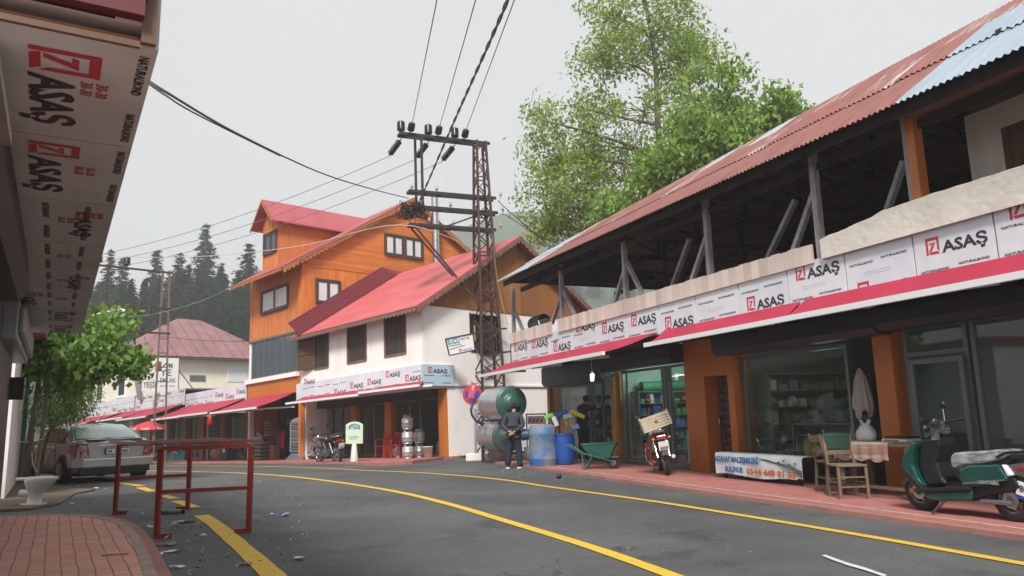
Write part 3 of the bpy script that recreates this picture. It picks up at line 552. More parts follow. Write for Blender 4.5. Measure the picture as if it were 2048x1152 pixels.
# ground floor
for i,x in enumerate((-.5,-3.7,-6.05,-8.75)): part('pillar',ORG,h,lambda b:b.box(x,x+(.48 if i in(0,) else .42),-.03,.35,0.01,2.25))
part('interior_wall',INW2,h,lambda b:(b.box(-8.3,-.2,3.9,4,0,2.25),b.box(-5.8,-5.7,.4,3.9,0,2.25)))
part('shutter_box',ANTH,h,lambda b:b.box(-8.3,-.5,-.32,-.02,1.98,2.26))
winframe(h,-3.2,-.55,.03,1.98,.15,xs=(-2.3,-1.7)); winframe(h,-5.6,-3.75,.03,1.98,.15,xs=(-4.6,)); winframe(h,-8.3,-6.1,.03,1.98,.15,xs=(-7.6,-6.9))
px=[-8.45,-8.0,-6.84,-5.67,-4.53,-3.39,-2.24,-1.11,.06]; lz_=[2.32,2.9,2.26,2.42,2.56,2.69,2.78,2.62]; lz_=[2.3,2.93,2.2,2.36,2.52,2.56,2.73,2.5]
for i in range(8):
    b=MB(); x0,x1=px[i]+.01,px[i+1]-.01; b.box(x0,x1,-1.06,-1.03,2.33,3.0); p=b.build('fascia_panel',PANEL,h)
    if i==0: continue
    q=MB(); panel_print(q,x0,x1,2.33,3.0,-1.063,lz_[i] if i!=2 else None,small=False); q.build('lettering',[TXT,LOGOR,TXTG],p)
p=part('side_fascia_panel',mat('blue_film_panel',(.42,.56,.66),.35,0,(.48,.60,.69),1.5),h,lambda b:(b.box(.0,.08,-1.06,.24,2.3,3.0),))
q=MB(); q_=q; logo(q,(.083,-.86,2.72),(0,1,0),(0,0,1),.2,ww=.6)
for y,z in ((-1.02,2.62),(-.1-.2,2.62),(-1.02,2.38),(-.3,2.38)): q.text('NATURALBOND',(.083,y,z),(0,1,0),(0,0,1),.035,.4,0,.03)
q.build('lettering',[TXT,LOGOR,TXTG],p)
awning(h,-7.4,-2.3,-1.07,2.42,-2.0,2.18,fx0=-7.9,arms=2); awning(h,-2.25,1.1,-1.07,2.45,-2.0,2.24,fx1=.1,arms=2)
# ================= ORANGE TIMBER HOUSE
o_=fthing(WF,'timber_house','tall orange boarded house with red roof, front dormer and glazed balcony','house',0,0)
zo=lambda y: 7.3+.625*(y+2.6)
part('front_boards',ORVX,o_,lambda b:b.box(-13,-8.36,-1.0,-.8,5.2,zo(-1)-.05))
part('side_boards',ORV,o_,lambda b:(b.box(-8.36,-8.18,-1.0,10.3,0,7.9),b.box(-13,-12.8,-.8,10.3,0,7.9),b.box(-12.8,-8.36,10.1,10.3,0,7.9)))
part('gable_boards',ORH,o_,lambda b:(b.poly([(-8.16,-1,7.9),(-8.16,-1,zo(-1)-.04),(-8.16,4.66,zo(4.66)-.05),(-8.16,10.3,zo(-.98)-.04),(-8.16,10.3,7.9)],(-.2,0,0))))
REDR2=mat('wine_metal_roof',(.36,.07,.085),.5,.05,(.42,.10,.11),1.2)
part('roof',REDR2,o_,lambda b:roofx(b,-12.75,-7.9,-1.98,4.66,zo,11.3,n=30))
part('fascia_trim',TRIMO,o_,lambda b:(scallop(b,(-7.91,-1.98,zo(-1.98)-.05),(-7.91,4.66,zo(4.66)-.05),.26),scallop(b,(-7.91,4.66,zo(4.66)-.05),(-7.91,11.2,zo(-1.9)-.05),.26),scallop(b,(-12.75,-1.98,zo(-1.98)-.04),(-7.95,-1.98,zo(-1.98)-.04),.14)))
part('glazed_balcony',mat('balcony_glass',(.07,.09,.11),.08,0,spec=.9),o_,lambda b:(b.box(-12.6,-8.3,-1.02,-.95,3.55,5.15)))
part('balcony_frame',FRAME,o_,lambda b:[b.box(x-.02,x+.02,-1.05,-1.02,3.55,5.15) for x in np.arange(-12.6,-8.25,.6)]+[b.box(-12.65,-8.3,-1.06,-1.0,z,z+.06) for z in (3.5,5.14)])
part('balcony_slab',PWHITE,o_,lambda b:b.box(-13.1,-8.3,-1.15,-.2,3.32,3.5))
part('side_wall_low',PWHITE,o_,lambda b:b.box(-13,-12.8,-1,-.82,0,5.18))
part('scallop',TRIM,o_,lambda b:scallop(b,(-12.98,-1.02,5.26),(-8.2,-1.02,5.2),.12,.16))
for i in range(4): part('fascia_panel',ORG,o_,lambda b:b.box(-13.0+1.17*i,-13.0+1.17*i+1.16,-1.05,-1.02,2.68,3.32))
def win(root,x0,x1,z0,z1,y,n=2,cur=CURT,ax='x'):
    def T(b,a0,a1,d0,d1,c0,c1):
        if ax=='x': b.box(a0,a1,y-d1,y-d0,c0,c1)
        else: b.box(y+d0,y+d1,a0,a1,c0,c1)
    def f(b):
        T(b,x0-.07,x0,0,.07,z0-.07,z1+.07); T(b,x1,x1+.07,0,.07,z0-.07,z1+.07); T(b,x0,x1,0,.072,z1,z1+.07); T(b,x0,x1,0,.09,z0-.08,z0)
    w_=part('window',TRIMO if False else BROWNW,root,f)
    def g(b):
        for i in range(n+1):
            a=x0+(x1-x0)*i/n; T(b,max(x0,a-.06),min(x1,a+.06),.01,.05,z0,z1)
        T(b,x0,x1,.012,.048,z0,z0+.07); T(b,x0,x1,.012,.048,z1-.07,z1)
    part('frame',ANW,w_,g); part('pane',cur,w_,lambda b:T(b,x0,x1,.0,.02,z0,z1)); return w_
win(o_,-11.75,-9.35,6.38,7.3,-1.0); win(o_,-.3,.75,6.42,7.35,-8.18,2,ax='y'); win(o_,3.15,4.1,8.95,9.85,-8.16,2,ax='y'); win(o_,4.25,5.2,8.95,9.85,-8.16,2,ax='y')
# dormer
dm=part('dormer',ORVX,o_,lambda b:(b.box(-11.81,-10.33,-1.01,3.5,8.05,10.5),b.poly([(-11.81,-1.01,10.5),(-11.07,-1.01,11.3),(-10.33,-1.01,10.5)],(0,4,0))))
part('dormer_roof',REDR2,dm,lambda b:(b.poly([(-12.15,-1.45,10.2),(-11.07,-1.45,11.38),(-11.07,5.2,11.38),(-12.15,3.5,10.2)],(0,0,.06)),b.poly([(-11.07,-1.45,11.38),(-9.99,-1.45,10.2),(-9.99,2.4,10.2),(-11.07,5.2,11.38)],(0,0,.061))))
part('dormer_trim',TRIMO,dm,lambda b:(scallop(b,(-12.15,-1.46,10.2),(-11.07,-1.46,11.38),.16),scallop(b,(-11.07,-1.46,11.38),(-9.99,-1.46,10.2),.16)))
win(o_,-11.6,-10.45,9.05,9.9,-1.01,2,DGLASS)
ch=part('chimney',STEEL,o_,lambda b:(b.cyl((-7.68,5.7,8.0),(-7.68,5.7,12.1),.17),[b.cyl((-7.68,5.7,z),(-7.68,5.7,z+.03),.18) for z in (9,9.8,10.6,11.4)]))
part('cowl',DKSTEEL,ch,lambda b:(b.cyl((-7.68,5.7,12.12),(-7.68,5.7,12.2),.3,.2),b.cyl((-7.68,5.7,12.2),(-7.68,5.7,12.26),.2,.02)))
# its ground floor
part('pillar',mat('brick_brown_pillar',(.24,.09,.05),.8,0,(.2,.075,.045),3),o_,lambda b:b.box(-9.35,-8.45,-.03,.4,.01,2.68)); part('pillar',mat('dull_orange_pillar',(.25,.10,.05),.8),o_,lambda b:b.box(-12.98,-12.2,-.03,.4,.01,2.68))
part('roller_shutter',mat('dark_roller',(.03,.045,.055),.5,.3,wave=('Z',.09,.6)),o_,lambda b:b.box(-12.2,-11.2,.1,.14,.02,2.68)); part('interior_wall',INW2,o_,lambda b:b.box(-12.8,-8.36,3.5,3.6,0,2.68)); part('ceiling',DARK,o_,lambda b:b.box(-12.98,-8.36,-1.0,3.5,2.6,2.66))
awning(o_,-12.2,-7.9,-1.06,2.7,-3.0,2.06,fx0=-12.8,fx1=-8.5,arms=2)
shelf(WF,'shop_shelf','dark shelf of hanging clothes and goods behind the menu board',-10.3,1.5,1.8,1.9,0,21,5,cols=[5,6,5,0,4,1])
# ================= MARKET ROWS further down
def rowb(label,x0,x1,zp,zt,n,seed,cols,aw):
    t=fthing(WF,'market_building',label,'building',0,0); rn=random.Random(seed)
    part('wall',PLASTER,t,lambda b:(b.box(x0,x1,4,4.1,0,zt),b.box(x0,x0+.1,.1,4,0,zt),b.box(x1-.1,x1,.1,4,0,zt)))
    part('roof',GREYM,t,lambda b:b.box(x0,x1,-1.0,4.1,zt-.12,zt-.02)); part('ceiling',DARK,t,lambda b:b.box(x0,x1,-1.0,4.0,zp-.05,zp+.02))
    for i in range(n):
        a=x0+(x1-x0)*i/n; c=x0+(x1-x0)*(i+1)/n; p=part('fascia_panel',PANEL,t,lambda b:b.box(a+.01,c-.01,-1.06,-1.03,zp,zt))
        q=MB(); lzz=rn.choice([zp+.05,zp+.2,zp+.35,None,zt-.2]); panel_print(q,a,c,zp,zt-.1,-1.063,lzz,small=False); q.build('lettering',[TXT,LOGOR,TXTG],p)
    for x in cols: part('pillar',mat('row_pillar',(.30,.13,.09),.8),t,lambda b:b.box(x,x+.5,-.03,.35,.01,zp))
    part('roller_shutter',mat('dark_roller',(.04,.055,.065),.5,.3,wave=('Z',.1,.6)),t,lambda b:b.box(x0+.2,x0+1.8,.1,.14,.02,zp-.1))
    for a,c in zip([x0+1.8]+list(cols)[:-1],cols):
        if c-a>1: winframe(t,a+.5 if a!=x0+1.8 else a,c,.05,zp-.35,.15,xs=((a+c)/2+.2,),fm=GREYM)
    for A in aw: awning(t,*A[:6],**A[6])
    return t
rowb('low shop row with grey film fascia and two joined crimson awnings beside the timber house',-20.3,-13.1,2.62,3.38,6,2,(-18.3,-15.6,-13.6),[(-19.3,-15.9,-1.07,2.75,-3.0,2.08,dict(fx0=-20.2,fx1=-16.6)),(-15.8,-12.6,-1.07,2.75,-3.0,2.1,dict(fx0=-16.5,fx1=-13.2))])
rowb('shop row with grey film fascia behind the lattice pole below the estate agent sign',-28.2,-20.45,2.85,3.72,8,3,(-26,-23.4,-20.95),[(-25.2,-20.6,-1.07,2.92,-2.9,2.3,{}),(-30,-25.4,-1.07,2.92,-2.6,2.45,{})])
rowb('far shop row with grey film fascia under the house with arched windows',-38.4,-28.4,2.95,3.85,9,4,(-36,-32.5,-29),[(-38,-31,-1.07,2.95,-2.9,2.4,{})])
rowb('farthest shop row with crimson awnings seen behind the silver car',-52,-38.6,2.7,3.4,9,5,(-48,-44,-40),[(-46,-38.8,-1.07,2.85,-3.2,2.35,dict(arms=3)),(-51.5,-46.2,-1.07,2.85,-3.2,2.35,{})])
# cream house behind
c_=fthing(WF,'cream_house','cream plastered house with purple hipped roof and narrow arched windows','house',0,0)
CREAM=mat('cream_wall',(.80,.74,.62),.9,0,(.70,.63,.51),.6,.1,10,ramp=(.35,.8))
part('wall',CREAM,c_,lambda b:b.box(-45,-31,-.3,9,0,6.55))
a=WF.lx(368,646,-35); z0=6.5
b=MB(); A=(-30.3,-1.0,z0);B_=(-30.3,9.6,z0);C_=(-45.6,9.6,z0);D_=(-45.6,-1.0,z0); R1=(-35,3.6,9.75); R2=(-35,5.3,9.7); R3=(-41,4.4,9.75)
b.add([A,B_,R2,R1],[(0,1,2,3)]); b.add([D_,A,R1,R3],[(0,1,2,3)]); b.add([B_,C_,R3,R2],[(0,1,2,3)]); b.add([C_,D_,R3],[(0,1,2)]); b.add([R1,R2,R3],[(0,1,2)])
for i in range(1,14):
    y=-1.0+10.6*i/14; t_=min(1,(y+1)/4.6) if y<3.6 else (1 if y<5.3 else (9.6-y)/4.3); b.beam((-30.3,y,z0+.03),(-30.3-4.7*t_,y,z0+.03+3.22*t_),.04,.05)
b.build('roof',MAROON,c_)
part('eaves',mat('eave_wood',(.14,.11,.09),.8),c_,lambda b:(b.box(-30.95,-30.35,-.95,9.5,z0-.12,z0-.02),b.box(-45.5,-30.95,-.95,-.32,z0-.12,z0-.02)))
def arch(b,x,w,z0,z1,d0,d1):
    pts=[(x-w/2,d0,z0),(x+w/2,d0,z0)]+[(x+w/2*math.cos(t),d0,z1-w/2+w/2*math.sin(t)) for t in [math.pi*i/8 for i in range(9)]]; b.poly(pts,(0,d1-d0,0))
for x in (-33.5,-38.3,-40.6): 
    w_=part('arched_window',WHITEP,c_,lambda b:arch(b,x,1.5,4.1,6.0,-.34,-.3)); part('pane',DGLASS,w_,lambda b:arch(b,x+.1,1.15,4.2,5.9,-.36,-.34)); part('sill',WHITEP,w_,lambda b:b.box(x-.85,x+.85,-.5,-.3,4.0,4.1))
part('vent',GREYM,c_,lambda b:(b.box(-31,-30.97,3.1,4.1,4.95,5.35),[b.box(-30.97,-30.94,3.1+.14*i,3.14+.14*i,4.95,5.35) for i in range(8)]))
w_=part('window',WHITEP,c_,lambda b:b.box(-31,-30.96,5.6,8.4,4.95,5.95)); part('pane',CURT,w_,lambda b:b.box(-30.96,-30.95,5.7,8.3,5.02,5.88))
part('ledge',CREAM,c_,lambda b:b.box(-31,-30.94,-.3,2.2,5.55,5.6))
# estate agent sign
sg=fthing(WF,'sign_board','tall white estate agent board reading YEŞİL EMLAK behind the second lattice pole','sign',-24,-1.1)
part('board',WHITEP,sg,lambda b:b.box(-.06,0,-.98,.95,3.8,5.65))
GRN=mat('green_print',(.06,.17,.12),.6)
def sgt(b):
    Y=(0,1,0);Z=(0,0,1)
    b.add([(.004,-.0,5.1),(.004,.28,5.42),(.004,.5,5.2),(.004,.5,5.1),(.004,.28,5.3),(.004,.07,5.06)],[(0,1,4,5),(1,2,3,4)]); b.text('YE',(.004,-.05,4.65),Y,Z,.38,.62,0,.02); b.text('M',(.004,.42,5.08),Y,Z,.3,.2,0,.02)
    b.text('YEŞİL',(.004,-.9,4.0),Y,Z,.3,.72,0,.03); b.text('EMLAK',(.004,-.02,4.28),Y,Z,.26,.85,0,.02); b.text('0532 000',(.004,-.02,4.02),Y,Z,.12,.8,0,.0)
part('lettering',GRN,sg,sgt)
part('frame',GREYM,sg,lambda b:(b.box(-.09,.01,.95,1.0,3.6,5.7),b.box(-.09,.01,-1.0,-.98,3.3,5.7),b.beam((-.05,.97,5.0),(-.05,2.0,3.7),.05)))
# leaning plank
pk=fthing(WF,'leaning_pole','weathered grey square pole leaning beside the cream house','pole',-27,-1.3); part('shaft',mat('grey_concrete',(.25,.26,.26),.9),pk,lambda b:b.beam((0,-.5,6.9),(0,.15,3.5),.42,.2))
# brown shed and red roofed house behind the open attic
s_=fthing(RF,'timber_shed','dark brown boarded shed with scalloped eaves seen through the open attic','shed',0,0)
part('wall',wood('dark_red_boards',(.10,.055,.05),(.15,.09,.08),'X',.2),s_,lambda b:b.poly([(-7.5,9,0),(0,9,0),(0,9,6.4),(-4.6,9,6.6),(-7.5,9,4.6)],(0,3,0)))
part('roof',PINK,s_,lambda b:b.poly([(-8.2,8.6,4.3),(-4.6,8.6,6.75),(1,8.6,6.75),(1,12.2,6.75),(-4.6,12.2,6.75),(-8.2,12.2,4.3)],(0,0,.08)))
part('fascia_trim',WHITEP,s_,lambda b:scallop(b,(-8.2,8.58,4.3),(-4.6,8.58,6.8),.22))
# ================= LEFT building above and beside the camera
l_=fthing(LF,'left_building','shop building at the left edge with film covered soffit and black shutter housing','building',0,0)
FILM=mat('grey_film',(.58,.64,.63),.4,0,(.42,.45,.44),1.6,.1,3,ramp=(.3,.7)); SOFRED=mat('red_steel_tube',(.12,.022,.028),.5); TRIMB=mat('bronze_edge',(.13,.075,.045),.5)
sx=[-14.0,-12.75,-11.18,-9.64,-8.34,-7.04,-5.69,-4.41,-3.15]
mats_=[TXT,mat('soffit_red',(.42,.03,.045),.5),TXTG]
for i in range(8):
    x0,x1=sx[i]+.008,sx[i+1]-.008; p=part('soffit_panel',FILM,l_,lambda b:b.box(x0,x1,-.62,.25,2.8,2.83)); q=MB(); z=2.797
    # print seen from below, running along the eave
    if i==7: logo(q,(x1-.17,-.19,z),(-1,0,0),(0,1,0),.26,ww=.62)
    elif i==6: logo(q,(x1-.1,-.22,z),(-1,0,0),(0,1,0),.24,ww=.72)
    elif i in (5,3): logo(q,(x1-.25,.03,z),(-1,0,0),(0,1,0),.17,ww=.6)
    elif i==2: logo(q,(x1-.2,-.45,z),(-1,0,0),(0,1,0),.24,ww=.7)
    elif i in (1,0): logo(q,(x1-.2,-.1,z),(-1,0,0),(0,1,0),.24,ww=.7)
    for yy in ((.17,) if i>5 else (-.2,.05)):
        for xx in (x1-.08,x1-.75): q.text('NATURALBOND',(xx,yy+.03,z),(-1,0,0),(0,1,0),.04,.42,0,.03)
    q.text('30-30',(x1-.45,.0 if i>5 else -.08,z),(-1,0,0),(0,1,0),.05,.16,1,.02); q.text('30-30',(x1-.45,.06 if i>5 else -.02,z),(-1,0,0),(0,1,0),.05,.16,1,.02)
    q.build('lettering',mats_,p)
part('soffit_joint',GAP,l_,lambda b:b.box(-14,-3.155,-.62,.245,2.812,2.838))
part('edge_trim',TRIMB,l_,lambda b:(b.box(-3.148,-3.125,.195,.25,2.81,4.2),b.box(-3.148,-3.125,-.62,.193,2.785,2.81))); part('street_fascia',FILM,l_,lambda b:b.box(-14,-3.15,.25,.262,2.80,4.2))
ew=part('end_window',DGLASS,l_,lambda b:b.box(-3.16,-3.14,-.6,.10,2.90,4.15)); part('frame',SOFRED,ew,lambda b:(b.box(-3.14,-3.08,-.62,.2,2.9,2.98),b.box(-3.14,-3.08,.15,.21,2.981,4.18),b.box(-3.14,-3.10,.06,.085,2.981,4.18))); part('glass_edge',WHITEP,ew,lambda b:b.box(-3.14,-3.122,.0,.012,2.901,4.15))
part('inner_ceiling',DARK,l_,lambda b:b.box(-14,-3.3,-.7,.29,3.3,3.4))
part('upper_wall',PWHITE,l_,lambda b:b.box(-14,-3.17,-6,.24,2.9,4.2))
part('shutter_housing',BLACK,l_,lambda b:b.poly([(-7.75,-.95,2.4),(-7.75,-.34,2.4),(-7.75,-.27,2.47),(-7.75,-.30,2.79),(-7.75,-.95,2.79)],(4.4,0,0)))
part('roller_shutter',mat('black_roller',(.025,.028,.03),.45,.3,wave=('Z',.08,.5)),l_,lambda b:b.box(-12.4,-3.4,-.62,-.56,.09,2.6))
part('awning_cassette',mat('grey_cassette',(.30,.34,.35),.4,.3),l_,lambda b:(b.box(-13.6,-9.9,-.62,-.42,2.28,2.72),b.box(-13.6,-9.95,-.42,-.36,2.36,2.66)),bev=.02)
part('roller_guide',STEEL,l_,lambda b:b.box(-3.35,-1.5,-.34,-.215,2.38,2.42)); part('bracket',DKSTEEL,l_,lambda b:b.box(-12.5,-12.3,-.6,-.4,1.7,2.0))
part('rear_wall',PLASTER,l_,lambda b:(b.box(-14,-3.2,-6,-5.8,0,3.6),b.box(-3.4,-3.2,-5.8,-.63,0,2.9),b.box(-14,-13.8,-5.8,-.63,0,3.6)))
n_=fthing(LF,'white_building','narrow white wall end of the building past the black roller shutter','building',0,0)
part('wall',PWHITE,n_,lambda b:b.box(-23,-17.2,-5,-.72,0,3.3)); part('drain_pipe',mat('green_pipe',(.10,.20,.17),.5),n_,lambda b:b.cyl((-22.7,-.66,0),(-22.7,-.66,3.2),.05)); part('roof',PINK,n_,lambda b:b.box(-26,-17,-5,-.3,3.3,3.4))
w2=fthing(LF,'brick_garage','plain orange brick wall behind the young street tree','building',0,0); part('wall',mat('orange_brick',(.34,.24,.19),.9,0,(.30,.17,.12),6),w2,lambda b:b.box(-40,-27,-8,-2.2,0,3.4)); part('roof',PINK,w2,lambda b:b.box(-40.3,-26.7,-8,-1.9,3.4,3.55))
# ================= POLES, WIRES
def Pd(px,py,d): return EYE+ray(px,py)*d
ty=math.atan2(-1.06,2.87); 
tw=thing('lattice_pylon','rusty brown lattice power pylon with crossarms and a tangle of cables beside the white house','pylon',M_=WF.M@Matrix.Translation((.35,1.55,-.05))@Matrix.Rotation(math.atan2(1.06,-2.87)+math.pi,4,'Z'))
def lattice(b,w0,w1,H,ns,t=.06,z0=0):
    W_=lambda z: w0+(w1-w0)*z/H
    C=[(-1,-1),(1,-1),(1,1),(-1,1)]
    for sx_,sy_ in C: b.beam((sx_*w0/2,sy_*w0/2,z0),(sx_*w1/2,sy_*w1/2,H),t,t)
    z=z0; k=0
    while z<H-.3:
        dz=(H-z0)/ns; z2=min(H,z+dz)
        for i in range(4):
            a,c=C[i],C[(i+1)%4]
            if k%2: a,c=c,a
            b.beam((a[0]*W_(z)/2,a[1]*W_(z)/2,z),(c[0]*W_(z2)/2,c[1]*W_(z2)/2,z2),t*.5,t*.45)
            if k%3==0: b.beam((a[0]*W_(z)/2,a[1]*W_(z)/2,z),(c[0]*W_(z)/2,c[1]*W_(z)/2,z),t*.5,t*.5)
        z=z2; k+=1
part('mast',RUST,tw,lambda b:lattice(b,.92,.34,11.25,24,.075))
AX=[]
for z,y0,y1 in ((11.18,.35,-3.05),(9.1,.5,-2.75),(8.55,.55,-2.5),(7.9,.45,-2.75)):
    part('crossarm',DKSTEEL,tw,lambda b:(b.box(-.17,-.11,y1,y0,z-.05,z+.05),b.box(.11,.17,y1,y0,z-.05,z+.05),b.box(-.11,.11,y1,y1+.05,z-.04,z+.04),b.box(-.11,.11,-1.6,-1.55,z-.03,z+.03)))
part('hanger',DKSTEEL,tw,lambda b:(b.box(-.17,-.11,-2.45,-2.37,8.5,11.12),b.box(.11,.17,-2.3,-2.22,8.5,11.12)))
part('stay',RUST,tw,lambda b:(b.beam((-.2,-2.6,7.85),(-.25,-.35,5.4),.06),b.beam((.2,-2.6,7.85),(.3,-.35,5.1),.06),b.beam((0,-1.5,7.9),(0,.2,8.6),.05)))
part('junction_box',DKSTEEL,tw,lambda b:(b.box(-.6,-.3,-.5,.4,3.5,4.6),b.beam((-.7,-.9,4.25),(-.3,.9,4.4),.05),b.beam((-.7,-.6,3.4),(.4,.8,3.5),.06)))
def pinins(b,x,y,z,R=None,s=1.):
    pr=[(.02,0),(.02,.1),(.11,.1),(.13,.14),(.09,.16),(.13,.19),(.09,.21),(.13,.25),(.09,.27),(.13,.31),(.08,.33),(.12,.37),(.05,.40),(.04,.42),(.001,.42)]
    b.lathe([(r_*s,z_*s) for r_,z_ in pr],R,(x,y,z),12)
INS=mat('dark_insulator',(.012,.012,.014),.35); INW_=mat('pale_insulator',(.45,.46,.46),.3)
for y in (-2.95,-1.95,-.95):
    part('insulator',INS,tw,lambda b:pinins(b,0,y,11.22,s=1.15)); part('insulator',INS,tw,lambda b:pinins(b,.15,y+.28,11.22,Matrix.Rotation(.9,3,'Y'),1.0))
    def st(b):
        d=Vector((-.9,-.25,-.35)).normalized(); p=Vector((-.16,y+.05,11.1)); b.cyl(p,p+d*.95,.02)
        for k in range(6): b.ball(p+d*(.2+.12*k),(.12,.12,.05),d.to_track_quat('Z','Y').to_matrix(),10)
    part('insulator_string',INS,tw,st)
def small(b):
    for z,ys in ((9.15,(-2.6,-1.7,.75)),(8.6,(-2.3,-1.2,.8)),(7.95,(-2.7,-2.0,-1.1,.7))):
        for y in ys: b.lathe([(.02,0),(.02,.12),(.05,.12),(.06,.17),(.04,.2),(.06,.24),(.03,.28),(.001,.29)],None,(0,y,z),8)
part('small_insulator',INW_,tw,small)
def nest(b):
    rn=random.Random(4); c=Vector((.0,-2.55,8.35))
    for k in range(40):
        p=[c+Vector((rn.uniform(-.35,.35),rn.uniform(-.55,.4),rn.uniform(-.25,.35))) for _ in range(4)]
        b.tube([q for q in catmull(p,5)],.012,4)
part('cable_tangle',BLACK,tw,nest)
def wire(name,label,pts,r,m=BLACK,sag=0,n=16,group=None,twist=0):
    P=[Vector(p) for p in pts]
    if len(P)==2: 
        a,c=P; P=[a.lerp(c,i/n)-Vector((0,0,sag*4*(i/n)*(1-i/n))) for i in range(n+1)]
    elif len(P)>2: P=catmull(P,8)
    b=MB()
    if twist:
        F_=[]; 
        for i in range(len(P)-1): F_+=[P[i].lerp(P[i+1],j/8) for j in range(8)]
        for ph in (0,math.pi):
            b.tube([p+Vector((math.cos(i*.55+ph),0,math.sin(i*.55+ph)))*r*.8 for i,p in enumerate(F_)],r*.75,5)
    else: b.tube(P,r,5)
    return tag(b.build(name,m),label,'cable',group)
WT=lambda x,y,z: tw.matrix_world@Vector((x,y,z))
bpy.context.view_layer.update()
GW=mat('aluminium_wire',(.16,.17,.18),.5)
for (a,px,py),(nm) in zip((((.4,-2.65,11.5),875,-6),((.4,-1.65,11.5),953,-6),((.4,-.65,11.5),1031,-6)),('leftmost','middle one','rightmost')):
    q=Pd(px,py,13); p=WT(*a); wire('power_line','thin wire rising from the pylon top to the upper frame edge, '+nm+' of three',[p,q+(q-p)*1.5],.012,GW)
wire('twisted_cable','thick black twisted cable running from the pylon over the road',[WT(0,-2.5,8.4),Pd(905,250,19),Pd(1017,-4,11),Pd(1100,-260,7)],.023,twist=1)
T2z=9.0
for i,((a,b_),y) in enumerate(zip(((300,512),(320,520),(335,530)),(-2.95,-1.95,-.95))):
    wire('power_line','thin wire from the pylon down to the far lattice pole, '+('upper','middle','lower')[i]+' of three',[WT(-1.0,y-.15,10.75),WF.lx(a-75+i*18,b_+25,-18.2) and WF.W(-18.3,-3.2-4.3+i*1.1,9.25)],.012,GW,sag=.5)
wire('service_cable','sagging black cable bundle from the left soffit to the pylon',[LF.W(*LF.lz(283,153,2.86)),Pd(330,183,7.2),Pd(480,270,10.5),Pd(640,345,16),Pd(740,377,20),WT(-.1,-2.7,8.9)],.015)
wire('service_cable','second strand hanging just below the sagging cable bundle on the left',[LF.W(*LF.lz(283,154,2.85)),Pd(330,190,7.2),Pd(400,232,9),Pd(560,312,13)],.01)
wire('telephone_wire','pale thin wire crossing in front of the timber house gable',[Pd(60,506,32),Pd(205,513,32),Pd(400,513,31),Pd(600,492,29),Pd(800,450,25),WT(0,-.4,7.2)],.014,mat('pale_wire',(.5,.5,.48),.6))
wire('telephone_wire','pale green wire running from the street lamp up to the timber house eave',[Pd(245,633,36),Pd(310,628,36),Pd(400,603,35),WF.W(-12.7,-1.95,7.7)],.016,mat('green_wire',(.2,.28,.24),.6))
wire('telephone_wire','wire from the far lattice pole to the orange boards above the cream house',[Pd(318,672,40),Pd(500,682,35)],.014,BLACK,.1)
wire('house_cable','dark cable from the pylon across to the right over the red roof',[WT(.2,.6,9.0),Pd(1010,415,26),Pd(1110,500,30),Pd(1150,520,32)],.015)
wire('house_cable','lower dark cable sagging from the pylon to the gable ridge',[WT(.2,.6,8.5),Pd(1020,435,25),Pd(1075,470,28),Pd(1150,500,32)],.013)
wire('house_cable','cable running under the scalloped edge of the timber house gable',[WT(0,-2.6,8.3),Pd(760,440,27),Pd(640,500,30),Pd(590,530,31),WF.W(-8.4,-1.2,7.4)],.016)
wire('coiled_wire','yellow wire hanging down the brown gable boards',[Pd(985,470,25),Pd(995,560,25.5),Pd(1015,650,25.5)],.013,mat('yellow_wire',(.5,.35,.1),.6))
t2=fthing(WF,'lattice_pole','grey brown far lattice power pole standing before the row of crimson awnings','pylon',-17.6,-3.2,0)
def latt2(b):
    for x in (-.3,.3): b.beam((0,x*.95,0),(0,x*.5,9.2),.07,.07)
    for i in range(13): b.beam((0,-.28+.01*i,.4+.68*i),(0,.28-.01*i,.4+.68*i),.04,.05)
part('mast',mat('weathered_steel',(.17,.13,.12),.8,.1),t2,latt2)
for z,l in ((9.1,4.4),(7.3,3.0),(6.1,3.0)): part('crossarm',RUST,t2,lambda b:b.box(-.05,.05,-l,.3,z-.04,z+.04))
for k,y in enumerate((-4.2,-3.0,-1.8)): part('insulator',INS,t2,lambda b:pinins(b,0,y,9.12,s=1.3))
part('hanger',DKSTEEL,t2,lambda b:b.box(-.02,.02,-2.62,-2.58,6.1,9.1)); part('meter_box',mat('orange_box',(.5,.25,.05),.6),t2,lambda b:b.box(-.4,-.1,-.2,.0,4.3,4.75))
sl_=thing('street_lamp','pale street lamp head on a thin arm above the leafy tree at left','street lamp',Pd(160,640,37)-Vector((0,0,6.5))); 
part('pole',GREYM,sl_,lambda b:b.cyl((-.0,0,0),(-.0,0,6.3),.07)); part('arm',WHITEP,sl_,lambda b:b.tube([(0,0,6.3),(.7,0,6.75),(1.7,0,6.95)],.035)); part('lamp_head',WHITEP,sl_,lambda b:b.obox((1.95,0,6.95),(.38,.14,.07),Matrix.Rotation(.2,3,'Y')),bev=.04)
sb=thing('workshop_sign','tilted hand painted sign reading SUCU hanging on the pylon','sign',WT(0,0,0)); M0=sb
def onsign(b,px,py): pass
v=[Pd(891,678,24.6),Pd(946,667,24.4),Pd(950,700,24.4),Pd(899,711,24.6)]
org=Vector(WT(0,0,0)); V=[p-org for p in v]; X=(V[1]-V[0]).normalized(); Yv=(V[0]-V[3]).normalized(); nn=X.cross(Yv).normalized()
part('board',WHITEP,sb,lambda b:b.poly([V[3],V[2],V[1],V[0]],-nn*.03))
part('frame',DKSTEEL,sb,lambda b:[b.beam(V[i],V[(i+1)%4],.035,.035) for i in range(4)]+[b.beam(V[0],V[1]+X*.5,.03)])
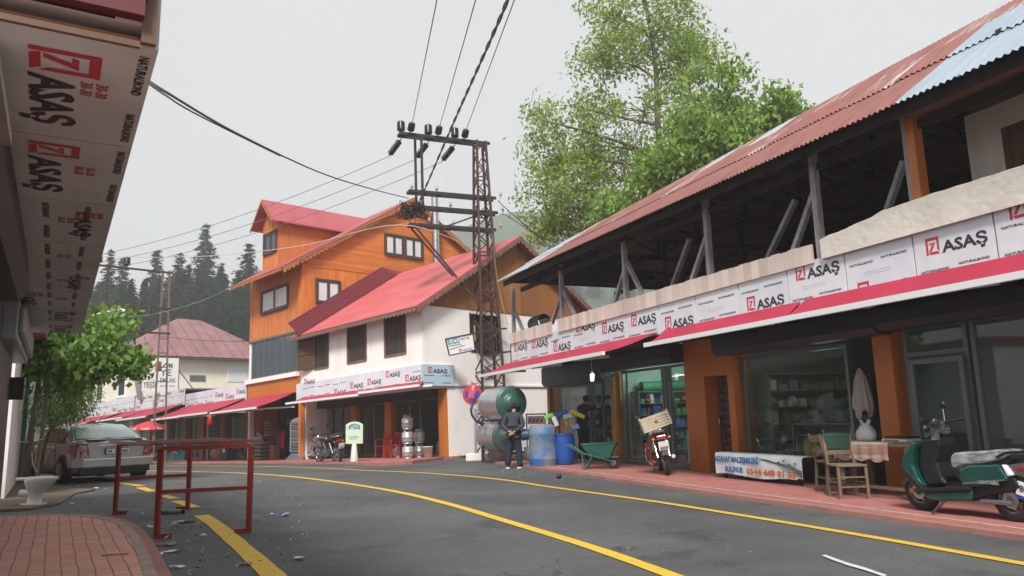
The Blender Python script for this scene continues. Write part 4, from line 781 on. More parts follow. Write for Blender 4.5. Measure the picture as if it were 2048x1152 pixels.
part('lettering',[mat('cyan_print',(.02,.30,.42),.6),TXT],sb,lambda b:(b.text('SUÇU',V[3]+X*.04+Yv*.36+nn*.012,X,Yv,.17,.42,0,.03),b.text('MEYVE',V[3]+X*.5+Yv*.42+nn*.012,X,Yv,.07,.3,1),b.text('0535-5347',V[3]+X*.5+Yv*.05+nn*.012,X,Yv,.07,.33,1,.01),b.text('O',V[3]+X*.36+Yv*.06+nn*.012,X,Yv,.09,.1,1,.03),b.beam(V[3]+X*.05+Yv*.2+nn*.012,V[3]+X*.6+Yv*.24+nn*.012,.012,.005,mi=1),b.beam(V[3]+X*.05+Yv*.31+nn*.012,V[3]+X*.5+Yv*.3+nn*.012,.012,.005,mi=1)))
# ================= TREES
def leafmat(name,c1,c2,tr=.35):
    m=D.materials.new(name); m.use_nodes=True; nt=m.node_tree; N=nt.nodes; L=nt.links; b=N['Principled BSDF']; b.inputs['Roughness'].default_value=.55; b.inputs['Specular IOR Level'].default_value=.35
    g=N.new('ShaderNodeNewGeometry'); r=N.new('ShaderNodeValToRGB'); r.color_ramp.elements[0].color=(*c1,1); r.color_ramp.elements[1].color=(*c2,1); L.new(g.outputs['Random Per Island'],r.inputs[0]); L.new(r.outputs[0],b.inputs['Base Color'])
    t=N.new('ShaderNodeBsdfTranslucent'); L.new(r.outputs[0],t.inputs[0]); mx=N.new('ShaderNodeMixShader'); mx.inputs[0].default_value=tr; L.new(b.outputs[0],mx.inputs[1]); L.new(t.outputs[0],mx.inputs[2]); L.new(mx.outputs[0],N['Material Output'].inputs[0]); return m
def leafmesh(name,pts,size,m,parent,droop=.3,asp=.5):
    n=len(pts); P=np.array(pts); a=rng.normal(size=(n,3)); a[:,2]-=droop*1.5; a/=np.linalg.norm(a,axis=1)[:,None]; c=rng.normal(size=(n,3)); c-=a*(a*c).sum(1)[:,None]; c/=np.linalg.norm(c,axis=1)[:,None]
    s=size*rng.uniform(.6,1.3,n)[:,None]; nn=np.cross(a,c)*s*.12
    v=np.stack([P-a*s*.5,P+c*s*asp*.5+nn,P+a*s*.6,P-c*s*asp*.5+nn],1).reshape(-1,3)
    me=D.meshes.new(name); me.vertices.add(4*n); me.vertices.foreach_set('co',v.ravel()); me.loops.add(4*n); me.loops.foreach_set('vertex_index',np.arange(4*n)); me.polygons.add(n); me.polygons.foreach_set('loop_start',np.arange(n)*4); me.update(calc_edges=True); me.materials.append(m)
    o=D.objects.new(name,me); COL.objects.link(o); o.parent=parent; return o
BARK=mat('tree_bark',(.24,.21,.18),.9,0,(.09,.075,.065),6,.5,20,stretch=(1,1,.3))
def broad(name,label,base,trunk,blobs,depth,ncl,nleaf,cr_,size,lm,thick=.16,seed=1,fan=.5,group=None,droop=.3,asp=.5,inner=.3):
    """trunk: picture measures of the trunk line; blobs: crown lobes"""
    rn=random.Random(seed); t=thing(name,label,'tree',base,group=group); B0=Vector(base)
    T=[Pd(px,py,depth)-B0 for px,py in trunk]; T=[Vector((0,0,-.1))]+T; TC=catmull(T,6); k=len(TC)
    b=MB(); b.tube(TC,[thick*(1-.85*i/(k-1)) for i in range(k)],8); C=[]
    tot=sum(rx*ry*w for _,_,rx,ry,w in blobs)
    for px,py,rx,ry,w in blobs:
        n=max(2,round(ncl*rx*ry*w/tot)); s=depth/F0
        c=Pd(px,py,depth+rn.uniform(-.6,.6))-B0; nl=[]
        for _ in range(n):
            while True:
                v=Vector((rn.uniform(-1,1),rn.uniform(-1,1),rn.uniform(-1,1)))
                if inner<v.length<1: break
            nl.append(c+Vector((v.x*rx*s,v.y*min(rx,ry*1.5)*s,v.z*ry*s)))
        # a limb from the trunk to the lobe, twigs from the limb
        zt=c.z-rn.uniform(.15,.35)*((c-TC[k//2]).length*.8+.5); i0=min(range(k),key=lambda i:abs(TC[i].z-zt)); st=TC[i0]
        mid=st.lerp(c,.5)+Vector((rn.uniform(-.3,.3),rn.uniform(-.3,.3),rn.uniform(-.1,.4))); LB=catmull([st,mid,c],6); r0=thick*(1-.85*i0/(k-1))*.6
        b.tube(LB,[r0*(1-.75*i/(len(LB)-1)) for i in range(len(LB))],6)
        for q in nl:
            j=min(range(4,len(LB)),key=lambda i:(LB[i]-q).length+rn.uniform(0,.3)); p=LB[j]; md=p.lerp(q,.5)+Vector((rn.uniform(-1,1),rn.uniform(-1,1),rn.uniform(-.3,1)))*.15*(q-p).length
            b.tube([p,md,q],[r0*.3,r0*.2,r0*.06],4,cap=False)
            for _ in range(3):
                e=q+Vector((rn.gauss(0,1),rn.gauss(0,1),rn.gauss(0,1)))*cr_*.8; b.tube([q.lerp(md,.3),e],[r0*.1,r0*.04],3,cap=False)
                C.append(e)
            C.append(q)
    part_=b.build('trunk',BARK,t)
    C=np.array([tuple(c) for c in C]); idx=rng.integers(0,len(C),nleaf); pts=C[idx]+np.clip(rng.normal(size=(nleaf,3)),-1.7,1.7)*cr_*np.array([1,1,.75])
    leafmesh('crown',pts,size,lm,t,droop,asp); return t
broad('plane_tree','tall airy pale barked tree with sparse yellow green leaves rising behind the tin roof',(6.3,32.3,-.3),[(1330,420),(1316,250),(1310,120),(1290,0),(1280,-60)],
 [(1290,60,110,95,.8),(1215,120,70,60,.7),(1370,150,80,85,.7),(1280,-40,90,60,.9),(1200,30,50,50,.4),(1290,230,150,80,.45),(1160,215,70,45,.6),(1085,240,50,40,.7),(1120,310,85,60,1),(1190,290,80,60,.6),(1095,400,45,60,.8),(1160,380,80,60,1.),(1240,360,90,70,.9),(1180,460,110,40,1.),(1090,455,45,35,1),(1350,60,60,60,.5),(1420,110,60,50,.4)],32,280,21500,.32,.2,leafmat('sparse_leaf',(.18,.31,.045),(.42,.54,.11),.5),.2,3,asp=.45)
broad('walnut_tree','full bright green walnut tree with large leaves just above the tin roof',(8.2,27.5,-.2),[(1440,430),(1430,330),(1440,250)],
 [(1500,240,85,55,1),(1440,300,100,70,1.2),(1370,340,90,60,1.2),(1320,390,80,50,1),(1250,420,70,40,1),(1560,240,45,40,1),(1480,180,50,40,.5),(1390,250,60,50,.7),(1300,330,60,45,.6),(1420,170,35,40,.3),(1590,230,25,25,.5)],27,190,15500,.30,.24,leafmat('walnut_leaf',(.10,.23,.035),(.36,.50,.10),.5),.16,5,droop=.7,asp=.5,inner=.1)
broad('street_tree','young broad leaved street tree with staked twin trunks beside the silver car',(-11.75,18.5,0),[(66,850),(75,760),(88,700)],
 [(130,735,70,45,1.1),(100,690,60,35,.9),(165,665,55,35,.8),(225,640,45,16,1),(255,645,28,16,.9),(235,730,50,18,1.1),(270,722,24,12,.8),(185,735,45,40,.9),(200,700,45,35,.6),(160,705,50,30,.8)],17.6,110,4600,.17,.145,leafmat('linden_leaf',(.07,.17,.03),(.26,.40,.09),.45),.06,9,droop=.9,asp=.8,inner=.1)
broad('acacia_tree','fine leaved light green bush tree under the broad leaved street tree',(-12.7,20.3,0),[(100,860),(130,820)],
 [(130,800,55,40,1),(95,830,40,30,.8),(155,790,35,35,.8),(170,815,15,20,.4)],19.5,60,4200,.16,.09,leafmat('acacia_leaf',(.1,.22,.03),(.32,.48,.1),.45),.05,12,droop=1.,asp=.3,inner=.1)
sk=thing('tree_stake','pair of pale wooden stakes tied with white cord to the street tree','stake',(-11.6,18.2,0))
part('stake',mat('pale_stake',(.30,.24,.18),.85,0,(.18,.14,.1),5),sk,lambda b:b.cyl((.22,0,0),(.34,.1,3.2),.045)); part('stake',BARK,sk,lambda b:b.cyl((-.2,.1,0),(.08,.1,2.6),.05)); part('cord',WHITEP,sk,lambda b:(b.tube([(-.3,-.06,1.02),(.1,-.12,.98),(.36,-.05,1.06),(.2,.1,1.04)],.012),b.tube([(.1,-.1,1.0),(.2,-.14,.5),(.3,-.12,.3)],.01)))
# conifers
def conifer(seed,H,R,m):
    rn=random.Random(seed); b=MB(); b.tube([(0,0,0),(0,0,H)],[H*.013,.02],6,0); V_=[];F_=[]
    z=H*.12
    while z<H*.985:
        u=(z/H-.12)/.88; rad=R*(1-u)**.8*(1+.18*math.sin(z*2.3+seed)) +.12; nb=max(5,int(13*(1-u)+6)); 
        for j in range(nb):
            a=rn.uniform(0,6.283); l=rad*rn.uniform(.6,1.12); ns=max(2,int(l/.35))
            for s_ in range(ns):
                q=(s_+.6)/ns; x=l*q; dz=-.28*x+.10*x*x/max(l,.1)+rn.uniform(-.1,.1)
                for _ in range(2):
                    w=.47*(1.15-q*.5)*rn.uniform(.7,1.3)*(H/14)**.3; c=Vector((math.cos(a)*x,math.sin(a)*x,z+dz))+Vector((rn.gauss(0,.1),rn.gauss(0,.1),rn.gauss(0,.08)))
                    d=Vector((math.cos(a+rn.gauss(0,.7)),math.sin(a+rn.gauss(0,.7)),rn.uniform(-.5,.25))).normalized(); e=d.cross(Vector((rn.gauss(0,.4),rn.gauss(0,.4),1))).normalized()
                    k=len(V_); V_+=[c-d*w*.6,c+e*w*.45,c+d*w*1.2,c-e*w*.45]; F_.append((k,k+1,k+2,k+3))
        z+=max(.22,H*.026)*rn.uniform(.8,1.2)
    return b,V_,F_
NEED=leafmat('pine_needles',(.010,.042,.028),(.03,.09,.052),.2); CONS=[]
def con_proto(seed,H,R):
    t=thing('conifer','x','tree'); b,V_,F_=conifer(seed,H,R,0); b.build('trunk',BARK,t); c=MB(); c.add(V_,F_); c.build('crown',NEED,t); return t
protos=[con_proto(1,17,3.2),con_proto(2,15,4.2),con_proto(3,14,2.9),con_proto(4,16,4.8)]
used=set(); GRP='misty conifers on the slope behind the houses'
def put(px,tip,dist,k,label,sc=None):
    dist=dist*1.45 if dist<100 else dist*1.15
    a=ray(px,800); x,y=a.x/a.y*dist,dist; zt=(EYE+ray(px,tip)*(dist/ray(px,tip).y)).z; Hn=(17,15,14,16)[k]
    gz=hillz(math.atan2(x,y),math.hypot(x,y)); s=max(.5,(zt-gz)/Hn)
    o=protos[k] if k not in used else copy_tree(protos[k]); used.add(k)
    s=min(s,1.9) if sc is None else sc
    o.location=(x,y,zt-Hn*s); o.scale=(s if s<1.3 else 1.3,)*2+(s,); o.rotation_euler=(0,0,random.uniform(0,6)); o['label']=label; o['category']='tree'; o['group']=GRP; o['kind']='thing'
put(398,447,88,3,'tallest dark fir left of the timber house'); put(487,485,78,1,'dark pine with open crown nearest the timber house'); put(297,497,84,2,'slim pointed pine above the far lattice pole'); put(229,512,86,2,'slim pine right of the soffit end'); put(203,500,80,0,'tall pale pine partly hidden by the soffit'); put(345,505,80,3,'rounded dense fir left of the tallest fir')
rn=random.Random(11); 
for i in range(95):
    px=rn.uniform(150,560); put(px,rn.uniform(520,600)+ (30 if px<330 else 0),rn.uniform(66,86),rn.randrange(4),'misty dark conifer among many on the forested slope behind the houses')
for i in range(40):
    px=rn.uniform(150,540); put(px,rn.uniform(610,690),rn.uniform(58,66),rn.randrange(4),'misty dark conifer among many on the forested slope behind the houses')
rn=random.Random(5)
for i in range(30): put(rn.uniform(880,1500),rn.uniform(470,560),rn.uniform(230,330),rn.randrange(4),'faint fogged conifer on the far hill behind the pylon')
for i in range(16): put(rn.uniform(-300,150),rn.uniform(540,640),rn.uniform(70,90),rn.randrange(4),'misty dark conifer among many on the forested slope behind the houses')
# ================= OBJECTS ON THE STREET
def fr_at(px,py,rz,name,label,cat,group=None,dz=0,fr_=None):
    p=GT(px,py,dz); return thing(name,label,cat,p,rz,group)
RA=math.radians(-69.01); WA=math.radians(-46.26)
# --- silver sedan (local: length along Y, front at +Y)
CARP=mat('silver_car_paint',(.46,.48,.47),.26,.6,(.50,.52,.51),30,coat=.6); LAMPR=mat('red_lamp',(.35,.015,.02),.12,coat=1); LAMPA=mat('smoked_lamp',(.30,.17,.15),.12,coat=1)
def sect(ys,prof):
    """loft of mirrored half sections: prof(y)->[(x,z)...]"""
    b=MB(); V_=[]; n=None
    for y in ys:
        p=prof(y); full=[(x,y,z) for x,z in p]+[(-x,y,z) for x,z in p[::-1]]; n=len(full); V_+=full
    k=len(ys); F_=[(i*n+j,i*n+j+1,(i+1)*n+j+1,(i+1)*n+j) for i in range(k-1) for j in range(n-1)]
    b.add(V_,F_,0,True); b.add(V_[:n],[tuple(range(n))],0); b.add(V_[-n:],[tuple(range(n))[::-1]],0); return b
def itp(y,T):
    for (a,va),(c,vc) in zip(T,T[1:]):
        if a<=y<=c:
            u=(y-a)/(c-a); return va+(vc-va)*u
    return T[0][1] if y<T[0][0] else T[-1][1]
def sedan(t):
    HW=[(-2.2,.66),(-2.12,.78),(-1.9,.84),(-1,.86),(1,.86),(1.7,.83),(2.05,.72),(2.2,.5)]
    TOP=[(-2.2,.95),(-2.16,.99),(-1.95,1.03),(-1.55,1.04),(-1.2,1.0),(.6,.96),(1.2,.92),(1.9,.78),(2.15,.66),(2.2,.6)]
    BOT=[(-2.2,.36),(-2.0,.27),(-1.7,.22),(1.7,.2),(2.0,.24),(2.2,.32)]
    def body(y):
        w,tp,bo=itp(y,HW),itp(y,TOP),itp(y,BOT); m_=bo+(tp-bo)*.42
        return [(0,bo),(w*.82,bo),(w*.95,bo+.05),(w*.99,m_-.08),(w,m_),(w*.995,m_+.06),(w*.97,tp-.15),(w*.93,tp-.06),(w*.86,tp-.01),(w*.6,tp+.012),(0,tp+.02)]
    ys=sorted(set([-2.2,-2.18,-2.12,-2.02,-1.9,-1.7,-1.5,-1.3,-1.1,-.8,-.4,0,.4,.8,1.1,1.3,1.5,1.7,1.9,2.05,2.15,2.2]))
    bo=sect(ys,body).build('body',CARP,t)
    RT=[(-1.62,1.02),(-1.1,1.32),(-.75,1.42),(-.2,1.455),(.2,1.43),(.55,1.30),(1.15,.96)]
    def gh(off,col):
        def f(y):
            tp=itp(y,RT)+off; w0=itp(y,HW)*.9; u=max(0,(tp-.98)/.47); wt=w0*(1-.2*min(1,u)); zb=.93
            return [(w0+off,zb),(w0*(1-.03*u)+off,zb+(tp-zb)*.3),(wt+.03+off,zb+(tp-zb)*.78),(wt-.06+off,tp-.02),(wt*.5,tp+.005),(0,tp+.01)]
        return f
    gy=[-1.62,-1.4,-1.2,-1.1,-.9,-.75,-.5,-.2,.2,.4,.55,.8,1.15]
    g=sect(gy,gh(0,0)).build('cabin',CARP,t)
    # windows a few millimetres proud of the cabin shell
    def win_side(y0,y1,name):
        for s in (1,-1):
            b=MB(); n=6; V_=[]
            for i in range(n+1):
                y=y0+(y1-y0)*i/n; p=gh(.008,0)(y); tp=p[3][1]
                a=Vector((p[0][0]*s,y,.99)); c=Vector((p[2][0]*s,y,p[2][1]-.01)); V_+=[a,a.lerp(c,.4)+Vector((.006*s,0,0)),c]
            b.add(V_,[(i*3+j,i*3+j+1,(i+1)*3+j+1,(i+1)*3+j) for i in range(n) for j in (0,1)],0,True); b.build(name,CARGL,t)
    win_side(-1.12,-.78,'side_window'); win_side(-.72,.08,'side_window'); win_side(.14,.82,'side_window')
    def rear(b,y0,y1):
        V_=[]; n=5
        for i in range(n+1):
            y=y0+(y1-y0)*i/n; tp=itp(y,RT)+.014; w=itp(y,HW)*.9*(1-.2*max(0,(tp-.98)/.47))-.09
            for u in (-1,-.5,0,.5,1): V_.append((w*u,y,tp+.008*(1-abs(u))))
        b.add(V_,[(i*5+j,i*5+j+1,(i+1)*5+j+1,(i+1)*5+j) for i in range(n) for j in range(4)],0,True)
    part('rear_window',mat('pale_rear_glass',(.30,.40,.38),.06,0,spec=1.,coat=1),t,lambda b:rear(b,-1.55,-.84)); part('windscreen',CARGL,t,lambda b:rear(b,.45,1.1))
    # boot lid, bumper, lamps
    yb=-2.205
    part('boot_lid',CARP,t,lambda b:(b.box(-.56,.56,yb-.012,yb+.05,.60,.97),b.obox((0,-2.08,1.035),(.6,.13,.012),Matrix.Rotation(-.06,3,'X'))),bev=.01)
    bp=part('bumper',CARP,t,lambda b:(b.box(-.7,.7,-2.27,-2.0,.38,.60),b.poly([(.68,-2.265,.38),(.84,-2.06,.38),(.84,-1.72,.40),(.84,-1.72,.60),(.84,-2.06,.60),(.68,-2.265,.60)][:3]+[(.68,-1.9,.38)],(0,0,.22)),b.poly([(-.68,-2.265,.38),(-.68,-1.9,.38),(-.84,-1.72,.38),(-.84,-2.06,.38)],(0,0,.22))),bev=.03)
    part('lower_valance',BLACK,t,lambda b:b.box(-.72,.72,-2.22,-1.95,.24,.375))
    for s in (1,-1):
        q=part('tail_lamp',LAMPR,t,lambda b:(b.poly([(s*.55,-2.215,.63),(s*.70,-2.19,.63),(s*.815,-2.08,.66),(s*.84,-1.95,.74),(s*.80,-1.93,.93),(s*.74,-2.10,.96),(s*.60,-2.19,.955)],(0,-.018,0)),b.poly([(s*.815,-2.10,.66),(s*.865,-1.84,.76),(s*.845,-1.82,.92),(s*.79,-2.10,.95)],(s*.012,0,0))),bev=.008)
        part('reversing_lamp',LAMPA,q,lambda b:b.box(min(s*.60,s*.74),max(s*.60,s*.74),-2.238,-2.225,.76,.84),bev=.004)
    part('chrome_strip',CHROME,t,lambda b:b.box(-.38,.38,-2.235,-2.215,.865,.905),bev=.008); part('badge',CHROME,t,lambda b:(b.tube([(.075*math.cos(a),-2.24,.905+.05*math.sin(a)) for a in [2*math.pi*i/16 for i in range(17)]],.009,6),b.tube([(.03*math.cos(a),-2.24,.915+.04*math.sin(a)) for a in [2*math.pi*i/12 for i in range(13)]],.007,6)))
    part('model_name',CHROME,t,lambda b:b.text('COROLLA' if False else 'SEDAN',(-.5,-2.222,.9),(1,0,0),(0,0,1),.025,.13)) if False else None
    pl=part('number_plate',WHITEP,t,lambda b:b.box(-.26,.26,-2.236,-2.222,.70,.815)); part('plate_text',[TXT,mat('plate_blue',(.01,.05,.35),.5)],pl,lambda b:(b.text('46  VA 466',(-.20,-2.239,.722),(1,0,0),(0,0,1),.075,.44,0,.03),b.box(-.262,-.215,-2.2385,-2.236,.70,.815,1),[b.box(*k) for k in ((-.27,.27,-2.24,-2.22,.69,.7),(-.27,.27,-2.24,-2.22,.815,.825))]))
    part('aerial',BLACK,t,lambda b:b.cyl((.0,-.75,1.43),(.1,-1.0,1.72),.006,n=5))
    for s in (1,-1):
        part('door_seam',BLACK,t,lambda b:[b.box(min(s*.852,s*.868),max(s*.852,s*.868),y-.004,y+.004,.34,.96) for y in (.95,.08,-.82)]); 
        for y in (.2,-.62): part('door_handle',CHROME,t,lambda b:b.box(min(s*.84,s*.875),max(s*.84,s*.875),y-.02,y+.14,.83,.86),bev=.006)
        part('wing_mirror',CARP,t,lambda b:b.ball((s*.95,.72,1.02),(.1,.06,.07)))
        for y in (-1.32,1.32):
            part('wheel_arch',BLACK,t,lambda b:b.cyl((s*.80,y,.36),(s*.868,y,.36),.355,n=28))
            w_=part('wheel',RUBBER,t,lambda b:b.lathe([(.2,-.1),(.30,-.1),(.325,-.07),(.325,.07),(.30,.1),(.2,.1)],Matrix.Rotation(math.pi/2,3,'Y'),(s*.79,y,.325),24))
            part('rim',STEEL,w_,lambda b:(b.cyl((s*.80,y,.325),(s*.885,y,.325),.2,n=20),[b.beam((s*.89,y,.325),(s*.89,y+.19*math.cos(a),.325+.19*math.sin(a)),.05,.02) for a in [2*math.pi*i/7 for i in range(7)]]))
    part('underbody',BLACK,t,lambda b:b.box(-.7,.7,-2.0,2.0,.19,.3))
c0=GT(195,965); cr=GT(265,963)
car=thing('parked_car','silver grey four door saloon parked with its rear to the viewer','car',(-11.75,20.85,hz(-11.75,20.85)),0)
sedan(car); car.rotation_euler=(math.radians(-.6),0,math.radians(46)); car.scale=(1.12,1.1,1.03)
far=thing('parked_car','turquoise car front half hidden behind the street tree','car',(-20.8,29.5,hz(-20.8,29.5)),math.radians(60))
TQ=mat('turquoise_paint',(.02,.28,.27),.35,.2,coat=.5)
part('body',TQ,far,lambda b:(b.box(-.85,.85,-2,2,.3,.95),b.box(-.75,.75,-1.3,.7,.95,1.5)),bev=.12); part('wheel',RUBBER,far,lambda b:b.cyl((.78,-1.3,.32),(.9,-1.3,.32),.32)); part('wheel',RUBBER,far,lambda b:b.cyl((.78,1.3,.32),(.9,1.3,.32),.32)); part('window',CARGL,far,lambda b:b.box(.752,.76,-1.1,.5,1.0,1.4))
# --- red steel frame
RP=mat('red_oxide_paint',(.25,.03,.02),.5,0,(.17,.022,.018),6,ramp=(.4,.8))
A,B_,C_,D_=[GT(*p) for p in ((313,1078),(230,1030),(375,1020),(497,1066))]  # near-left, far-left, far-right, near-right
ft=thing('welded_stand','rust red welded steel table frame standing on the road','frame',A)
loc=lambda p,z: Vector((p.x-A.x,p.y-A.y,z))
H_=1.03
def leg(p,q,b): b.beam(loc(p,0.03),loc(q,H_),.055,.055)
tops=[Pd_ for Pd_ in []]
def topz(px,py,P): 
    d=ray(px,py); t=P.y/d.y; return (EYE+d*t).z
for p,o_s in ((A,1),(B_,1),(C_,-1),(D_,-1)):
    part('leg',RP,ft,lambda b:b.beam(loc(p,.03),loc(p,H_),.055,.055))
    fd=(D_-A).normalized()*.16*(1 if o_s==1 else -1); part('foot',RP,ft,lambda b:b.beam(loc(p,.03)-fd*.2,loc(p,.03)+fd,.06,.06))
part('side_rail',RP,ft,lambda b:b.beam(loc(A,.53),loc(D_,.53),.045)); part('side_rail',RP,ft,lambda b:b.beam(loc(B_,.53),loc(C_,.53),.045))
e1=(A-B_).normalized()*.12; 
for p,q in ((A-e1*0,D_),(B_,C_)): part('top_rail',RP,ft,lambda b:b.beam(loc(p,H_),loc(q,H_),.05))
for i in range(5):
    u=i/4; ex=(D_-A).normalized()*.12; p=A.lerp(D_,u)+(-ex if i==0 else ex*(1 if i==4 else 0)); q=B_.lerp(C_,u)+(-ex if i==0 else ex*(1 if i==4 else 0)); part('cross_bar',RP,ft,lambda b:b.beam(loc(p,H_+.045)+Vector((0,0,0)),loc(q,H_+.045),.045,.035))
# --- toilet
def toilet(t):
    W_=mat('glazed_ceramic',(.62,.62,.61),.15,0,(.5,.5,.48),4,coat=.6,ramp=(.45,.85))
    V_=[];F_=[];n=24
    pr=[(.42,.0,.13,.16,-.02),(.40,.02,.12,.15,-.02),(.2,.10,.09,.12,-.02),(.12,.2,.10,.13,-.01),(0,.30,.16,.2,.03),(0,.38,.2,.27,.07),(0,.43,.205,.30,.08),(0,.455,.2,.295,.08),(0,.45,.16,.24,.08),(0,.30,.1,.12,.05)]
    for _,z,rx,ry,o in pr:
        V_+=[(rx*math.cos(2*math.pi*i/n),o+ry*math.sin(2*math.pi*i/n)*(1.0),z) for i in range(n)]
    F_=[(j*n+i,j*n+(i+1)%n,(j+1)*n+(i+1)%n,(j+1)*n+i) for j in range(len(pr)-1) for i in range(n)]; b=MB(); b.add(V_,F_,0,True); b.add(V_[-n:],[tuple(range(n))],0)
    b.build('bowl',W_,t); part('base',W_,t,lambda b:b.poly([(-.13,-.2,0),(.13,-.2,0),(.14,.0,0),(.1,.16,0),(-.1,.16,0),(-.14,0,0)],(0,0,.06)),bev=.02); part('outlet',W_,t,lambda b:b.cyl((0,-.08,.2),(0,-.31,.2),.055,.06)); part('rear_ledge',W_,t,lambda b:b.box(-.17,.17,-.3,-.08,.405,.455),bev=.025)
tl=thing('toilet_bowl','loose white ceramic toilet bowl standing on the dirt by the kerb','toilet',GT(70,1013),math.radians(-100)); toilet(tl); tl.scale=(1.0,.95,1.08)
# --- litter
LM=[mat('litter_white',(.7,.7,.68),.7),mat('litter_green',(.10,.14,.08),.5),mat('litter_red',(.5,.04,.05),.5),mat('litter_blue',(.15,.3,.5),.5),mat('litter_wood',(.35,.24,.17),.8)]
tcan=thing('spray_can','crushed green and black can lying on the asphalt under the red frame','can',GT(343,1024,.035),math.radians(5)); part('body',mat('can_green',(.06,.10,.05),.35,.3,(.2,.3,.2),10),tcan,lambda b:b.cyl((-.14,0,0),(.14,0,0),.035)); part('cap',BLACK,tcan,lambda b:b.cyl((.14,0,0),(.19,0,0),.03))
tp=thing('crushed_cup','crumpled black and white cup lying by the near left frame leg','litter',GT(362,1050,.02),.3); part('rim',BLACK,tp,lambda b:b.tube([(.09*math.cos(a)+.07,.05*math.sin(a),.03) for a in [2*math.pi*i/14 for i in range(15)]],.013,6)); part('shell',LM[0],tp,lambda b:b.add([(random.uniform(-.13,.06),random.uniform(-.05,.05),random.uniform(0,.06)) for _ in range(14)],[(i,i+1,i+2) for i in range(12)]))
LI=[(598,1119,.10,0,'white crumpled paper scrap low centre beside the yellow line'),(407,1072,.05,0,'small white chip right of the frame leg'),(345,1105,.12,0,'white paper strip at the kerb'),(342,1090,.14,1,'flattened green bottle shred at the kerb'),(309,1092,.09,2,'red wrapper at the foot of the frame leg'),(352,1137,.08,0,'crumpled white tissue by the kerb bottom'),(321,1111,.06,0,'white crumb against the kerb stone'),(299,1055,.07,0,'white scrap at the kerb curve'),(285,1031,.05,0,'white bit beside the kerb near the frame'),(192,977,.08,0,'white scrap behind the frame near the car'),(143,1010,.1,0,'flat pale scrap between toilet and frame'),(118,980,.1,4,'pale chip behind the toilet'),(570,1031,.13,3,'blue wrapper out on the open asphalt'),(545,1030,.04,0,'white crumb left of the blue wrapper'),(455,1113,.06,1,'small dark stone on the asphalt left of the yellow line'),(335,1076,.07,0,'white shred below the frame foot'),(213,979,.06,4,'tan chip near the rear car wheel'),(490,1130,.1,4,'brown leaf on the thick yellow line'),(325,1010,.05,2,'tiny red bit behind the frame leg')]
for px,py,s,k,lb in LI:
    rn=random.Random(px*7+py); t=thing('litter_scrap','',  'litter',GT(px,py,.006),rn.uniform(0,3)); t['label']=lb
    n=7; pts=[(s*rn.uniform(.6,1.1)*math.cos(2*math.pi*i/n),s*.5*rn.uniform(.5,1.1)*math.sin(2*math.pi*i/n),rn.uniform(.004,.035)) for i in range(n)]
    part('scrap',LM[k],t,lambda b:b.add(pts+[(0,0,.03)],[(i,(i+1)%n,n) for i in range(n)]))
t=thing('wood_sliver','pale wooden sliver lying on the red setts','litter',Vector(LF.W(*LF.lz(230,1110,.095))),.2); part('scrap',LM[4],t,lambda b:b.box(-.12,.12,-.01,.01,0,.012))
dbs=MB(); rn=random.Random(3)
for _ in range(420):
    px,py=rn.choice([(rn.uniform(60,330),rn.uniform(968,1030)),(rn.uniform(285,420),rn.uniform(1020,1150)),(rn.uniform(380,620),rn.uniform(960,1140)),(rn.uniform(1000,1300),rn.uniform(940,965))]); p=GT(px,py,.008); s=rn.uniform(.003,.012); dbs.obox(p,(s,s*rn.uniform(.5,1),s*.5),Euler((rn.random(),rn.random(),rn.random()*3)).to_matrix(),rn.choice((0,0,1)))
tag(dbs.build('gravel_crumbs',[mat('pale_crumb',(.4,.38,.35),.9),mat('dark_crumb',(.07,.065,.06),.9)]),'loose gravel and crumbs scattered on the asphalt','gravel',kind='stuff')
ps=MB(); P=[GT(*p) for p in ((1642,1114),(1662,1122),(1690,1132),(1725,1142),(1765,1156))]; w_=[.02,.07,.09,.08,.05]
ps.add([(p.x,p.y-w_[i]/2,.016) for i,p in enumerate(P)]+[(p.x+.05,p.y+w_[i]/2+rn.uniform(0,.03),.016) for i,p in enumerate(P)],[(i,i+1,i+6,i+5) for i in range(4)]); tag(ps.build('paint_spill',mat('dry_white_paint',(.55,.56,.56),.8,0,(.2,.2,.2),20,ramp=(.55,.75))),kind='structure')
t=thing('small_ball','small dark ball lying on the road in front of the blue drums','ball',GT(1118,953,.05)); part('shell',mat('dark_ball',(.015,.015,.03),.3),t,lambda b:b.ball((0,0,0),.055))
# --- traffic sign
P=GT(952,922); t=thing('traffic_sign','round no stopping sign with red sticker on a grey post before the tanks','sign',P); sc=P.length; 
zc=(EYE+ray(946,789)*(P.y/ray(946,789).y)).z; r_=19.5*P.y/F0
part('post',mat('sign_post',(.33,.35,.36),.5,.4),t,lambda b:(b.box(-.045,.045,0,.03,0,zc+.1),b.box(-.02,.02,-.03,0,0,zc))); xo=-.07
RX=Matrix.Rotation(math.pi/2,3,'X')
part('disc',mat('sign_red',(.55,.02,.04),.45),t,lambda b:b.cyl((xo,-.05,zc),(xo,-.035,zc),r_,n=32)); part('blue_field',mat('sign_blue',(.015,.05,.38),.45),t,lambda b:b.cyl((xo,-.056,zc),(xo,-.05,zc),r_*.74,n=32))
part('cross_lines',WHITEP,t,lambda b:[b.obox((xo,-.059,zc),(r_*.74,.002,r_*.035),Matrix.Rotation(a+o,3,'Y')) for a in (math.pi/4,-math.pi/4) for o in (.1,-.1)])
part('cross_bar',mat('sign_red2',(.55,.02,.04),.45),t,lambda b:[b.obox((xo,-.062-.002*i,zc),(r_*.78,.002,r_*.09),Matrix.Rotation(a,3,'Y')) for i,a in enumerate((math.pi/4,-math.pi/4))])
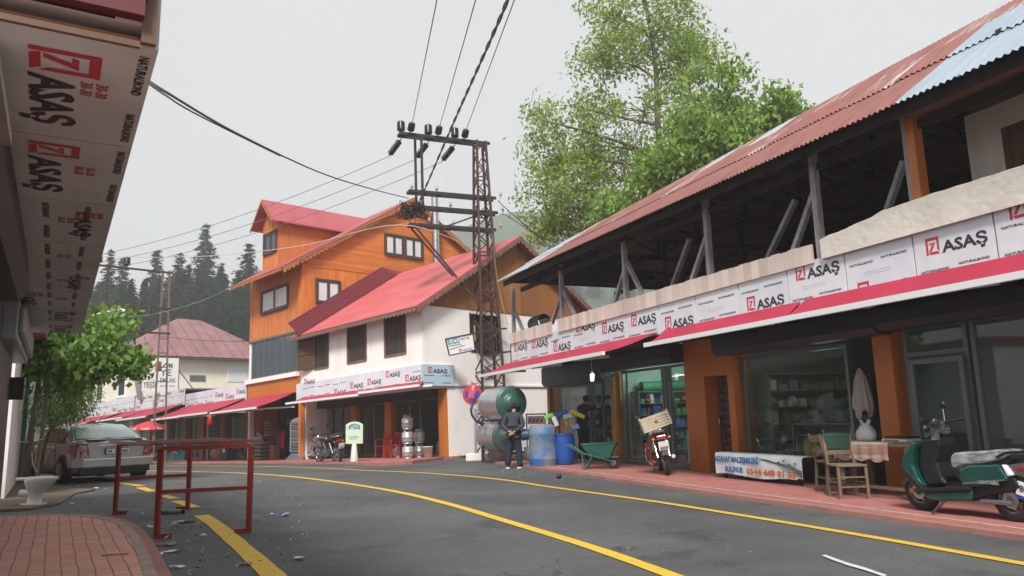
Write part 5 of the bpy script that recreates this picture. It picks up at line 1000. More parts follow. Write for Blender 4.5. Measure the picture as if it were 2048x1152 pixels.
part('sticker',mat('pink_red_sticker',(.62,.08,.12),.5),t,lambda b:b.obox((xo+.0,-.075,zc+.14),(.09,.003,.24),Matrix.Rotation(.25,3,'Y'))); part('sticker_mark',WHITEP,t,lambda b:b.text('7',(xo-.02,-.08,zc+.14),(1,0,0),(0,0,1),.14))
part('plate',mat('sign_plate',(.5,.52,.56),.5,0,(.12,.14,.2),30,ramp=(.5,.6)),t,lambda b:b.box(-.17,.13,-.04,-.03,zc-r_-.14,zc-r_+.02)); part('footing',CONC,t,lambda b:b.box(-.3,.35,-.1,.5,0,.22),bev=.03)
# --- water tanks
def tank(cx,cy,depth,r,L_,label,capm,name='water_tank'):
    c=Pd(cx,cy,depth); ax=Vector((math.sin(.42),-math.cos(.42),0)); t=thing(name,label,'tank',c); R=ax.to_track_quat('Z','Y').to_matrix()
    part('shell',mat('tank_zinc',(.78,.80,.82),.33,.9,(.66,.68,.7),2.),t,lambda b:(b.lathe([(r*.4,-L_-.12),(r*.8,-L_-.08),(r,-L_)]+[(r+(.012 if i in(8,16) else 0),-L_+L_*i/24) for i in range(25)],R,n=32)))
    part('end_cap',capm,t,lambda b:b.lathe([(r,0),(r+.01,.02),(r*.96,.05),(r*.8,.07),(r*.62,.085),(r*.55,.10),(r*.5,.16),(r*.3,.2),(.001,.21)],R,n=32)); return t
tank(1022,806,20.6,.455,1.35,'upper galvanised tank with green end cap resting on the lower tank',mat('green_cap',(.045,.12,.095),.4,.3))
tank(1014,872,20.9,.45,1.25,'lower galvanised tank with dark end behind the man in the beanie',mat('dark_green_cap',(.04,.07,.065),.5))
t=thing('tank_stand','black steel stand carrying the two stacked tanks','stand',GT(1003,925))
part('legs',DKSTEEL,t,lambda b:[b.beam((x,y,0),(x,y,1.2),.05) for x in (-.55,.55) for y in (0,.9)]+[b.beam((-.55,y,.42),(.55,y,.42),.05) for y in (0,.9)]+[b.beam((x,0,.4),(x,.9,.4),.05) for x in (-.55,.55)]+[b.beam((-.55,0,1.2),(.6,0,1.2),.04)])
part('hose',BLACK,t,lambda b:b.tube(catmull([Vector(p) for p in ((-.7,.1,1.9),(-.85,0,1.5),(-.7,-.05,1.2),(-.4,0,1.1),(0,0,1.18))],6),.035))
t=thing('plastic_basin','cream plastic basin under the lower tank','basin',Pd(1000,905,21.5)-Vector((0,0,.12))); part('shell',mat('cream_plastic',(.45,.40,.35),.5),t,lambda b:b.lathe([(.001,-.1),(.28,-.1),(.36,.3),(.38,.3),(.36,.32)],n=20))
t=thing('basin_stool','small grey bucket behind the standing man','bucket',Pd(1065,905,21)-Vector((0,0,.3))); part('shell',GREYM,t,lambda b:b.lathe([(.001,0),(.2,0),(.25,.45),(.23,.45)],n=16))
t=thing('warning_board','orange and white striped board above the blue drum','sign',Pd(1075,841,21.3)); part('board',WHITEP,t,lambda b:b.box(-.28,.22,-.02,0,-.1,.13)); part('frame',GREYM,t,lambda b:(b.box(-.33,.24,.0,.03,.16,.2),b.box(-.33,-.29,.0,.03,-1.5,.2),b.box(.2,.24,.0,.03,-1.5,.2)))
part('stripes',mat('orange_stripe',(.6,.12,.02),.6),t,lambda b:[b.poly([(-.27+.11*i,-.022,-.05),(-.21+.11*i,-.022,-.05),(-.17+.11*i,-.022,.06),(-.23+.11*i,-.022,.06)],(0,-.004,0)) for i in range(4)])
# --- blue drums
BLUED=mat('blue_plastic_drum',(.012,.07,.34),.4,0,(.02,.10,.38),3,.1,6); GB=mat('grey_worn_drum',(.17,.21,.25),.6,0,(.05,.13,.32),1.4,ramp=(.45,.58))
dA=fthing(RF,'plastic_drum','grey and blue plastic barrel with a round hole standing left of the brush drum','barrel',RF.lz(1086,931,0).x,RF.lz(1086,931,0).y,-.05)
part('shell',GB,dA,lambda b:b.lathe([(.001,0),(.33,0),(.345,.03),(.34,.2),(.35,.22),(.34,.24),(.34,.8),(.35,.83),(.34,.86),(.33,1.02),(.27,1.06),(.001,1.06)],n=28))
part('spout',mat('spout_blue',(.03,.06,.14),.5),dA,lambda b:(b.cyl((-.22,-.27,.82),(-.30,-.42,.82),.13,.15,n=20),b.cyl((-.30,-.421,.82),(-.301,-.424,.82),.12,n=20)))
dB=fthing(RF,'plastic_drum','bright blue open barrel holding brooms and brushes','barrel',RF.lz(1129,929,0).x,RF.lz(1129,929,0).y)
part('shell',BLUED,dB,lambda b:b.lathe([(.001,0),(.22,0),(.25,.04),(.28,.3),(.285,.45),(.28,.65),(.26,.74),(.275,.76),(.26,.78),(.24,.78),(.25,.4),(.2,.05)],n=28))
stick=mat('red_wood_stick',(.42,.14,.08),.6)
Bc=RF.lz(1129,929,0); Bc=RF.W(Bc.x,Bc.y)
bru=[((-.35,.05,1.22),(.03,.35,.05),'bright green brush leaning left over the blue drum',(.12,.5,.05),(.13,.05,.05)),((-.02,.0,1.28),(.05,.4,.1),'dark blue brush head in the drum',(.02,.10,.35),(.16,.05,.05)),((.38,.05,1.25),(0,0,0),'long yellow brush head leaning right',(.6,.5,.03),(.2,.05,.05)),((-.2,-.05,1.08),(0,0,0),'white and blue brush hanging to the left',(.5,.6,.75),(.06,.05,.13)),((.12,-.05,1.2),(0,0,0),'pale blue and white brush in the middle',(.5,.55,.8),(.11,.06,.06)),((.14,0,1.02),(0,0,0),'small golden sponge brush in the drum',(.6,.35,.05),(.07,.06,.1)),((.3,-.08,.93),(0,0,0),'blue white brush drooping over the drum rim at right',(.25,.4,.7),(.1,.05,.06))]
for (p,_,lb,c,sz) in bru:
    t=thing('broom','', 'broom',Bc); t['label']=lb; rz=Matrix.Rotation(-.35 if p[0]<0.1 and 'green' in lb or 'blue brush head' in lb else .45 if 'yellow' in lb else random.uniform(-.4,.4),3,'Y')
    part('handle',stick,t,lambda b:b.cyl((p[0]*.25,0,.25),p,.012,n=6)); part('bristles',mat('bristle',c,.8,0,tuple(min(1,x*1.4) for x in c),30),t,lambda b:b.obox(p,sz,rz),bev=.02)
for i in range(7): 
    t=thing('wooden_stick','plain reddish stick standing in the brush drum','stick',Bc,group='plain sticks in the blue drum'); a=i*.9; part('stick',stick,t,lambda b:b.cyl((.08*math.cos(a),.08*math.sin(a),.2),(.22*math.cos(a),.15*math.sin(a),1.0+.03*i),.011,n=6))
# --- wheelbarrow
WG=mat('green_barrow',(.015,.12,.10),.5,0,(.06,.12,.09),5,ramp=(.5,.8)); wb=thing('wheelbarrow','green wheelbarrow with black wheel on the red pavement','wheelbarrow',GT(1197,938,.06),math.radians(-12)); wb.scale=(.86,.86,.9)
def tray(b):
    top=[(-.42,-.28,.62),(.52,-.3,.66),(.58,0,.68),(.52,.3,.66),(-.42,.28,.62)]; bot=[(-.2,-.16,.34),(.3,-.16,.27),(.34,0,.27),(.3,.16,.27),(-.2,.16,.34)]; n=5
    i2=[Vector(p)*.97+Vector((0,0,.02)) for p in top]; ib=[Vector(p)+Vector((0,0,.02)) for p in bot]
    b.add(top+bot,[(i,(i+1)%n,n+(i+1)%n,n+i) for i in range(n)]+[(9,8,7,6,5)],0); b.add(i2+ib,[(n+i,n+(i+1)%n,(i+1)%n,i) for i in range(n)]+[(5,6,7,8,9)],0); b.tube([Vector(p) for p in top+[top[0]]],.014,6)
part('tray',WG,wb,tray)
for s in (-1,1):
    part('handle',WG,wb,lambda b:b.tube([(-.82,.25*s,.62),(-.75,.25*s,.6),(-.45,.22*s,.42),(.1,.17*s,.28),(.42,.06*s,.17)],.018,8)); part('leg',WG,wb,lambda b:b.tube([(-.4,.2*s,.4),(-.38,.24*s,.02),(-.3,.24*s,.02),(-.12,.2*s,.36)],.017,8)); 
part('wheel_guard',GREYM,wb,lambda b:b.tube([(-.0,-.14,.28),(.15,-.14,.3),(.52,-.1,.3),(.55,0,.3),(.52,.1,.3),(.15,.14,.3)],.016,6))
w_=part('wheel',RUBBER,wb,lambda b:b.lathe([(.07,-.03),(.13,-.045),(.165,-.02),(.165,.02),(.13,.045),(.07,.03)],Matrix.Rotation(math.pi/2,3,'X'),(.4,0,.165),20)); part('rim',GREYM,w_,lambda b:b.cyl((.4,-.03,.165),(.4,.03,.165),.09))
# ================= PEOPLE
def skin(name,V_,E_,R_,m,parent,sub=2,root=0):
    me=D.meshes.new(name); me.from_pydata([tuple(v) for v in V_],E_,[]); o=D.objects.new(name,me); COL.objects.link(o)
    md=o.modifiers.new('k','SKIN'); md.use_smooth_shade=True; md.branch_smoothing=.6
    if not me.skin_vertices: me.skin_vertices.new()
    sv=me.skin_vertices[0].data
    for i,r_ in enumerate(R_): sv[i].radius=(r_,r_) if not isinstance(r_,tuple) else r_; sv[i].use_root=(i==root)
    s2=o.modifiers.new('s','SUBSURF'); s2.levels=sub; s2.render_levels=sub
    dg=bpy.context.evaluated_depsgraph_get(); nm=D.meshes.new_from_object(o.evaluated_get(dg)); D.objects.remove(o); D.meshes.remove(me)
    nm.name=name; nm.materials.clear(); nm.materials.append(m); nm.polygons.foreach_set('use_smooth',[True]*len(nm.polygons))
    q=D.objects.new(name,nm); COL.objects.link(q); q.parent=parent; return q
SKIN=mat('skin',(.42,.22,.16),.55,0,(.38,.18,.13),8)
def person(t,J,jk,tr,shoe,hat=None,hair=None,hs=1,face=False,k=1.):
    """J: joints; x right, y forward, z up"""
    g=lambda n: Vector(J[n])
    names=['pelvis','spine','chest','neckb','neck','head','crown','hipL','kneeL','ankL','toeL','hipR','kneeR','ankR','toeR','shL','elL','wrL','pmL','shR','elR','wrR','pmR']
    rad=[.12,.11,(.14,.12),.065,.05,(.085,.09),(.055,.06),.085,.055,.04,.03,.085,.055,.04,.03,.055,.042,.028,(.03,.02),.055,.042,.028,(.03,.02)]
    E_=[(0,1),(1,2),(2,3),(3,4),(4,5),(5,6),(0,7),(7,8),(8,9),(9,10),(0,11),(11,12),(12,13),(13,14),(2,15),(15,16),(16,17),(17,18),(2,19),(19,20),(20,21),(21,22)]
    V_=[g(n) for n in names]; R_=list(rad)
    fd=(g('head')-g('neckb')); f=Vector(J.get('look',(0,1,0))).normalized()
    k=len(V_); V_+=[g('head')+f*.098-Vector((0,0,.012)),]; E_+=[(5,k)]; R_+=[.014]
    for pm,wr in ((18,17),(22,21)):
        d=(V_[pm]-V_[wr]).normalized(); sx=d.cross(f).normalized(); up=sx.cross(d).normalized()
        for i,o in enumerate((-.027,-.009,.009,.026)):
            k=len(V_); l=(.034,.04,.037,.028)[i]; V_+=[V_[pm]+sx*o+d*.03,V_[pm]+sx*o*1.1+d*(.03+l)-up*.008,V_[pm]+sx*o*1.1+d*(.03+l*1.6)-up*.03]; E_+=[(pm,k),(k,k+1),(k+1,k+2)]; R_+=[.0095,.0085,.0075]
        k=len(V_); V_+=[V_[wr]+d*.03+sx*.035,V_[wr]+d*.06+sx*.055]; E_+=[(pm,k),(k,k+1)]; R_+=[.011,.009]
    skin('body',V_,E_,R_,SKIN,t,2)
    jw=J.get('jw',1.)
    V2=[g('pelvis')+Vector((0,0,.0)),g('spine'),g('chest')-Vector((0,0,.04)),g('chest')+Vector((0,0,.09)),g('neckb')+Vector((0,0,.0)),g('shL'),g('elL'),g('wrL'),g('shR'),g('elR'),g('wrR'),g('pelvis')-Vector((0,0,.1))]
    skin('jacket',V2,[(0,1),(1,2),(2,3),(3,4),(3,5),(5,6),(6,7),(3,8),(8,9),(9,10),(0,11)],[(.17*jw,.135),(.165*jw,.135),(.175*jw,.145),(.13,.11),.07,.085,.068,.05,.085,.068,.05,(.17*jw,.135)],jk,t,2)
    V3=[g('pelvis')-Vector((0,0,.02)),g('hipL')+Vector((0,0,-.06)),g('kneeL'),g('ankL')+Vector((0,0,.04)),g('hipR')+Vector((0,0,-.06)),g('kneeR'),g('ankR')+Vector((0,0,.04)),g('ankL')-Vector((0,0,.03)),g('ankR')-Vector((0,0,.03))]
    skin('trousers',V3,[(0,1),(1,2),(2,3),(0,4),(4,5),(5,6),(3,7),(6,8)],[(.15,.13),.115,.095,.085,.115,.095,.085,.08,.08],tr,t,2)
    for s in 'LR':
        a=g('ank'+s); b_=g('toe'+s); skin('shoe',[a-(b_-a)*.35-Vector((0,0,.035)),a.lerp(b_,.4)-Vector((0,0,.02)),b_],[(0,1),(1,2)],[(.045,.04),(.05,.045),(.042,.03)],shoe,t,2)
        q=a-(b_-a)*.5; part('sole',WHITEP,t,lambda b:b.beam(Vector((q.x,q.y,.018)),Vector((b_.x,b_.y,.018))+(Vector((b_.x-q.x,b_.y-q.y,0)).normalized()*.03),.095,.03),bev=.01)
    c=g('crown'); hd=g('head')
    if hat: part('beanie',hat,t,lambda b:(b.ball(hd.lerp(c,.75)-f*.01,(.105,.115,.085),n=16),b.tube([hd.lerp(c,.4)+Vector((.102*math.cos(a),.112*math.sin(a),.008)) for a in [2*math.pi*i/20 for i in range(21)]],.016,6)))
    if hair: part('hair',hair,t,lambda b:b.ball(hd.lerp(c,.5)-f*.022,(.098,.1,.098),n=16))
    if face:
        sx=f.cross(Vector((0,0,1)))
        for s in (1,-1): part('eye',TXT,t,lambda b:b.ball(hd+f*.09+sx*.032*s+Vector((0,0,.012)),.011,n=8)); part('ear',SKIN,t,lambda b:b.ball(hd+sx*.095*s,(.015,.02,.03),n=8))
        part('mouth',mat('lips',(.35,.1,.09),.5),t,lambda b:b.beam(hd+f*.088-Vector((0,0,.05))-sx*.025,hd+f*.088-Vector((0,0,.05))+sx*.025,.01))
JK=mat('charcoal_blue_jacket',(.026,.032,.044),.9,0,(.042,.048,.062),9,.5,18); NAVY=mat('navy_trousers',(.010,.013,.030),.9,0,(.018,.022,.042),6,.5,14); BEAN=mat('black_beanie',(.008,.009,.011),.95,bump=.5,bs=90); SHOE=mat('dark_shoe',(.03,.03,.03),.7)
t=thing('person','man seen from behind in charcoal jacket and black beanie, hands clasped behind back','person',GT(1029,937),math.radians(-12))
person(t,dict(pelvis=(0,0,.92),spine=(0,-.01,1.06),chest=(0,0,1.24),neckb=(0,.05,1.38),neck=(.005,.075,1.43),head=(.02,.125,1.50),crown=(.025,.13,1.575),look=(.3,1,-.35),hipL=(-.085,0,.84),kneeL=(-.14,.03,.45),ankL=(-.165,-.02,.10),toeL=(-.19,.13,.04),hipR=(.085,0,.84),kneeR=(.12,.03,.45),ankR=(.14,-.0,.10),toeR=(.17,.15,.04),
 shL=(-.18,.03,1.33),elL=(-.275,-.07,1.07),wrL=(-.09,-.185,.93),pmL=(-.02,-.205,.90),shR=(.18,.03,1.33),elR=(.275,-.07,1.07),wrR=(.07,-.19,.92),pmR=(.0,-.215,.875)),JK,NAVY,SHOE,hat=BEAN)
t=fthing(RF,'person','man in dark navy in the shop doorway reaching right arm to the door','person',-5.0,-.12,0,math.radians(4))
DK=mat('dark_navy_coat',(.010,.014,.028),.9)
person(t,dict(pelvis=(0,0,.98),spine=(0,0,1.14),chest=(0,.04,1.36),neckb=(0,.09,1.5),neck=(0,.11,1.55),head=(.02,.16,1.62),crown=(.02,.17,1.70),look=(0,1,-.2),hipL=(-.09,0,.9),kneeL=(-.12,.03,.48),ankL=(-.13,-.02,.1),toeL=(-.15,.13,.04),hipR=(.09,0,.9),kneeR=(.12,.03,.48),ankR=(.13,-.02,.1),toeR=(.15,.13,.04),
 shL=(-.2,.05,1.44),elL=(-.27,.08,1.17),wrL=(-.22,.26,1.0),pmL=(-.21,.33,.98),shR=(.2,.05,1.44),elR=(.44,.05,1.40),wrR=(.68,.08,1.42),pmR=(.75,.1,1.43),jw=1.12),DK,DK,SHOE,hair=mat('dark_hair',(.03,.025,.022),.8))
fp=WF.ly(579,842,-.2)
t=fthing(WF,'person','man facing the street behind the menu board with one arm stretched to the left','person',fp.x,-.2,0,math.pi)
zz=fp.z
person(t,dict(pelvis=(0,0,zz-.62),spine=(0,0,zz-.46),chest=(0,0,zz-.26),neckb=(0,.02,zz-.13),neck=(0,.03,zz-.09),head=(0,.05,zz),crown=(0,.05,zz+.08),hipL=(-.09,0,zz-.7),kneeL=(-.1,.02,.46),ankL=(-.1,0,.1),toeL=(-.1,.12,.04),hipR=(.09,0,zz-.7),kneeR=(.1,.02,.46),ankR=(.1,0,.1),toeR=(.1,.12,.04),
 shL=(-.19,0,zz-.18),elL=(-.26,.02,zz-.44),wrL=(-.2,.2,zz-.55),pmL=(-.18,.27,zz-.56),shR=(.19,0,zz-.18),elR=(.46,.05,zz-.2),wrR=(.7,.1,zz-.22),pmR=(.78,.12,zz-.22)),DK,DK,SHOE,hair=mat('grey_hair',(.2,.2,.2),.8),face=True)
# ================= MOTORBIKES (local: forward +X, wheels on the ground)
def wheel(b_,x,z,r_,w=.04,m=RUBBER,parent=None,spokes=6):
    RY=Matrix.Rotation(math.pi/2,3,'X')
    q=part('wheel',RUBBER,parent,lambda b:b.lathe([(r_-.07,-w*.8),(r_-.02,-w),(r_,-w*.4),(r_,w*.4),(r_-.02,w),(r_-.07,w*.8)],RY,(x,0,z),28))
    part('rim',STEEL,q,lambda b:(b.lathe([(r_-.085,-w*.8),(r_-.065,-w*.85),(r_-.065,w*.85),(r_-.085,w*.8)],RY,(x,0,z),28),b.cyl((x,-.06,z),(x,.06,z),.035),[b.beam((x,0,z),(x+(r_-.07)*math.cos(a),0,z+(r_-.07)*math.sin(a)),.03,.02) for a in [2*math.pi*i/spokes+.3 for i in range(spokes)]]))
    return q
def moto(t,tank,seatm,plate,crate=False,fender=CHROME):
    wheel(t,.62,.29,.29,.035,parent=t); wheel(t,-.62,.29,.29,.045,parent=t)
    part('frame',BLACK,t,lambda b:(b.tube([(.42,0,.82),(.3,0,.5),(.1,0,.28),(-.2,0,.3),(-.3,0,.6)],.025,8),b.tube([(.42,0,.82),(0,0,.72),(-.35,0,.72),(-.75,0,.78)],.025,8),[b.tube([(-.25,s*.08,.4),(-.62,s*.1,.29)],.02,6) for s in (1,-1)]))
    part('fork',CHROME,t,lambda b:[b.tube([(.62,s*.07,.29),(.44,s*.07,.86)],.02,8) for s in (1,-1)])
    part('handlebar',BLACK,t,lambda b:b.tube([(.30,-.34,.98),(.36,-.25,1.0),(.42,-.1,.93),(.42,.1,.93),(.36,.25,1.0),(.30,.34,.98)],.014,8))
    part('fuel_tank',tank,t,lambda b:b.lathe([(.001,-.26),(.08,-.24),(.12,-.1),(.14,.08),(.12,.2),(.05,.26),(.001,.27)],Matrix.Rotation(math.pi/2,3,'Y')@Matrix.Diagonal((.85,1,1)),(.14,0,.80),16)); part('seat',seatm,t,lambda b:b.poly([(-.1,-.13,.76),(.0,-.12,.8),(-.15,-.13,.82),(-.5,-.12,.85),(-.75,-.1,.9),(-.78,-.1,.86),(-.5,-.12,.77)],(0,.26,0)),bev=.03)
    part('engine',mat('engine_grey',(.22,.22,.23),.45,.7),t,lambda b:(b.box(-.1,.16,-.12,.12,.26,.46),b.cyl((.1,0,.42),(.18,0,.64),.085,n=12),[b.cyl((.09+.018*i,0,.46+.035*i),(.093+.018*i,0,.468+.035*i),.11,n=12) for i in range(5)],b.cyl((0,-.15,.36),(0,.15,.36),.09)),bev=.01)
    part('exhaust',CHROME,t,lambda b:b.tube([(.2,-.1,.5),(.25,-.12,.3),(.05,-.15,.22),(-.3,-.16,.26),(-.75,-.17,.36)],[.018,.018,.02,.035,.04],10))
    part('front_mudguard',fender,t,lambda b:b.add([(.62+.33*math.cos(a),y,.29+.33*math.sin(a)) for a in [.3+1.9*i/8 for i in range(9)] for y in (-.05,.05)],[(2*i,2*i+1,2*i+3,2*i+2) for i in range(8)],0,True)); part('rear_mudguard',BLACK,t,lambda b:b.poly([(-.7,-.06,.72),(-.98,-.06,.5),(-1.0,-.06,.42),(-.92,-.06,.55),(-.6,-.06,.66)],(0,.12,0)))
    part('shock_absorber',CHROME,t,lambda b:[b.tube([(-.42,s*.12,.7),(-.58,s*.12,.36)],.03,8) for s in (1,-1)])
    part('headlamp',CHROME,t,lambda b:(b.ball((.52,0,.86),(.08,.09,.09)),)); part('tail_lamp',LAMPR,t,lambda b:b.box(-.90,-.84,-.09,.09,.72,.80),bev=.01)
    part('rear_rack',CHROME,t,lambda b:b.tube([(-.5,-.12,.88),(-.9,-.12,.92),(-.9,.12,.92),(-.5,.12,.88)],.012,6))
    for s in (1,-1): part('mirror',BLACK,t,lambda b:(b.tube([(.36,s*.24,1.0),(.38,s*.28,1.16)],.007,5),b.ball((.38,s*.3,1.2),(.02,.065,.045)),b.box(.355,.36,s*.3-.05,s*.3+.05,1.17,1.23))); part('indicator',mat('amber',(.6,.2,.02),.3),t,lambda b:b.ball((-.82,s*.16,.74),(.03,.035,.025)))
    pl=part('number_plate',WHITEP,t,lambda b:b.obox((-.99,0,.60),(.006,.10,.09),Matrix.Rotation(-.3,3,'Y'))); nm=Vector((-.95,0,-.29)).normalized()
    part('plate_text',TXT,pl,lambda b:(b.text(plate[0],Vector((-1.0,.08,.61)),(0,-1,0),(.29,0,.95),.065,.15,0,.02),b.text(plate[1],Vector((-1.02,.08,.53)),(0,-1,0),(.29,0,.95),.065,.16,0,.02)))
    part('side_stand',DKSTEEL,t,lambda b:b.tube([(-.05,.1,.28),(-.12,.28,.02)],.012,6))
p=GT(657,927); t=thing('motorbike','black motorbike parked before the shop left of the small white lollipop sign','motorbike',p,math.radians(90+42)); moto(t,mat('black_gloss_tank',(.015,.015,.02),.15,coat=1),BLACK,('46 AF','321'),fender=CHROME); t.rotation_euler=(math.radians(-7),0,math.radians(132))
cr2=WF.lz(640,927,-.05)
hx,hy=-.90,.43; M_=RF.M@Matrix.Translation((.05,-.74,0))@Matrix.Rotation(math.atan2(hy,hx),4,'Z')@Matrix.Rotation(math.radians(-9),4,'X')
t=thing('motorbike','old motorbike with orange netting and a cream crate on its rear rack','motorbike',M_=M_); moto(t,mat('cream_tank',(.6,.57,.5),.3,coat=.4),mat('sacking_seat',(.16,.12,.08),.95,bump=.5,bs=60),('07 NV','889'),fender=BLACK)
def net(b):
    rn=random.Random(2)
    for i in range(46):
        a=rn.uniform(0,6.28); p=Vector((.0+rn.uniform(-.2,.12),.15+rn.uniform(-.02,.09),rn.uniform(.3,.66))); q=p+Vector((rn.uniform(-.1,.1),rn.uniform(-.03,.03),rn.uniform(-.15,.15))); b.tube([p,(p+q)/2+Vector((0,.03,0)),q],.008,4)
part('orange_netting',mat('orange_net',(.5,.14,.04),.7),t,net); part('crash_bar',CHROME,t,lambda b:b.tube([(.3,.06,.55),(.34,.26,.52),(.34,.28,.3),(.28,.22,.2),(.15,.06,.25)],.013,6)); part('saddle_cloth',mat('brown_sackcloth',(.14,.11,.07),.95,bump=.6,bs=50),t,lambda b:b.poly([(-.45,.14,.82),(-.05,.15,.8),(-.1,.2,.45),(-.2,.22,.3),(-.4,.19,.5)],(0,.02,0)))
CRT=mat('cream_crate',(.55,.47,.35),.6,0,(.45,.38,.27),6)
ct=thing('plastic_crate','cream slatted plastic crate tilted on the rear rack of the old motorbike','crate',M_=M_@Matrix.Translation((-.55,0,.94))@Matrix.Rotation(math.radians(-10),4,'X')@Matrix.Rotation(math.radians(90),4,'Z'))
def crate(b):
    W,D_,H=.29,.2,.27
    b.box(-W,W,-D_,D_,0,.012)
    for z in (.0,.055,.11,.165,.22): 
        for s in (-1,1): b.box(-W,W,s*D_-.006,s*D_+.006,z,z+.028); b.box(s*W-.006,s*W+.006,-D_,D_,z+.001,z+.027)
    for i in range(8):
        x=-W+.02+i*(2*W-.04)/7; [b.box(x-.008,x+.008,s*D_-.01,s*D_+.01,0,H) for s in (-1,1)]
    for i in range(5):
        y=-D_+.02+i*(2*D_-.04)/4; [b.box(s*W-.01,s*W+.01,y-.008,y+.008,0,H) for s in (-1,1)]
    for s in (-1,1): b.box(-W,W,s*D_-.012,s*D_+.012,H-.02,H); b.box(s*W-.012,s*W+.012,-D_,D_,H-.021,H-.001); b.box(s*W-.013,s*W+.013,-.1,.1,H,H+.03)
part('shell',CRT,ct,crate); part('emblem',mat('brown_disc',(.15,.09,.05),.7),ct,lambda b:(b.cyl((0,.212,.14),(0,.218,.14),.035),b.cyl((0,-.212,.14),(0,-.218,.14),.035)))
# ================= SCOOTER (local frame of the pavement: x right, -y to the street)
TEAL=mat('teal_scooter_paint',(.005,.075,.062),.2,.35,(.008,.09,.075),3,coat=.8); SBLK=mat('scooter_black',(.008,.009,.011),.45); FILMP=mat('clear_film_on_seat',(.22,.25,.27),.15,.2,(.45,.48,.5),7,.9,12,coat=.6,ramp=(.45,.6),stretch=(1,1,2))
SX,SY=6.84,-1.42; sc_=fthing(RF,'motor_scooter','teal scooter with film wrapped seat parked side on at the right edge','scooter',SX,SY,0)
_pa=lambda px,py: RF.ly(px,py,SY-.1)
def prof(pts): return [(_pa(px,py).x-SX,_pa(px,py).z) for px,py in pts]
def slabp(name,m,pts,w,bev=.02,y0=0,parent=None): 
    P=prof(pts); return part(name,m,parent or sc_,lambda b:b.poly([(x,y0-w/2,z) for x,z in P],(0,w,0)),bev=bev)
fw=prof([(1833,988)])[0]; rw=prof([(2016,1000)])[0]
def wh(x,r_):
    RY=Matrix.Rotation(math.pi/2,3,'X'); q=part('wheel',RUBBER,sc_,lambda b:b.lathe([(.13,-.045),(.2,-.055),(r_,-.03),(r_,.03),(.2,.055),(.13,.045)],RY,(x,0,r_),28))
    part('rim',mat('dull_rim',(.16,.13,.12),.4,.6),q,lambda b:(b.lathe([(.14,-.05),(.12,-.04),(.12,.04),(.14,.05)],RY,(x,0,r_),24),b.cyl((x,-.07,r_),(x,.07,r_),.04),[b.beam((x,0,r_),(x+.13*math.cos(a),0,r_+.13*math.sin(a)),.03,.03) for a in [2*math.pi*i/5 for i in range(5)]])); part('brake_disc',STEEL,q,lambda b:b.cyl((x,-.062,r_),(x,-.058,r_),.09,n=20))
wh(fw[0],.225); wh(rw[0],.225)
slabp('front_mudguard',TEAL,[(1798,966),(1806,955),(1822,948),(1836,952),(1845,962),(1828,960),(1812,964),(1802,972)],.13,.02)
slabp('front_shield',TEAL,[(1830,880),(1822,895),(1811,915),(1811,935),(1818,950),(1832,968),(1850,985),(1858,978),(1842,955),(1832,930),(1836,905),(1848,885)],.36,.05)
slabp('inner_shield',SBLK,[(1844,878),(1876,874),(1878,890),(1872,925),(1882,955),(1892,968),(1858,972),(1845,950),(1836,925),(1838,900)],.27,.03,.03)
slabp('floorboard',SBLK,[(1812,936),(1822,938),(1858,976),(1915,972),(1950,972),(1952,980),(1855,984),(1838,968),(1820,948)],.40,.012)
slabp('lower_body',TEAL,[(1846,980),(1900,981),(1952,976),(1948,1002),(1880,1002),(1862,998)],.34,.03)
slabp('side_panel',TEAL,[(1924,938),(1945,930),(1990,929),(2002,927),(2020,953),(2024,958),(1990,966),(1950,974),(1932,968),(1926,955)],.33,.04)
slabp('under_seat_body',SBLK,[(1930,965),(2030,955),(2040,975),(2020,985),(1975,990),(1940,1000),(1930,985)],.24,.02)
slabp('seat',FILMP,[(1905,912),(1912,905),(1935,903),(1975,901),(2000,898),(2018,900),(2022,908),(2005,920),(1965,927),(1925,930),(1912,938),(1905,928)],.28,.04)
slabp('seat_base',SBLK,[(1925,932),(1965,929),(2005,921),(2025,910),(2028,918),(2008,930),(1965,935),(1928,938)],.24,.01)
slabp('stripe',STEEL,[(1934,965),(2020,958),(2020,961),(1936,968)],.352,.0)
slabp('reflector_panel',WHITEP,[(2008,929),(2014,929),(2028,950),(2021,953)],.30,.01); slabp('tail',mat('smoke_tail',(.08,.09,.1),.2,coat=.5),[(2014,929),(2042,925),(2062,945),(2060,958),(2030,952)],.2,.02); slabp('tail_lamp',LAMPR,[(2030,934),(2050,932),(2056,940),(2036,941)],.215,.005)
slabp('rear_mudguard',SBLK,[(2030,955),(2060,950),(2078,990),(2070,1000),(2045,975)],.16,.02)
slabp('swing_arm',GREYM,[(1960,998),(2005,1001),(2022,1004),(2020,1012),(1960,1006)],.22,.01); slabp('front_fork',SBLK,[(1836,990),(1830,986),(1846,955),(1852,960)],.17,.01); slabp('amber_lamp',mat('amber2',(.5,.22,.03),.3),[(1818,976),(1828,976),(1828,985),(1818,985)],.2,.01)
hb=prof([(1866,868),(1862,843),(1858,815),(1875,846),(1880,835),(1855,880)])
def wrap(b):
    rn=random.Random(5); cx,cz=prof([(1860,862)])[0]
    for i in range(26):
        p=Vector((cx+rn.uniform(-.09,.09),rn.uniform(-.16,.1),cz+rn.uniform(-.08,.09))); b.obox(p,(rn.uniform(.02,.06),rn.uniform(.01,.05),rn.uniform(.01,.04)),Euler((rn.random()*3,rn.random()*3,rn.random()*3)).to_matrix())
part('handlebar_cover',mat('shiny_black_film',(.03,.034,.036),.18,0,(.12,.13,.13),10,.8,20,coat=.6,ramp=(.5,.7)),sc_,wrap)
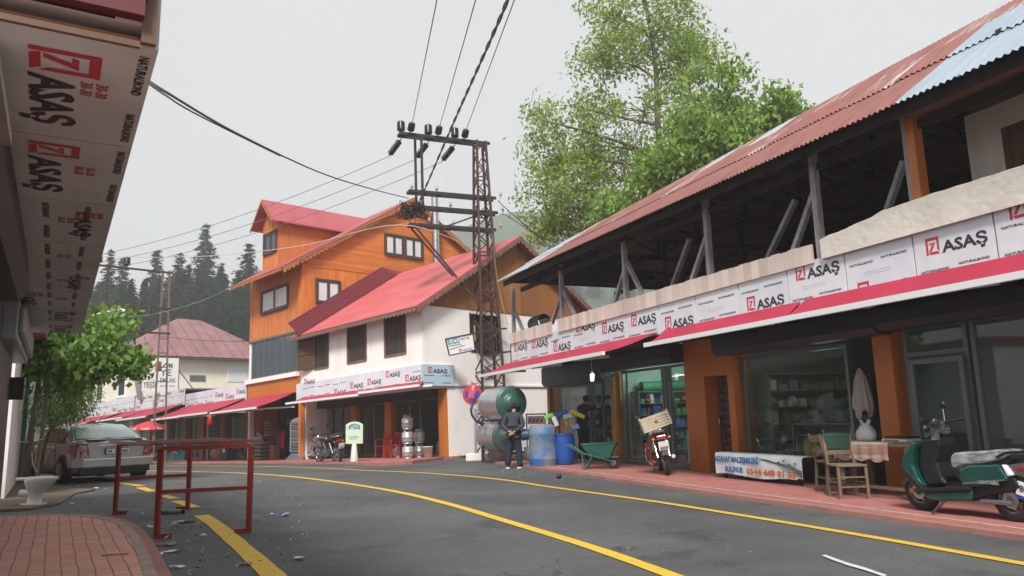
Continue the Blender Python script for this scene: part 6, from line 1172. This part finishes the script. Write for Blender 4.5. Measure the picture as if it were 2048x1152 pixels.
part('handlebar',SBLK,sc_,lambda b:(b.tube([(hb[1][0]+.08,-.34,hb[1][1]+.03),(hb[1][0]+.02,-.2,hb[1][1]),(hb[1][0],0,hb[1][1]-.03),(hb[1][0]+.02,.2,hb[1][1]),(hb[1][0]+.08,.34,hb[1][1]+.03)],.02,8)))
part('mirror',CHROME,sc_,lambda b:b.tube([(hb[1][0],.12,hb[1][1]),(hb[2][0],.12,hb[2][1]-.02)],.008,6)); part('mirror_head',SBLK,sc_,lambda b:b.ball((hb[2][0]+.0,.12,hb[2][1]+.03),(.045,.03,.05)))
part('rear_rack',SBLK,sc_,lambda b:[b.tube([(prof([(2000,912)])[0][0],s*.15,prof([(2000,914)])[0][1]),(prof([(2020,905)])[0][0],s*.17,prof([(2020,905)])[0][1]),(prof([(2070,900)])[0][0],s*.13,prof([(2070,902)])[0][1])],.015,8) for s in (1,-1)])
part('side_stand',DKSTEEL,sc_,lambda b:b.tube([(prof([(1900,1000)])[0][0],-.12,.2),(prof([(1892,1010)])[0][0],-.2,.1),(prof([(1885,1022)])[0][0],-.27,.015)],.015,6))
a=prof([(1967,966)])[0]; part('side_lettering',mat('silver_letters',(.6,.62,.62),.3,.6),sc_,lambda b:b.text('LONTAMA',(a[0],-.178,a[1]-.002),(1,0,0),(0,0,1),.04,.24,0,.03))
a=prof([(2040,980)])[0]; pl=part('number_plate',WHITEP,sc_,lambda b:(b.obox((a[0]+.06,-.09,a[1]),(.1,.006,.07),Matrix.Rotation(.25,3,'Y')))); part('plate_text',[TXT,mat('plate_blue2',(.01,.04,.35),.5)],pl,lambda b:(b.text('80',(a[0]-.01,-.098,a[1]-.02),(1,0,0),(0,0,1),.07,.1,0,.03),b.obox((a[0]+.06,-.088,a[1]-.09),(.1,.006,.02),Matrix.Rotation(.25,3,'Y'),1)))
# ================= CHAIRS, TABLE, BANNER
OLDW=mat('old_chair_wood',(.20,.14,.09),.8,0,(.12,.09,.06),5,.3,30,stretch=(4,4,1))
def wchair(t):
    for x in (-.19,.19):
        part('leg',OLDW,t,lambda b:b.beam((x,-.19,0),(x,-.18,.43),.035)); part('leg',OLDW,t,lambda b:b.beam((x,.2,0),(x,.17,.43),.035)); part('back_post',OLDW,t,lambda b:b.beam((x,.17,.43),(x,.25,.86),.035,.03))
    part('seat',mat('woven_seat',(.22,.17,.11),.9,0,(.15,.11,.07),12,.5,60),t,lambda b:b.box(-.21,.21,-.21,.19,.43,.46),bev=.01)
    part('backrest',OLDW,t,lambda b:(b.box(-.17,.17,.225,.245,.74,.84),b.box(-.17,.17,.205,.225,.58,.64)))
    part('stretcher',OLDW,t,lambda b:(b.box(-.19,.19,-.19,-.17,.15,.17),b.box(-.19,.19,-.19,-.17,.28,.3),b.box(-.2,-.18,-.18,.18,.2,.22),b.box(.18,.2,-.18,.18,.2,.22),b.box(-.19,.19,.185,.2,.2,.22)))
t=fthing(RF,'wooden_chair','worn wooden chair in front of the cloth covered table','chair',5.42,-1.12,0,math.radians(68)); wchair(t)
t2_=copy_tree(t); t2_.matrix_world=RF.M@Matrix.Translation((4.75,-.72,0))@Matrix.Rotation(math.radians(160),4,'Z'); t2_['label']='second wooden chair behind and left of the front one by the window'
t=fthing(RF,'green_jacket','dark green cloth hung over the back of the front wooden chair','cloth',5.23,-1.05,0,math.radians(68)); part('cloth',mat('dark_green_cloth',(.02,.05,.035),.9,bump=.4,bs=20),t,lambda b:b.obox((0,.04,.76),(.19,.035,.12)),bev=.03)
q1=RF.lz(1696,901,.74); q2=RF.lz(1826,893,.74); tbx0,tbx1=4.95,6.25; ty0,ty1=-.85,-.2
t=fthing(RF,'table','wooden table with cloth carrying a bag and a kitchen scale','table',(tbx0+tbx1)/2,(ty0+ty1)/2)
part('table_top',OLDW,t,lambda b:b.box(-.65,.65,-.32,.32,.70,.74))
for x in (-.6,.6):
    for y in (-.28,.28): part('leg',OLDW,t,lambda b:b.box(x-.03,x+.03,y-.03,y+.03,0,.70))
part('stretcher',OLDW,t,lambda b:b.box(-.6,.6,-.3,-.27,.12,.16))
def clothf(b):
    n=24; V_=[]
    for i in range(n+1):
        x=-.66+1.0*i/n; w=.012*math.sin(i*1.3); V_+=[(x,.25,.746),(x,-.33,.747),(x,-.345+w,.70),(x,-.35+w,.60),(x,-.345+w*1.5,.50+.02*math.sin(i*.9))]
    b.add(V_,[(i*5+j,(i+1)*5+j,(i+1)*5+j+1,i*5+j+1) for i in range(n) for j in range(4)],0,True)
t=fthing(RF,'tablecloth','pinkish cream cloth hanging over the front of the table','tablecloth',(tbx0+tbx1)/2,(ty0+ty1)/2); part('cloth',mat('dusty_pink_cloth',(.36,.20,.16),.9,0,(.46,.40,.32),1.2,.3,20,stretch=(.4,.4,9),ramp=(.45,.55)),t,clothf)
t=fthing(RF,'carrier_bag','white plastic carrier bag on the left of the table','bag',5.28,-.55,.75)
def bag(b):
    n=16; pr=[(0,.0),(.15,.01),(.17,.08),(.15,.15),(.10,.21),(.04,.25)]; rn=random.Random(6); V_=[(r_*math.cos(2*math.pi*i/n)*rn.uniform(.85,1.12),r_*.7*math.sin(2*math.pi*i/n)*rn.uniform(.85,1.12),z*rn.uniform(.95,1.06)) for r_,z in pr for i in range(n)]
    b.add(V_,[(j*n+i,j*n+(i+1)%n,(j+1)*n+(i+1)%n,(j+1)*n+i) for j in range(5) for i in range(n)],0,True); b.poly([(-.06,0,.22),(-.12,0,.31),(-.07,0,.30),(-.01,0,.24)],(0,.02,0)); b.poly([(.06,0,.22),(.10,0,.30),(.05,0,.31),(.01,0,.24)],(0,.02,0))
part('shell',mat('white_film_bag',(.62,.64,.68),.35,0,(.45,.48,.52),8,.5,14),t,bag)
t=fthing(RF,'kitchen_scale','pale shop scale with dark tray on the table','scale',5.85,-.5,.745); part('base',mat('cream_scale',(.5,.47,.38),.5),t,lambda b:b.poly([(-.2,-.17,0),(.2,-.17,0),(.2,.15,0),(-.2,.15,0)],(0,0,.05)),bev=.015); part('tray',BLACK,t,lambda b:(b.box(-.17,.19,-.13,.13,.06,.085),)); part('display',GREYM,t,lambda b:b.box(-.14,.1,-.175,-.168,.012,.04))
t=fthing(RF,'bench','low dark bench behind the phone number banner','bench',2.75,-.3); part('seat',DKWOOD,t,lambda b:b.box(-1.15,1.15,-.22,.2,.4,.455))
for x in (-1.0,.05,1.0): 
    for y in (-.18,.17): part('leg',DKWOOD,t,lambda b:b.box(x-.03,x+.03,y-.03,y+.03,0,.4))
t=fthing(RF,'banner','white banner with blue and orange lettering draped over the low bench','banner',2.75,-.56)
def ban(b):
    n=40; V_=[]
    for i in range(n+1):
        u=i/n; x=-1.17+2.34*u; w=.012*math.sin(u*17)+.006*math.sin(u*41); V_+=[(x,.3,.465),(x,.02,.463+.004*math.sin(u*30)),(x,w,.42),(x,w*1.2,.25),(x,w*1.3,.075+.02*math.sin(u*9)+.03*(u>.93))]
    b.add(V_,[(i*5+j,(i+1)*5+j,(i+1)*5+j+1,i*5+j+1) for i in range(n) for j in range(4)],0,True)
part('cloth',mat('banner_vinyl',(.70,.74,.78),.5,0,(.60,.70,.72),1.4),t,ban)
part('picture',mat('banner_picture',(.13,.30,.32),.5,0,(.10,.14,.08),3),t,lambda b:(b.poly([(.05,-.02,.40),(.3,-.02,.40),(1.0,-.02,.22),(1.16,-.02,.12),(1.16,-.02,.24),(.9,-.02,.33)],(0,-.002,0))))
part('lettering',[mat('banner_blue',(.02,.16,.42),.5),mat('banner_orange',(.55,.14,.02),.5),mat('banner_dark',(.08,.09,.06),.6)],t,lambda b:(b.text('ADAVAT MALZEMELERİ',(-1.15,-.024,.31),(1,0,-.0),(0,0,1),.095,1.25,0,.05),b.text('BULUNUR',(-.85,-.024,.135),(1,0,0),(0,0,1),.095,.52,0,.05),b.text('0544 449 01 53',(-.23,-.027,.125),(1,0,0),(0,0,1),.10,1.25,1,.04),[b.ball((.62+.13*i,-.022,.36+.03*math.sin(i*2)),(.03,.004,.016),mi=2) for i in range(4)]))
t=fthing(RF,'hanging_cloth','white cloth hanging in the dark doorway above the table','cloth',4.62,.12,0)
def rag(b):
    n=30; pr=[(.02,1.85),(.05,1.80),(.10,1.68),(.13,1.5),(.16,1.32),(.17,1.2),(.15,1.13)]; rn=random.Random(8)
    V_=[(r_*math.cos(2*math.pi*i/n)*(1+.22*math.sin(i*1.9)),r_*.5*math.sin(2*math.pi*i/n)*(1+.4*math.sin(i*1.9)),z+(.07*math.sin(i*.8)+rn.uniform(-.02,.02))*(z<1.4)) for r_,z in pr for i in range(n)]; b.add(V_,[(j*n+i,j*n+(i+1)%n,(j+1)*n+(i+1)%n,(j+1)*n+i) for j in range(6) for i in range(n)],0,True)
part('cloth',mat('grey_white_cloth',(.42,.40,.37),.9),t,rag)
t=fthing(RF,'light_bulb','white folded tube lamp hanging under the left awning end','lamp',-2.55,-1.0,2.2); part('tubes',mat('lamp_glow',(.9,1,.98),.4,emit=1.6),t,lambda b:[b.obox((x,0,-.08),(.025,.025,.09),Matrix.Rotation(a,3,'Y')) for x,a in ((-.035,-.05),(.04,.2))],bev=.012); part('holder',WHITEP,t,lambda b:(b.cyl((0,0,.0),(0,0,.08),.03),b.cyl((0,0,.08),(0,0,.48),.006,n=5)))
t=fthing(RF,'cable_coil','black coil of cable lying on the left end of the parapet','cable',-6.1,-.85,3.8)
part('coil',BLACK,t,lambda b:[b.tube([(x+.03*math.sin(a),.2*math.cos(a),.1+.2*math.sin(a)) for a in [2*math.pi*i/18 for i in range(19)]],.018,5) for x in np.arange(-.35,.4,.09)])
t=fthing(RF,'plastic_jar','green jar standing inside the right shop window','jar',8.05,.5,.62); part('jar',mat('green_jar',(.10,.3,.04),.3),t,lambda b:b.lathe([(.001,0),(.09,0),(.09,.2),(.07,.24),(.001,.25)],n=14)); part('lid',mat('lime_lid',(.4,.5,.1),.5),t,lambda b:b.cyl((0,0,.25),(0,0,.28),.075))
t=fthing(RF,'plastic_bucket','red bucket with white lid behind the scooter tail','bucket',8.55,-.55,0); part('shell',RED,t,lambda b:b.lathe([(.001,0),(.14,0),(.17,.62),(.001,.62)],n=16)); part('lid',WHITEP,t,lambda b:b.cyl((0,0,.62),(0,0,.68),.18)); 
# ================= AT THE WHITE HOUSE
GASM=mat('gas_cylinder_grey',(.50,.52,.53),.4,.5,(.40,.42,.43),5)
def gas(t,s=1):
    part('shell',GASM,t,lambda b:b.lathe([(.001,.03),(.14,.03),(.18,.06),(.19,.10),(.19,.205),(.194,.21),(.194,.22),(.19,.225),(.19,.33),(.175,.37),(.12,.395),(.001,.40)],n=18)); part('foot_ring',GASM,t,lambda b:b.lathe([(.155,0),(.155,.05),(.145,.05),(.145,0)],n=16)); part('collar',GASM,t,lambda b:b.lathe([(.12,.385),(.12,.47),(.11,.47),(.11,.385)],n=14,arc=5.2)); part('band',mat('band_blue',(.28,.33,.38),.5),t,lambda b:b.lathe([(.187,.19),(.187,.23)],n=18))
g0=None; gp=[(797,915,0,'lone gas cylinder left of the stacked ones'),(816,917,0,'bottom cylinder of the stack of three'),(839,915,0,'bottom cylinder of the stack of two'),(816,917,1,'middle cylinder of the stack of three'),(839,915,1,'top cylinder of the stack of two'),(816,917,2,'top cylinder of the stack of three')]
for px,py,l,lb in gp:
    P=WF.lz(px,py,.0); M_=WF.M@Matrix.Translation((P.x,P.y,.47*l))
    if g0 is None: g0=t=thing('gas_cylinder','','gas cylinder'); gas(t)
    else: t=copy_tree(g0)
    t.matrix_world=M_; t['label']=lb; t['group']='grey gas cylinders before the shop'; t['category']='gas cylinder'
DKG=None
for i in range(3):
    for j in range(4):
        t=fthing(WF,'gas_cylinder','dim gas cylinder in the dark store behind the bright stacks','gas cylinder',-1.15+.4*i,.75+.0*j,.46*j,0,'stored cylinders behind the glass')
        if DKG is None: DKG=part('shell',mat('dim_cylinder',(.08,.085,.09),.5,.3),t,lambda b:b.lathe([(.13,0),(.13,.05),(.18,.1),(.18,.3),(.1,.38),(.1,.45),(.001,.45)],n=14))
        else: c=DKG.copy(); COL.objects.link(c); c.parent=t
P=WF.lz(856,915,0); t=fthing(WF,'plastic_bucket','white paint bucket with wire handle right of the gas cylinders','bucket',P.x,P.y); part('shell',WHITEP,t,lambda b:b.lathe([(.001,0),(.13,0),(.16,.33),(.17,.33),(.17,.36),(.001,.36)],n=20)); part('handle',GREYM,t,lambda b:b.tube([(-.165,-.03,.3),(-.08,-.17,.14),(.08,-.17,.14),(.165,-.03,.3)],.006,5))
P=WF.lz(874,912,0); t=fthing(WF,'canister','small blue grey canister beside the orange corner pillar','canister',P.x,P.y+.1); part('shell',mat('canister_grey',(.25,.3,.34),.5),t,lambda b:b.lathe([(.001,0),(.1,0),(.1,.4),(.04,.5),(.001,.5)],n=14))
def rchair(t):
    part('seat',RED,t,lambda b:b.box(-.2,.2,-.2,.2,.40,.43),bev=.015)
    part('backrest',RED,t,lambda b:(b.poly([(-.2,.2,.78),(.2,.2,.78),(.2,.2,.84),(.1,.2,.87),(-.1,.2,.87),(-.2,.2,.84)],(0,.02,0)),[b.box(x-.02,x+.02,.2,.215,.43,.78) for x in (-.18,-.09,0,.09,.18)]))
    for x in (-.19,.19):
        for y in (-.18,.18): part('leg',RED,t,lambda b:b.beam((x*1.1,y*1.1,0),(x,y,.4),.035))
        part('armrest',RED,t,lambda b:b.tube([(x*1.08,-.18,.42),(x*1.15,-.2,.62),(x*1.12,0,.65),(x,.2,.66)],.018,6))
rc=None
for px,py,lb,rz in ((767,890,'left red plastic chair before the glass shop front',.2),(784,911,'middle red plastic chair before the glass shop front',-.1),(800,909,'right red plastic chair behind the gas cylinders',.1)):
    P=WF.ly(px,890,-.45)
    if rc is None: rc=t=thing('plastic_chair','','chair'); rchair(t)
    else: t=copy_tree(rc)
    t.matrix_world=WF.M@Matrix.Translation((P.x,-.45,0))@Matrix.Rotation(rz,4,'Z'); t['label']=lb; t['category']='chair'; t['group']='red plastic chairs'
P=GT(708,928); t=thing('pavement_sign','white and lime lollipop sign reading AYGAZ on a striped cone foot','sign',P,.05); 
part('board',mat('aygaz_board',(.62,.70,.66),.5,0,(.48,.66,.36),1.5,stretch=(1,1,3)),t,lambda b:b.poly([(-.27,0,.62),(.27,0,.62),(.27,0,1.22),(.14,0,1.29),(0,0,1.31),(-.14,0,1.29),(-.27,0,1.22)],(0,.06,0)),bev=.01); part('foot_cone',mat('cone_cream',(.55,.55,.5),.6),t,lambda b:b.lathe([(.13,.07),(.07,.62),(.001,.62)],c=(0,.03,0),n=14)); part('stripe',mat('cone_olive',(.22,.22,.1),.6),t,lambda b:[b.lathe([(r_,z),(r_-.011,z+.09)],c=(0,.03,0),n=14) for r_,z in ((.12,.16),(.098,.34))]); part('base',GREYM,t,lambda b:b.lathe([(.3,0),(.28,.05),(.15,.08),(.001,.08)],c=(0,.03,0),n=18))
part('lettering',mat('aygaz_blue',(.01,.12,.35),.5),t,lambda b:(b.text('AYGAZ',(-.19,-.006,1.08),(1,0,0),(0,0,1),.12,.38,0,.03),b.tube([(.16*math.cos(a),-.006,1.1+.14*math.sin(a)) for a in [math.pi*i/10 for i in range(11)]],.012,5),b.text('7 24 SERVIS',(-.15,-.006,.82),(1,0,0),(0,0,1),.045,.3),b.text('444 0 9',(-.15,-.006,.76),(1,0,0),(0,0,1),.04,.25)))
P=WF.ly(594,890,-1.0); t=fthing(WF,'menu_board','grey rounded menu stand with framed dark panels before the timber house shop','sign',P.x,-1.0,0,.45)
part('frame',mat('menu_grey',(.20,.22,.24),.5),t,lambda b:b.poly([(-.36,0,.3),(.36,0,.3),(.36,0,1.45),(.25,0,1.6),(0,0,1.66),(-.25,0,1.6),(-.36,0,1.45)],(0,.08,0)),bev=.02); part('foot',GREYM,t,lambda b:b.poly([(-.42,-.2,0),(.42,-.2,0),(.3,.1,.3),(-.3,.1,.3)],(0,.12,0)))
part('panels',mat('menu_dark',(.03,.035,.05),.5),t,lambda b:[b.box(-.27,.27,-.012,-.002,z,z+h_) for z,h_ in ((.36,.3),(.72,.1),(.87,.12),(1.03,.1),(1.18,.14),(1.36,.11))]); part('lettering',mat('menu_text',(.35,.36,.4),.6),t,lambda b:[b.text(s_,(-.2,-.016,z),(1,0,0),(0,0,1),.05,.4) for s_,z in (('DONER',1.40),('LAHMACUN',1.23),('PIDE',1.06),('AYRAN',.9),('CORBA',.75),('IZGARA',.55),('KAHVE',.42))])
# parasol
P=WF.W(WF.ly(296,880,-3.5).x,-3.5,-.05); t=thing('parasol','red ice cream parasol with white ALGIDA lettering behind the silver car','parasol',P); zt=(EYE+ray(296,843)*(P.y/ray(296,843).y)).z-P.z; Rr_=.78
PR=mat('parasol_red',(.55,.03,.06),.6); part('pole',WHITEP,t,lambda b:b.cyl((0,0,0),(0,0,zt),.025)); part('base',GREYM,t,lambda b:b.cyl((0,0,0),(0,0,.1),.25))
part('canopy',PR,t,lambda b:(b.lathe([(.02,zt+.02),(.3,zt-.05),(.6,zt-.18),(Rr_,zt-.30)],n=8,sm=False),b.lathe([(Rr_,zt-.30),(Rr_+.01,zt-.40)],n=8,sm=False)))
for a in (-2.1,-1.3,-1.9+1.3): 
    part('lettering',WHITEP,t,lambda b:b.text('ALGIDA',Vector((math.cos(a)*(Rr_*.965)+math.sin(a)*.22,math.sin(a)*(Rr_*.965)-math.cos(a)*.22,zt-.37)),(-math.sin(a),math.cos(a),0),(0,0,1),.085,.42,0,.03))
# goods outside the far shops
def at(px,py,name,label,cat,rz=WA): return thing(name,label,cat,WF.W(WF.ly(px,900,-.75).x,-.75,.0),rz)
t=at(350,921,'fruit_crate','teal crate with orange melons at the far shop front','crate'); part('shell',mat('teal_crate',(.02,.14,.17),.5),t,lambda b:(b.box(-.6,.6,-.3,-.27,0,.4),b.box(-.6,.6,.27,.3,0,.4),b.box(-.6,-.57,-.27,.27,0,.4),b.box(.57,.6,-.27,.27,0,.4),b.box(-.57,.57,-.27,.27,0,.25))); 
for x,y,z in ((-.3,0,.42),(-.1,.1,.4),(.2,-.05,.38),(-.2,-.1,.36)): tt=thing('melon','orange melon lying in the teal crate','melon',t.location+Vector((x*.7,-x*.7+y,z)),group='melons in the teal crate'); part('rind',mat('melon',(.6,.35,.12),.6),tt,lambda b:b.ball((0,0,0),(.13,.1,.1)))
t=at(437,921,'mesh_sack','pink white mesh sack slumped on the pavement under the awnings','sack'); part('shell',mat('pink_sack',(.42,.27,.23),.9,0,(.3,.2,.17),8,.5,20),t,lambda b:b.ball((0,0,.3),(.48,.35,.36)))
t=at(525,921,'basket_stack','stack of grey green wire baskets left of the brick pile','basket'); part('baskets',mat('grey_green_basket',(.20,.25,.23),.6),t,lambda b:[b.box(-.42,.42,-.3,.3,.02+.16*i,.13+.16*i) for i in range(5)],bev=.02); 
t=at(519,921,'cooking_pot_pile','pile of grey pots on top of the wire baskets','pots'); part('pots',GASM,t,lambda b:(b.cyl((-.2,0,.82),(-.2,0,1.0),.2),b.ball((.1,0,.95),(.16,.14,.14)),b.ball((-.1,0,1.12),(.14,.12,.1))))
t=at(536,921,'hat_stack','stack of straw coloured round baskets against the brown pillar','baskets'); part('baskets',mat('straw',(.32,.24,.16),.8,0,(.2,.14,.1),8),t,lambda b:[b.lathe([(.001,1.0+.13*i),(.17,1.0+.13*i),(.2,1.06+.13*i),(.17,1.1+.13*i),(.001,1.1+.13*i)],n=14) for i in range(5)]); 
t=at(549,921,'brick_pile','small pile of orange perforated bricks','bricks'); part('bricks',mat('hollow_brick',(.42,.17,.11),.9),t,lambda b:[b.box(-.2+.02*(i%2),.2+.02*(i%2),-.14,.14,.2*i,.2*i+.19) for i in range(3)]); part('holes',TXT,t,lambda b:[b.box(x-.02,x+.02,-.145,-.14,.2*i+.05,.2*i+.13) for i in range(3) for x in (-.1,.0,.1)])
t=at(564,922,'hanging_dress','red and purple clothes on a low rail beside the brown pillar','clothes'); part('cloth',mat('purple_cloth',(.14,.05,.2),.9),t,lambda b:b.ball((-.25,0,.85),(.16,.1,.42))); part('red_cloth',mat('red_cloth',(.4,.04,.06),.9),t,lambda b:b.ball((.05,0,.8),(.15,.1,.42)))
t=at(628,921,'patterned_sheet','floral patterned grey cloth draped over a stall table behind the motorbike','cloth'); part('cloth',mat('floral_cloth',(.5,.42,.42),.85,0,(.10,.09,.10),9,ramp=(.48,.52)),t,lambda b:b.poly([(-.55,-.02,.1),(.75,-.02,.1),(.7,-.02,.98),(-.45,-.02,.98)],(0,.3,0)),bev=.03)
t=at(672,919,'stall_table','grey covered stall table right of the floral cloth','table'); part('table_top',GREYM,t,lambda b:b.poly([(-.6,-.3,.78),(.9,-.3,.95),(.9,.3,1.0),(-.6,.3,.83)],(0,0,.05))); part('leg',DKSTEEL,t,lambda b:(b.box(-.55,-.5,-.2,-.15,0,.8),)); part('leg',DKSTEEL,t,lambda b:(b.box(.8,.85,-.2,-.15,0,.92),))
t=thing('folded_umbrella','small red folded umbrella hanging from the awning edge','umbrella',WF.W(*WF.ly(420,845,-2.8))); part('canopy',RED,t,lambda b:b.lathe([(.001,.35),(.05,.3),(.16,-.1),(.001,-.1)],n=12))
t=at(455,921,'bicycle_crate','dark bundle of goods and white bag before the roller shutter','goods'); part('bundle',mat('dark_goods',(.05,.06,.07),.7),t,lambda b:(b.box(-.3,.4,-.2,.2,0,.5),b.ball((.1,0,.6),(.3,.2,.2)))); part('bag',WHITEP,t,lambda b:b.ball((.1,-.22,.45),(.12,.05,.12)))
t=at(488,920,'tyre_rack','black tyre leaning near the far shop front','tyre'); part('tyre',RUBBER,t,lambda b:b.tube([(.3*math.cos(a),0,.36+.3*math.sin(a)) for a in [2*math.pi*i/20 for i in range(21)]],.08,8))
# grass tufts at the wall foot and road edges
gr=MB(); rn=random.Random(9)
for _ in range(700):
    px,py=(rn.uniform(905,945),rn.uniform(905,918)) if rn.random()<.6 else (rn.uniform(0,60),rn.uniform(948,962)); p=GT(px,py,.0); a=rn.uniform(0,6.28); h_=rn.uniform(.05,.2); d=Vector((math.cos(a),math.sin(a),0)); gr.add([p-d*.012,p+d*.012,p+Vector((rn.uniform(-.08,.08),rn.uniform(-.08,.08),h_))],[(0,1,2)])
tag(gr.build('grass_tufts',leafmat('grass_blade',(.07,.11,.02),(.2,.22,.08))),'grass tufts growing at the foot of the white wall','grass',kind='stuff')
# ================= HAZE
hb_=MB(); hb_.box(-330,330,-40,520,-25,125)
hm=D.materials.new('haze_air'); hm.use_nodes=True; N=hm.node_tree.nodes; N.remove(N['Principled BSDF']); pv=N.new('ShaderNodeVolumePrincipled'); pv.inputs['Color'].default_value=(.93,.955,.97,1); pv.inputs['Density'].default_value=HZD if 'HZD' in globals() else .0014; pv.inputs['Anisotropy'].default_value=.2
hm.node_tree.links.new(pv.outputs[0],N['Material Output'].inputs['Volume'])
tag(hb_.build('haze',hm),'thin mountain fog fading the far trees','fog',kind='stuff')
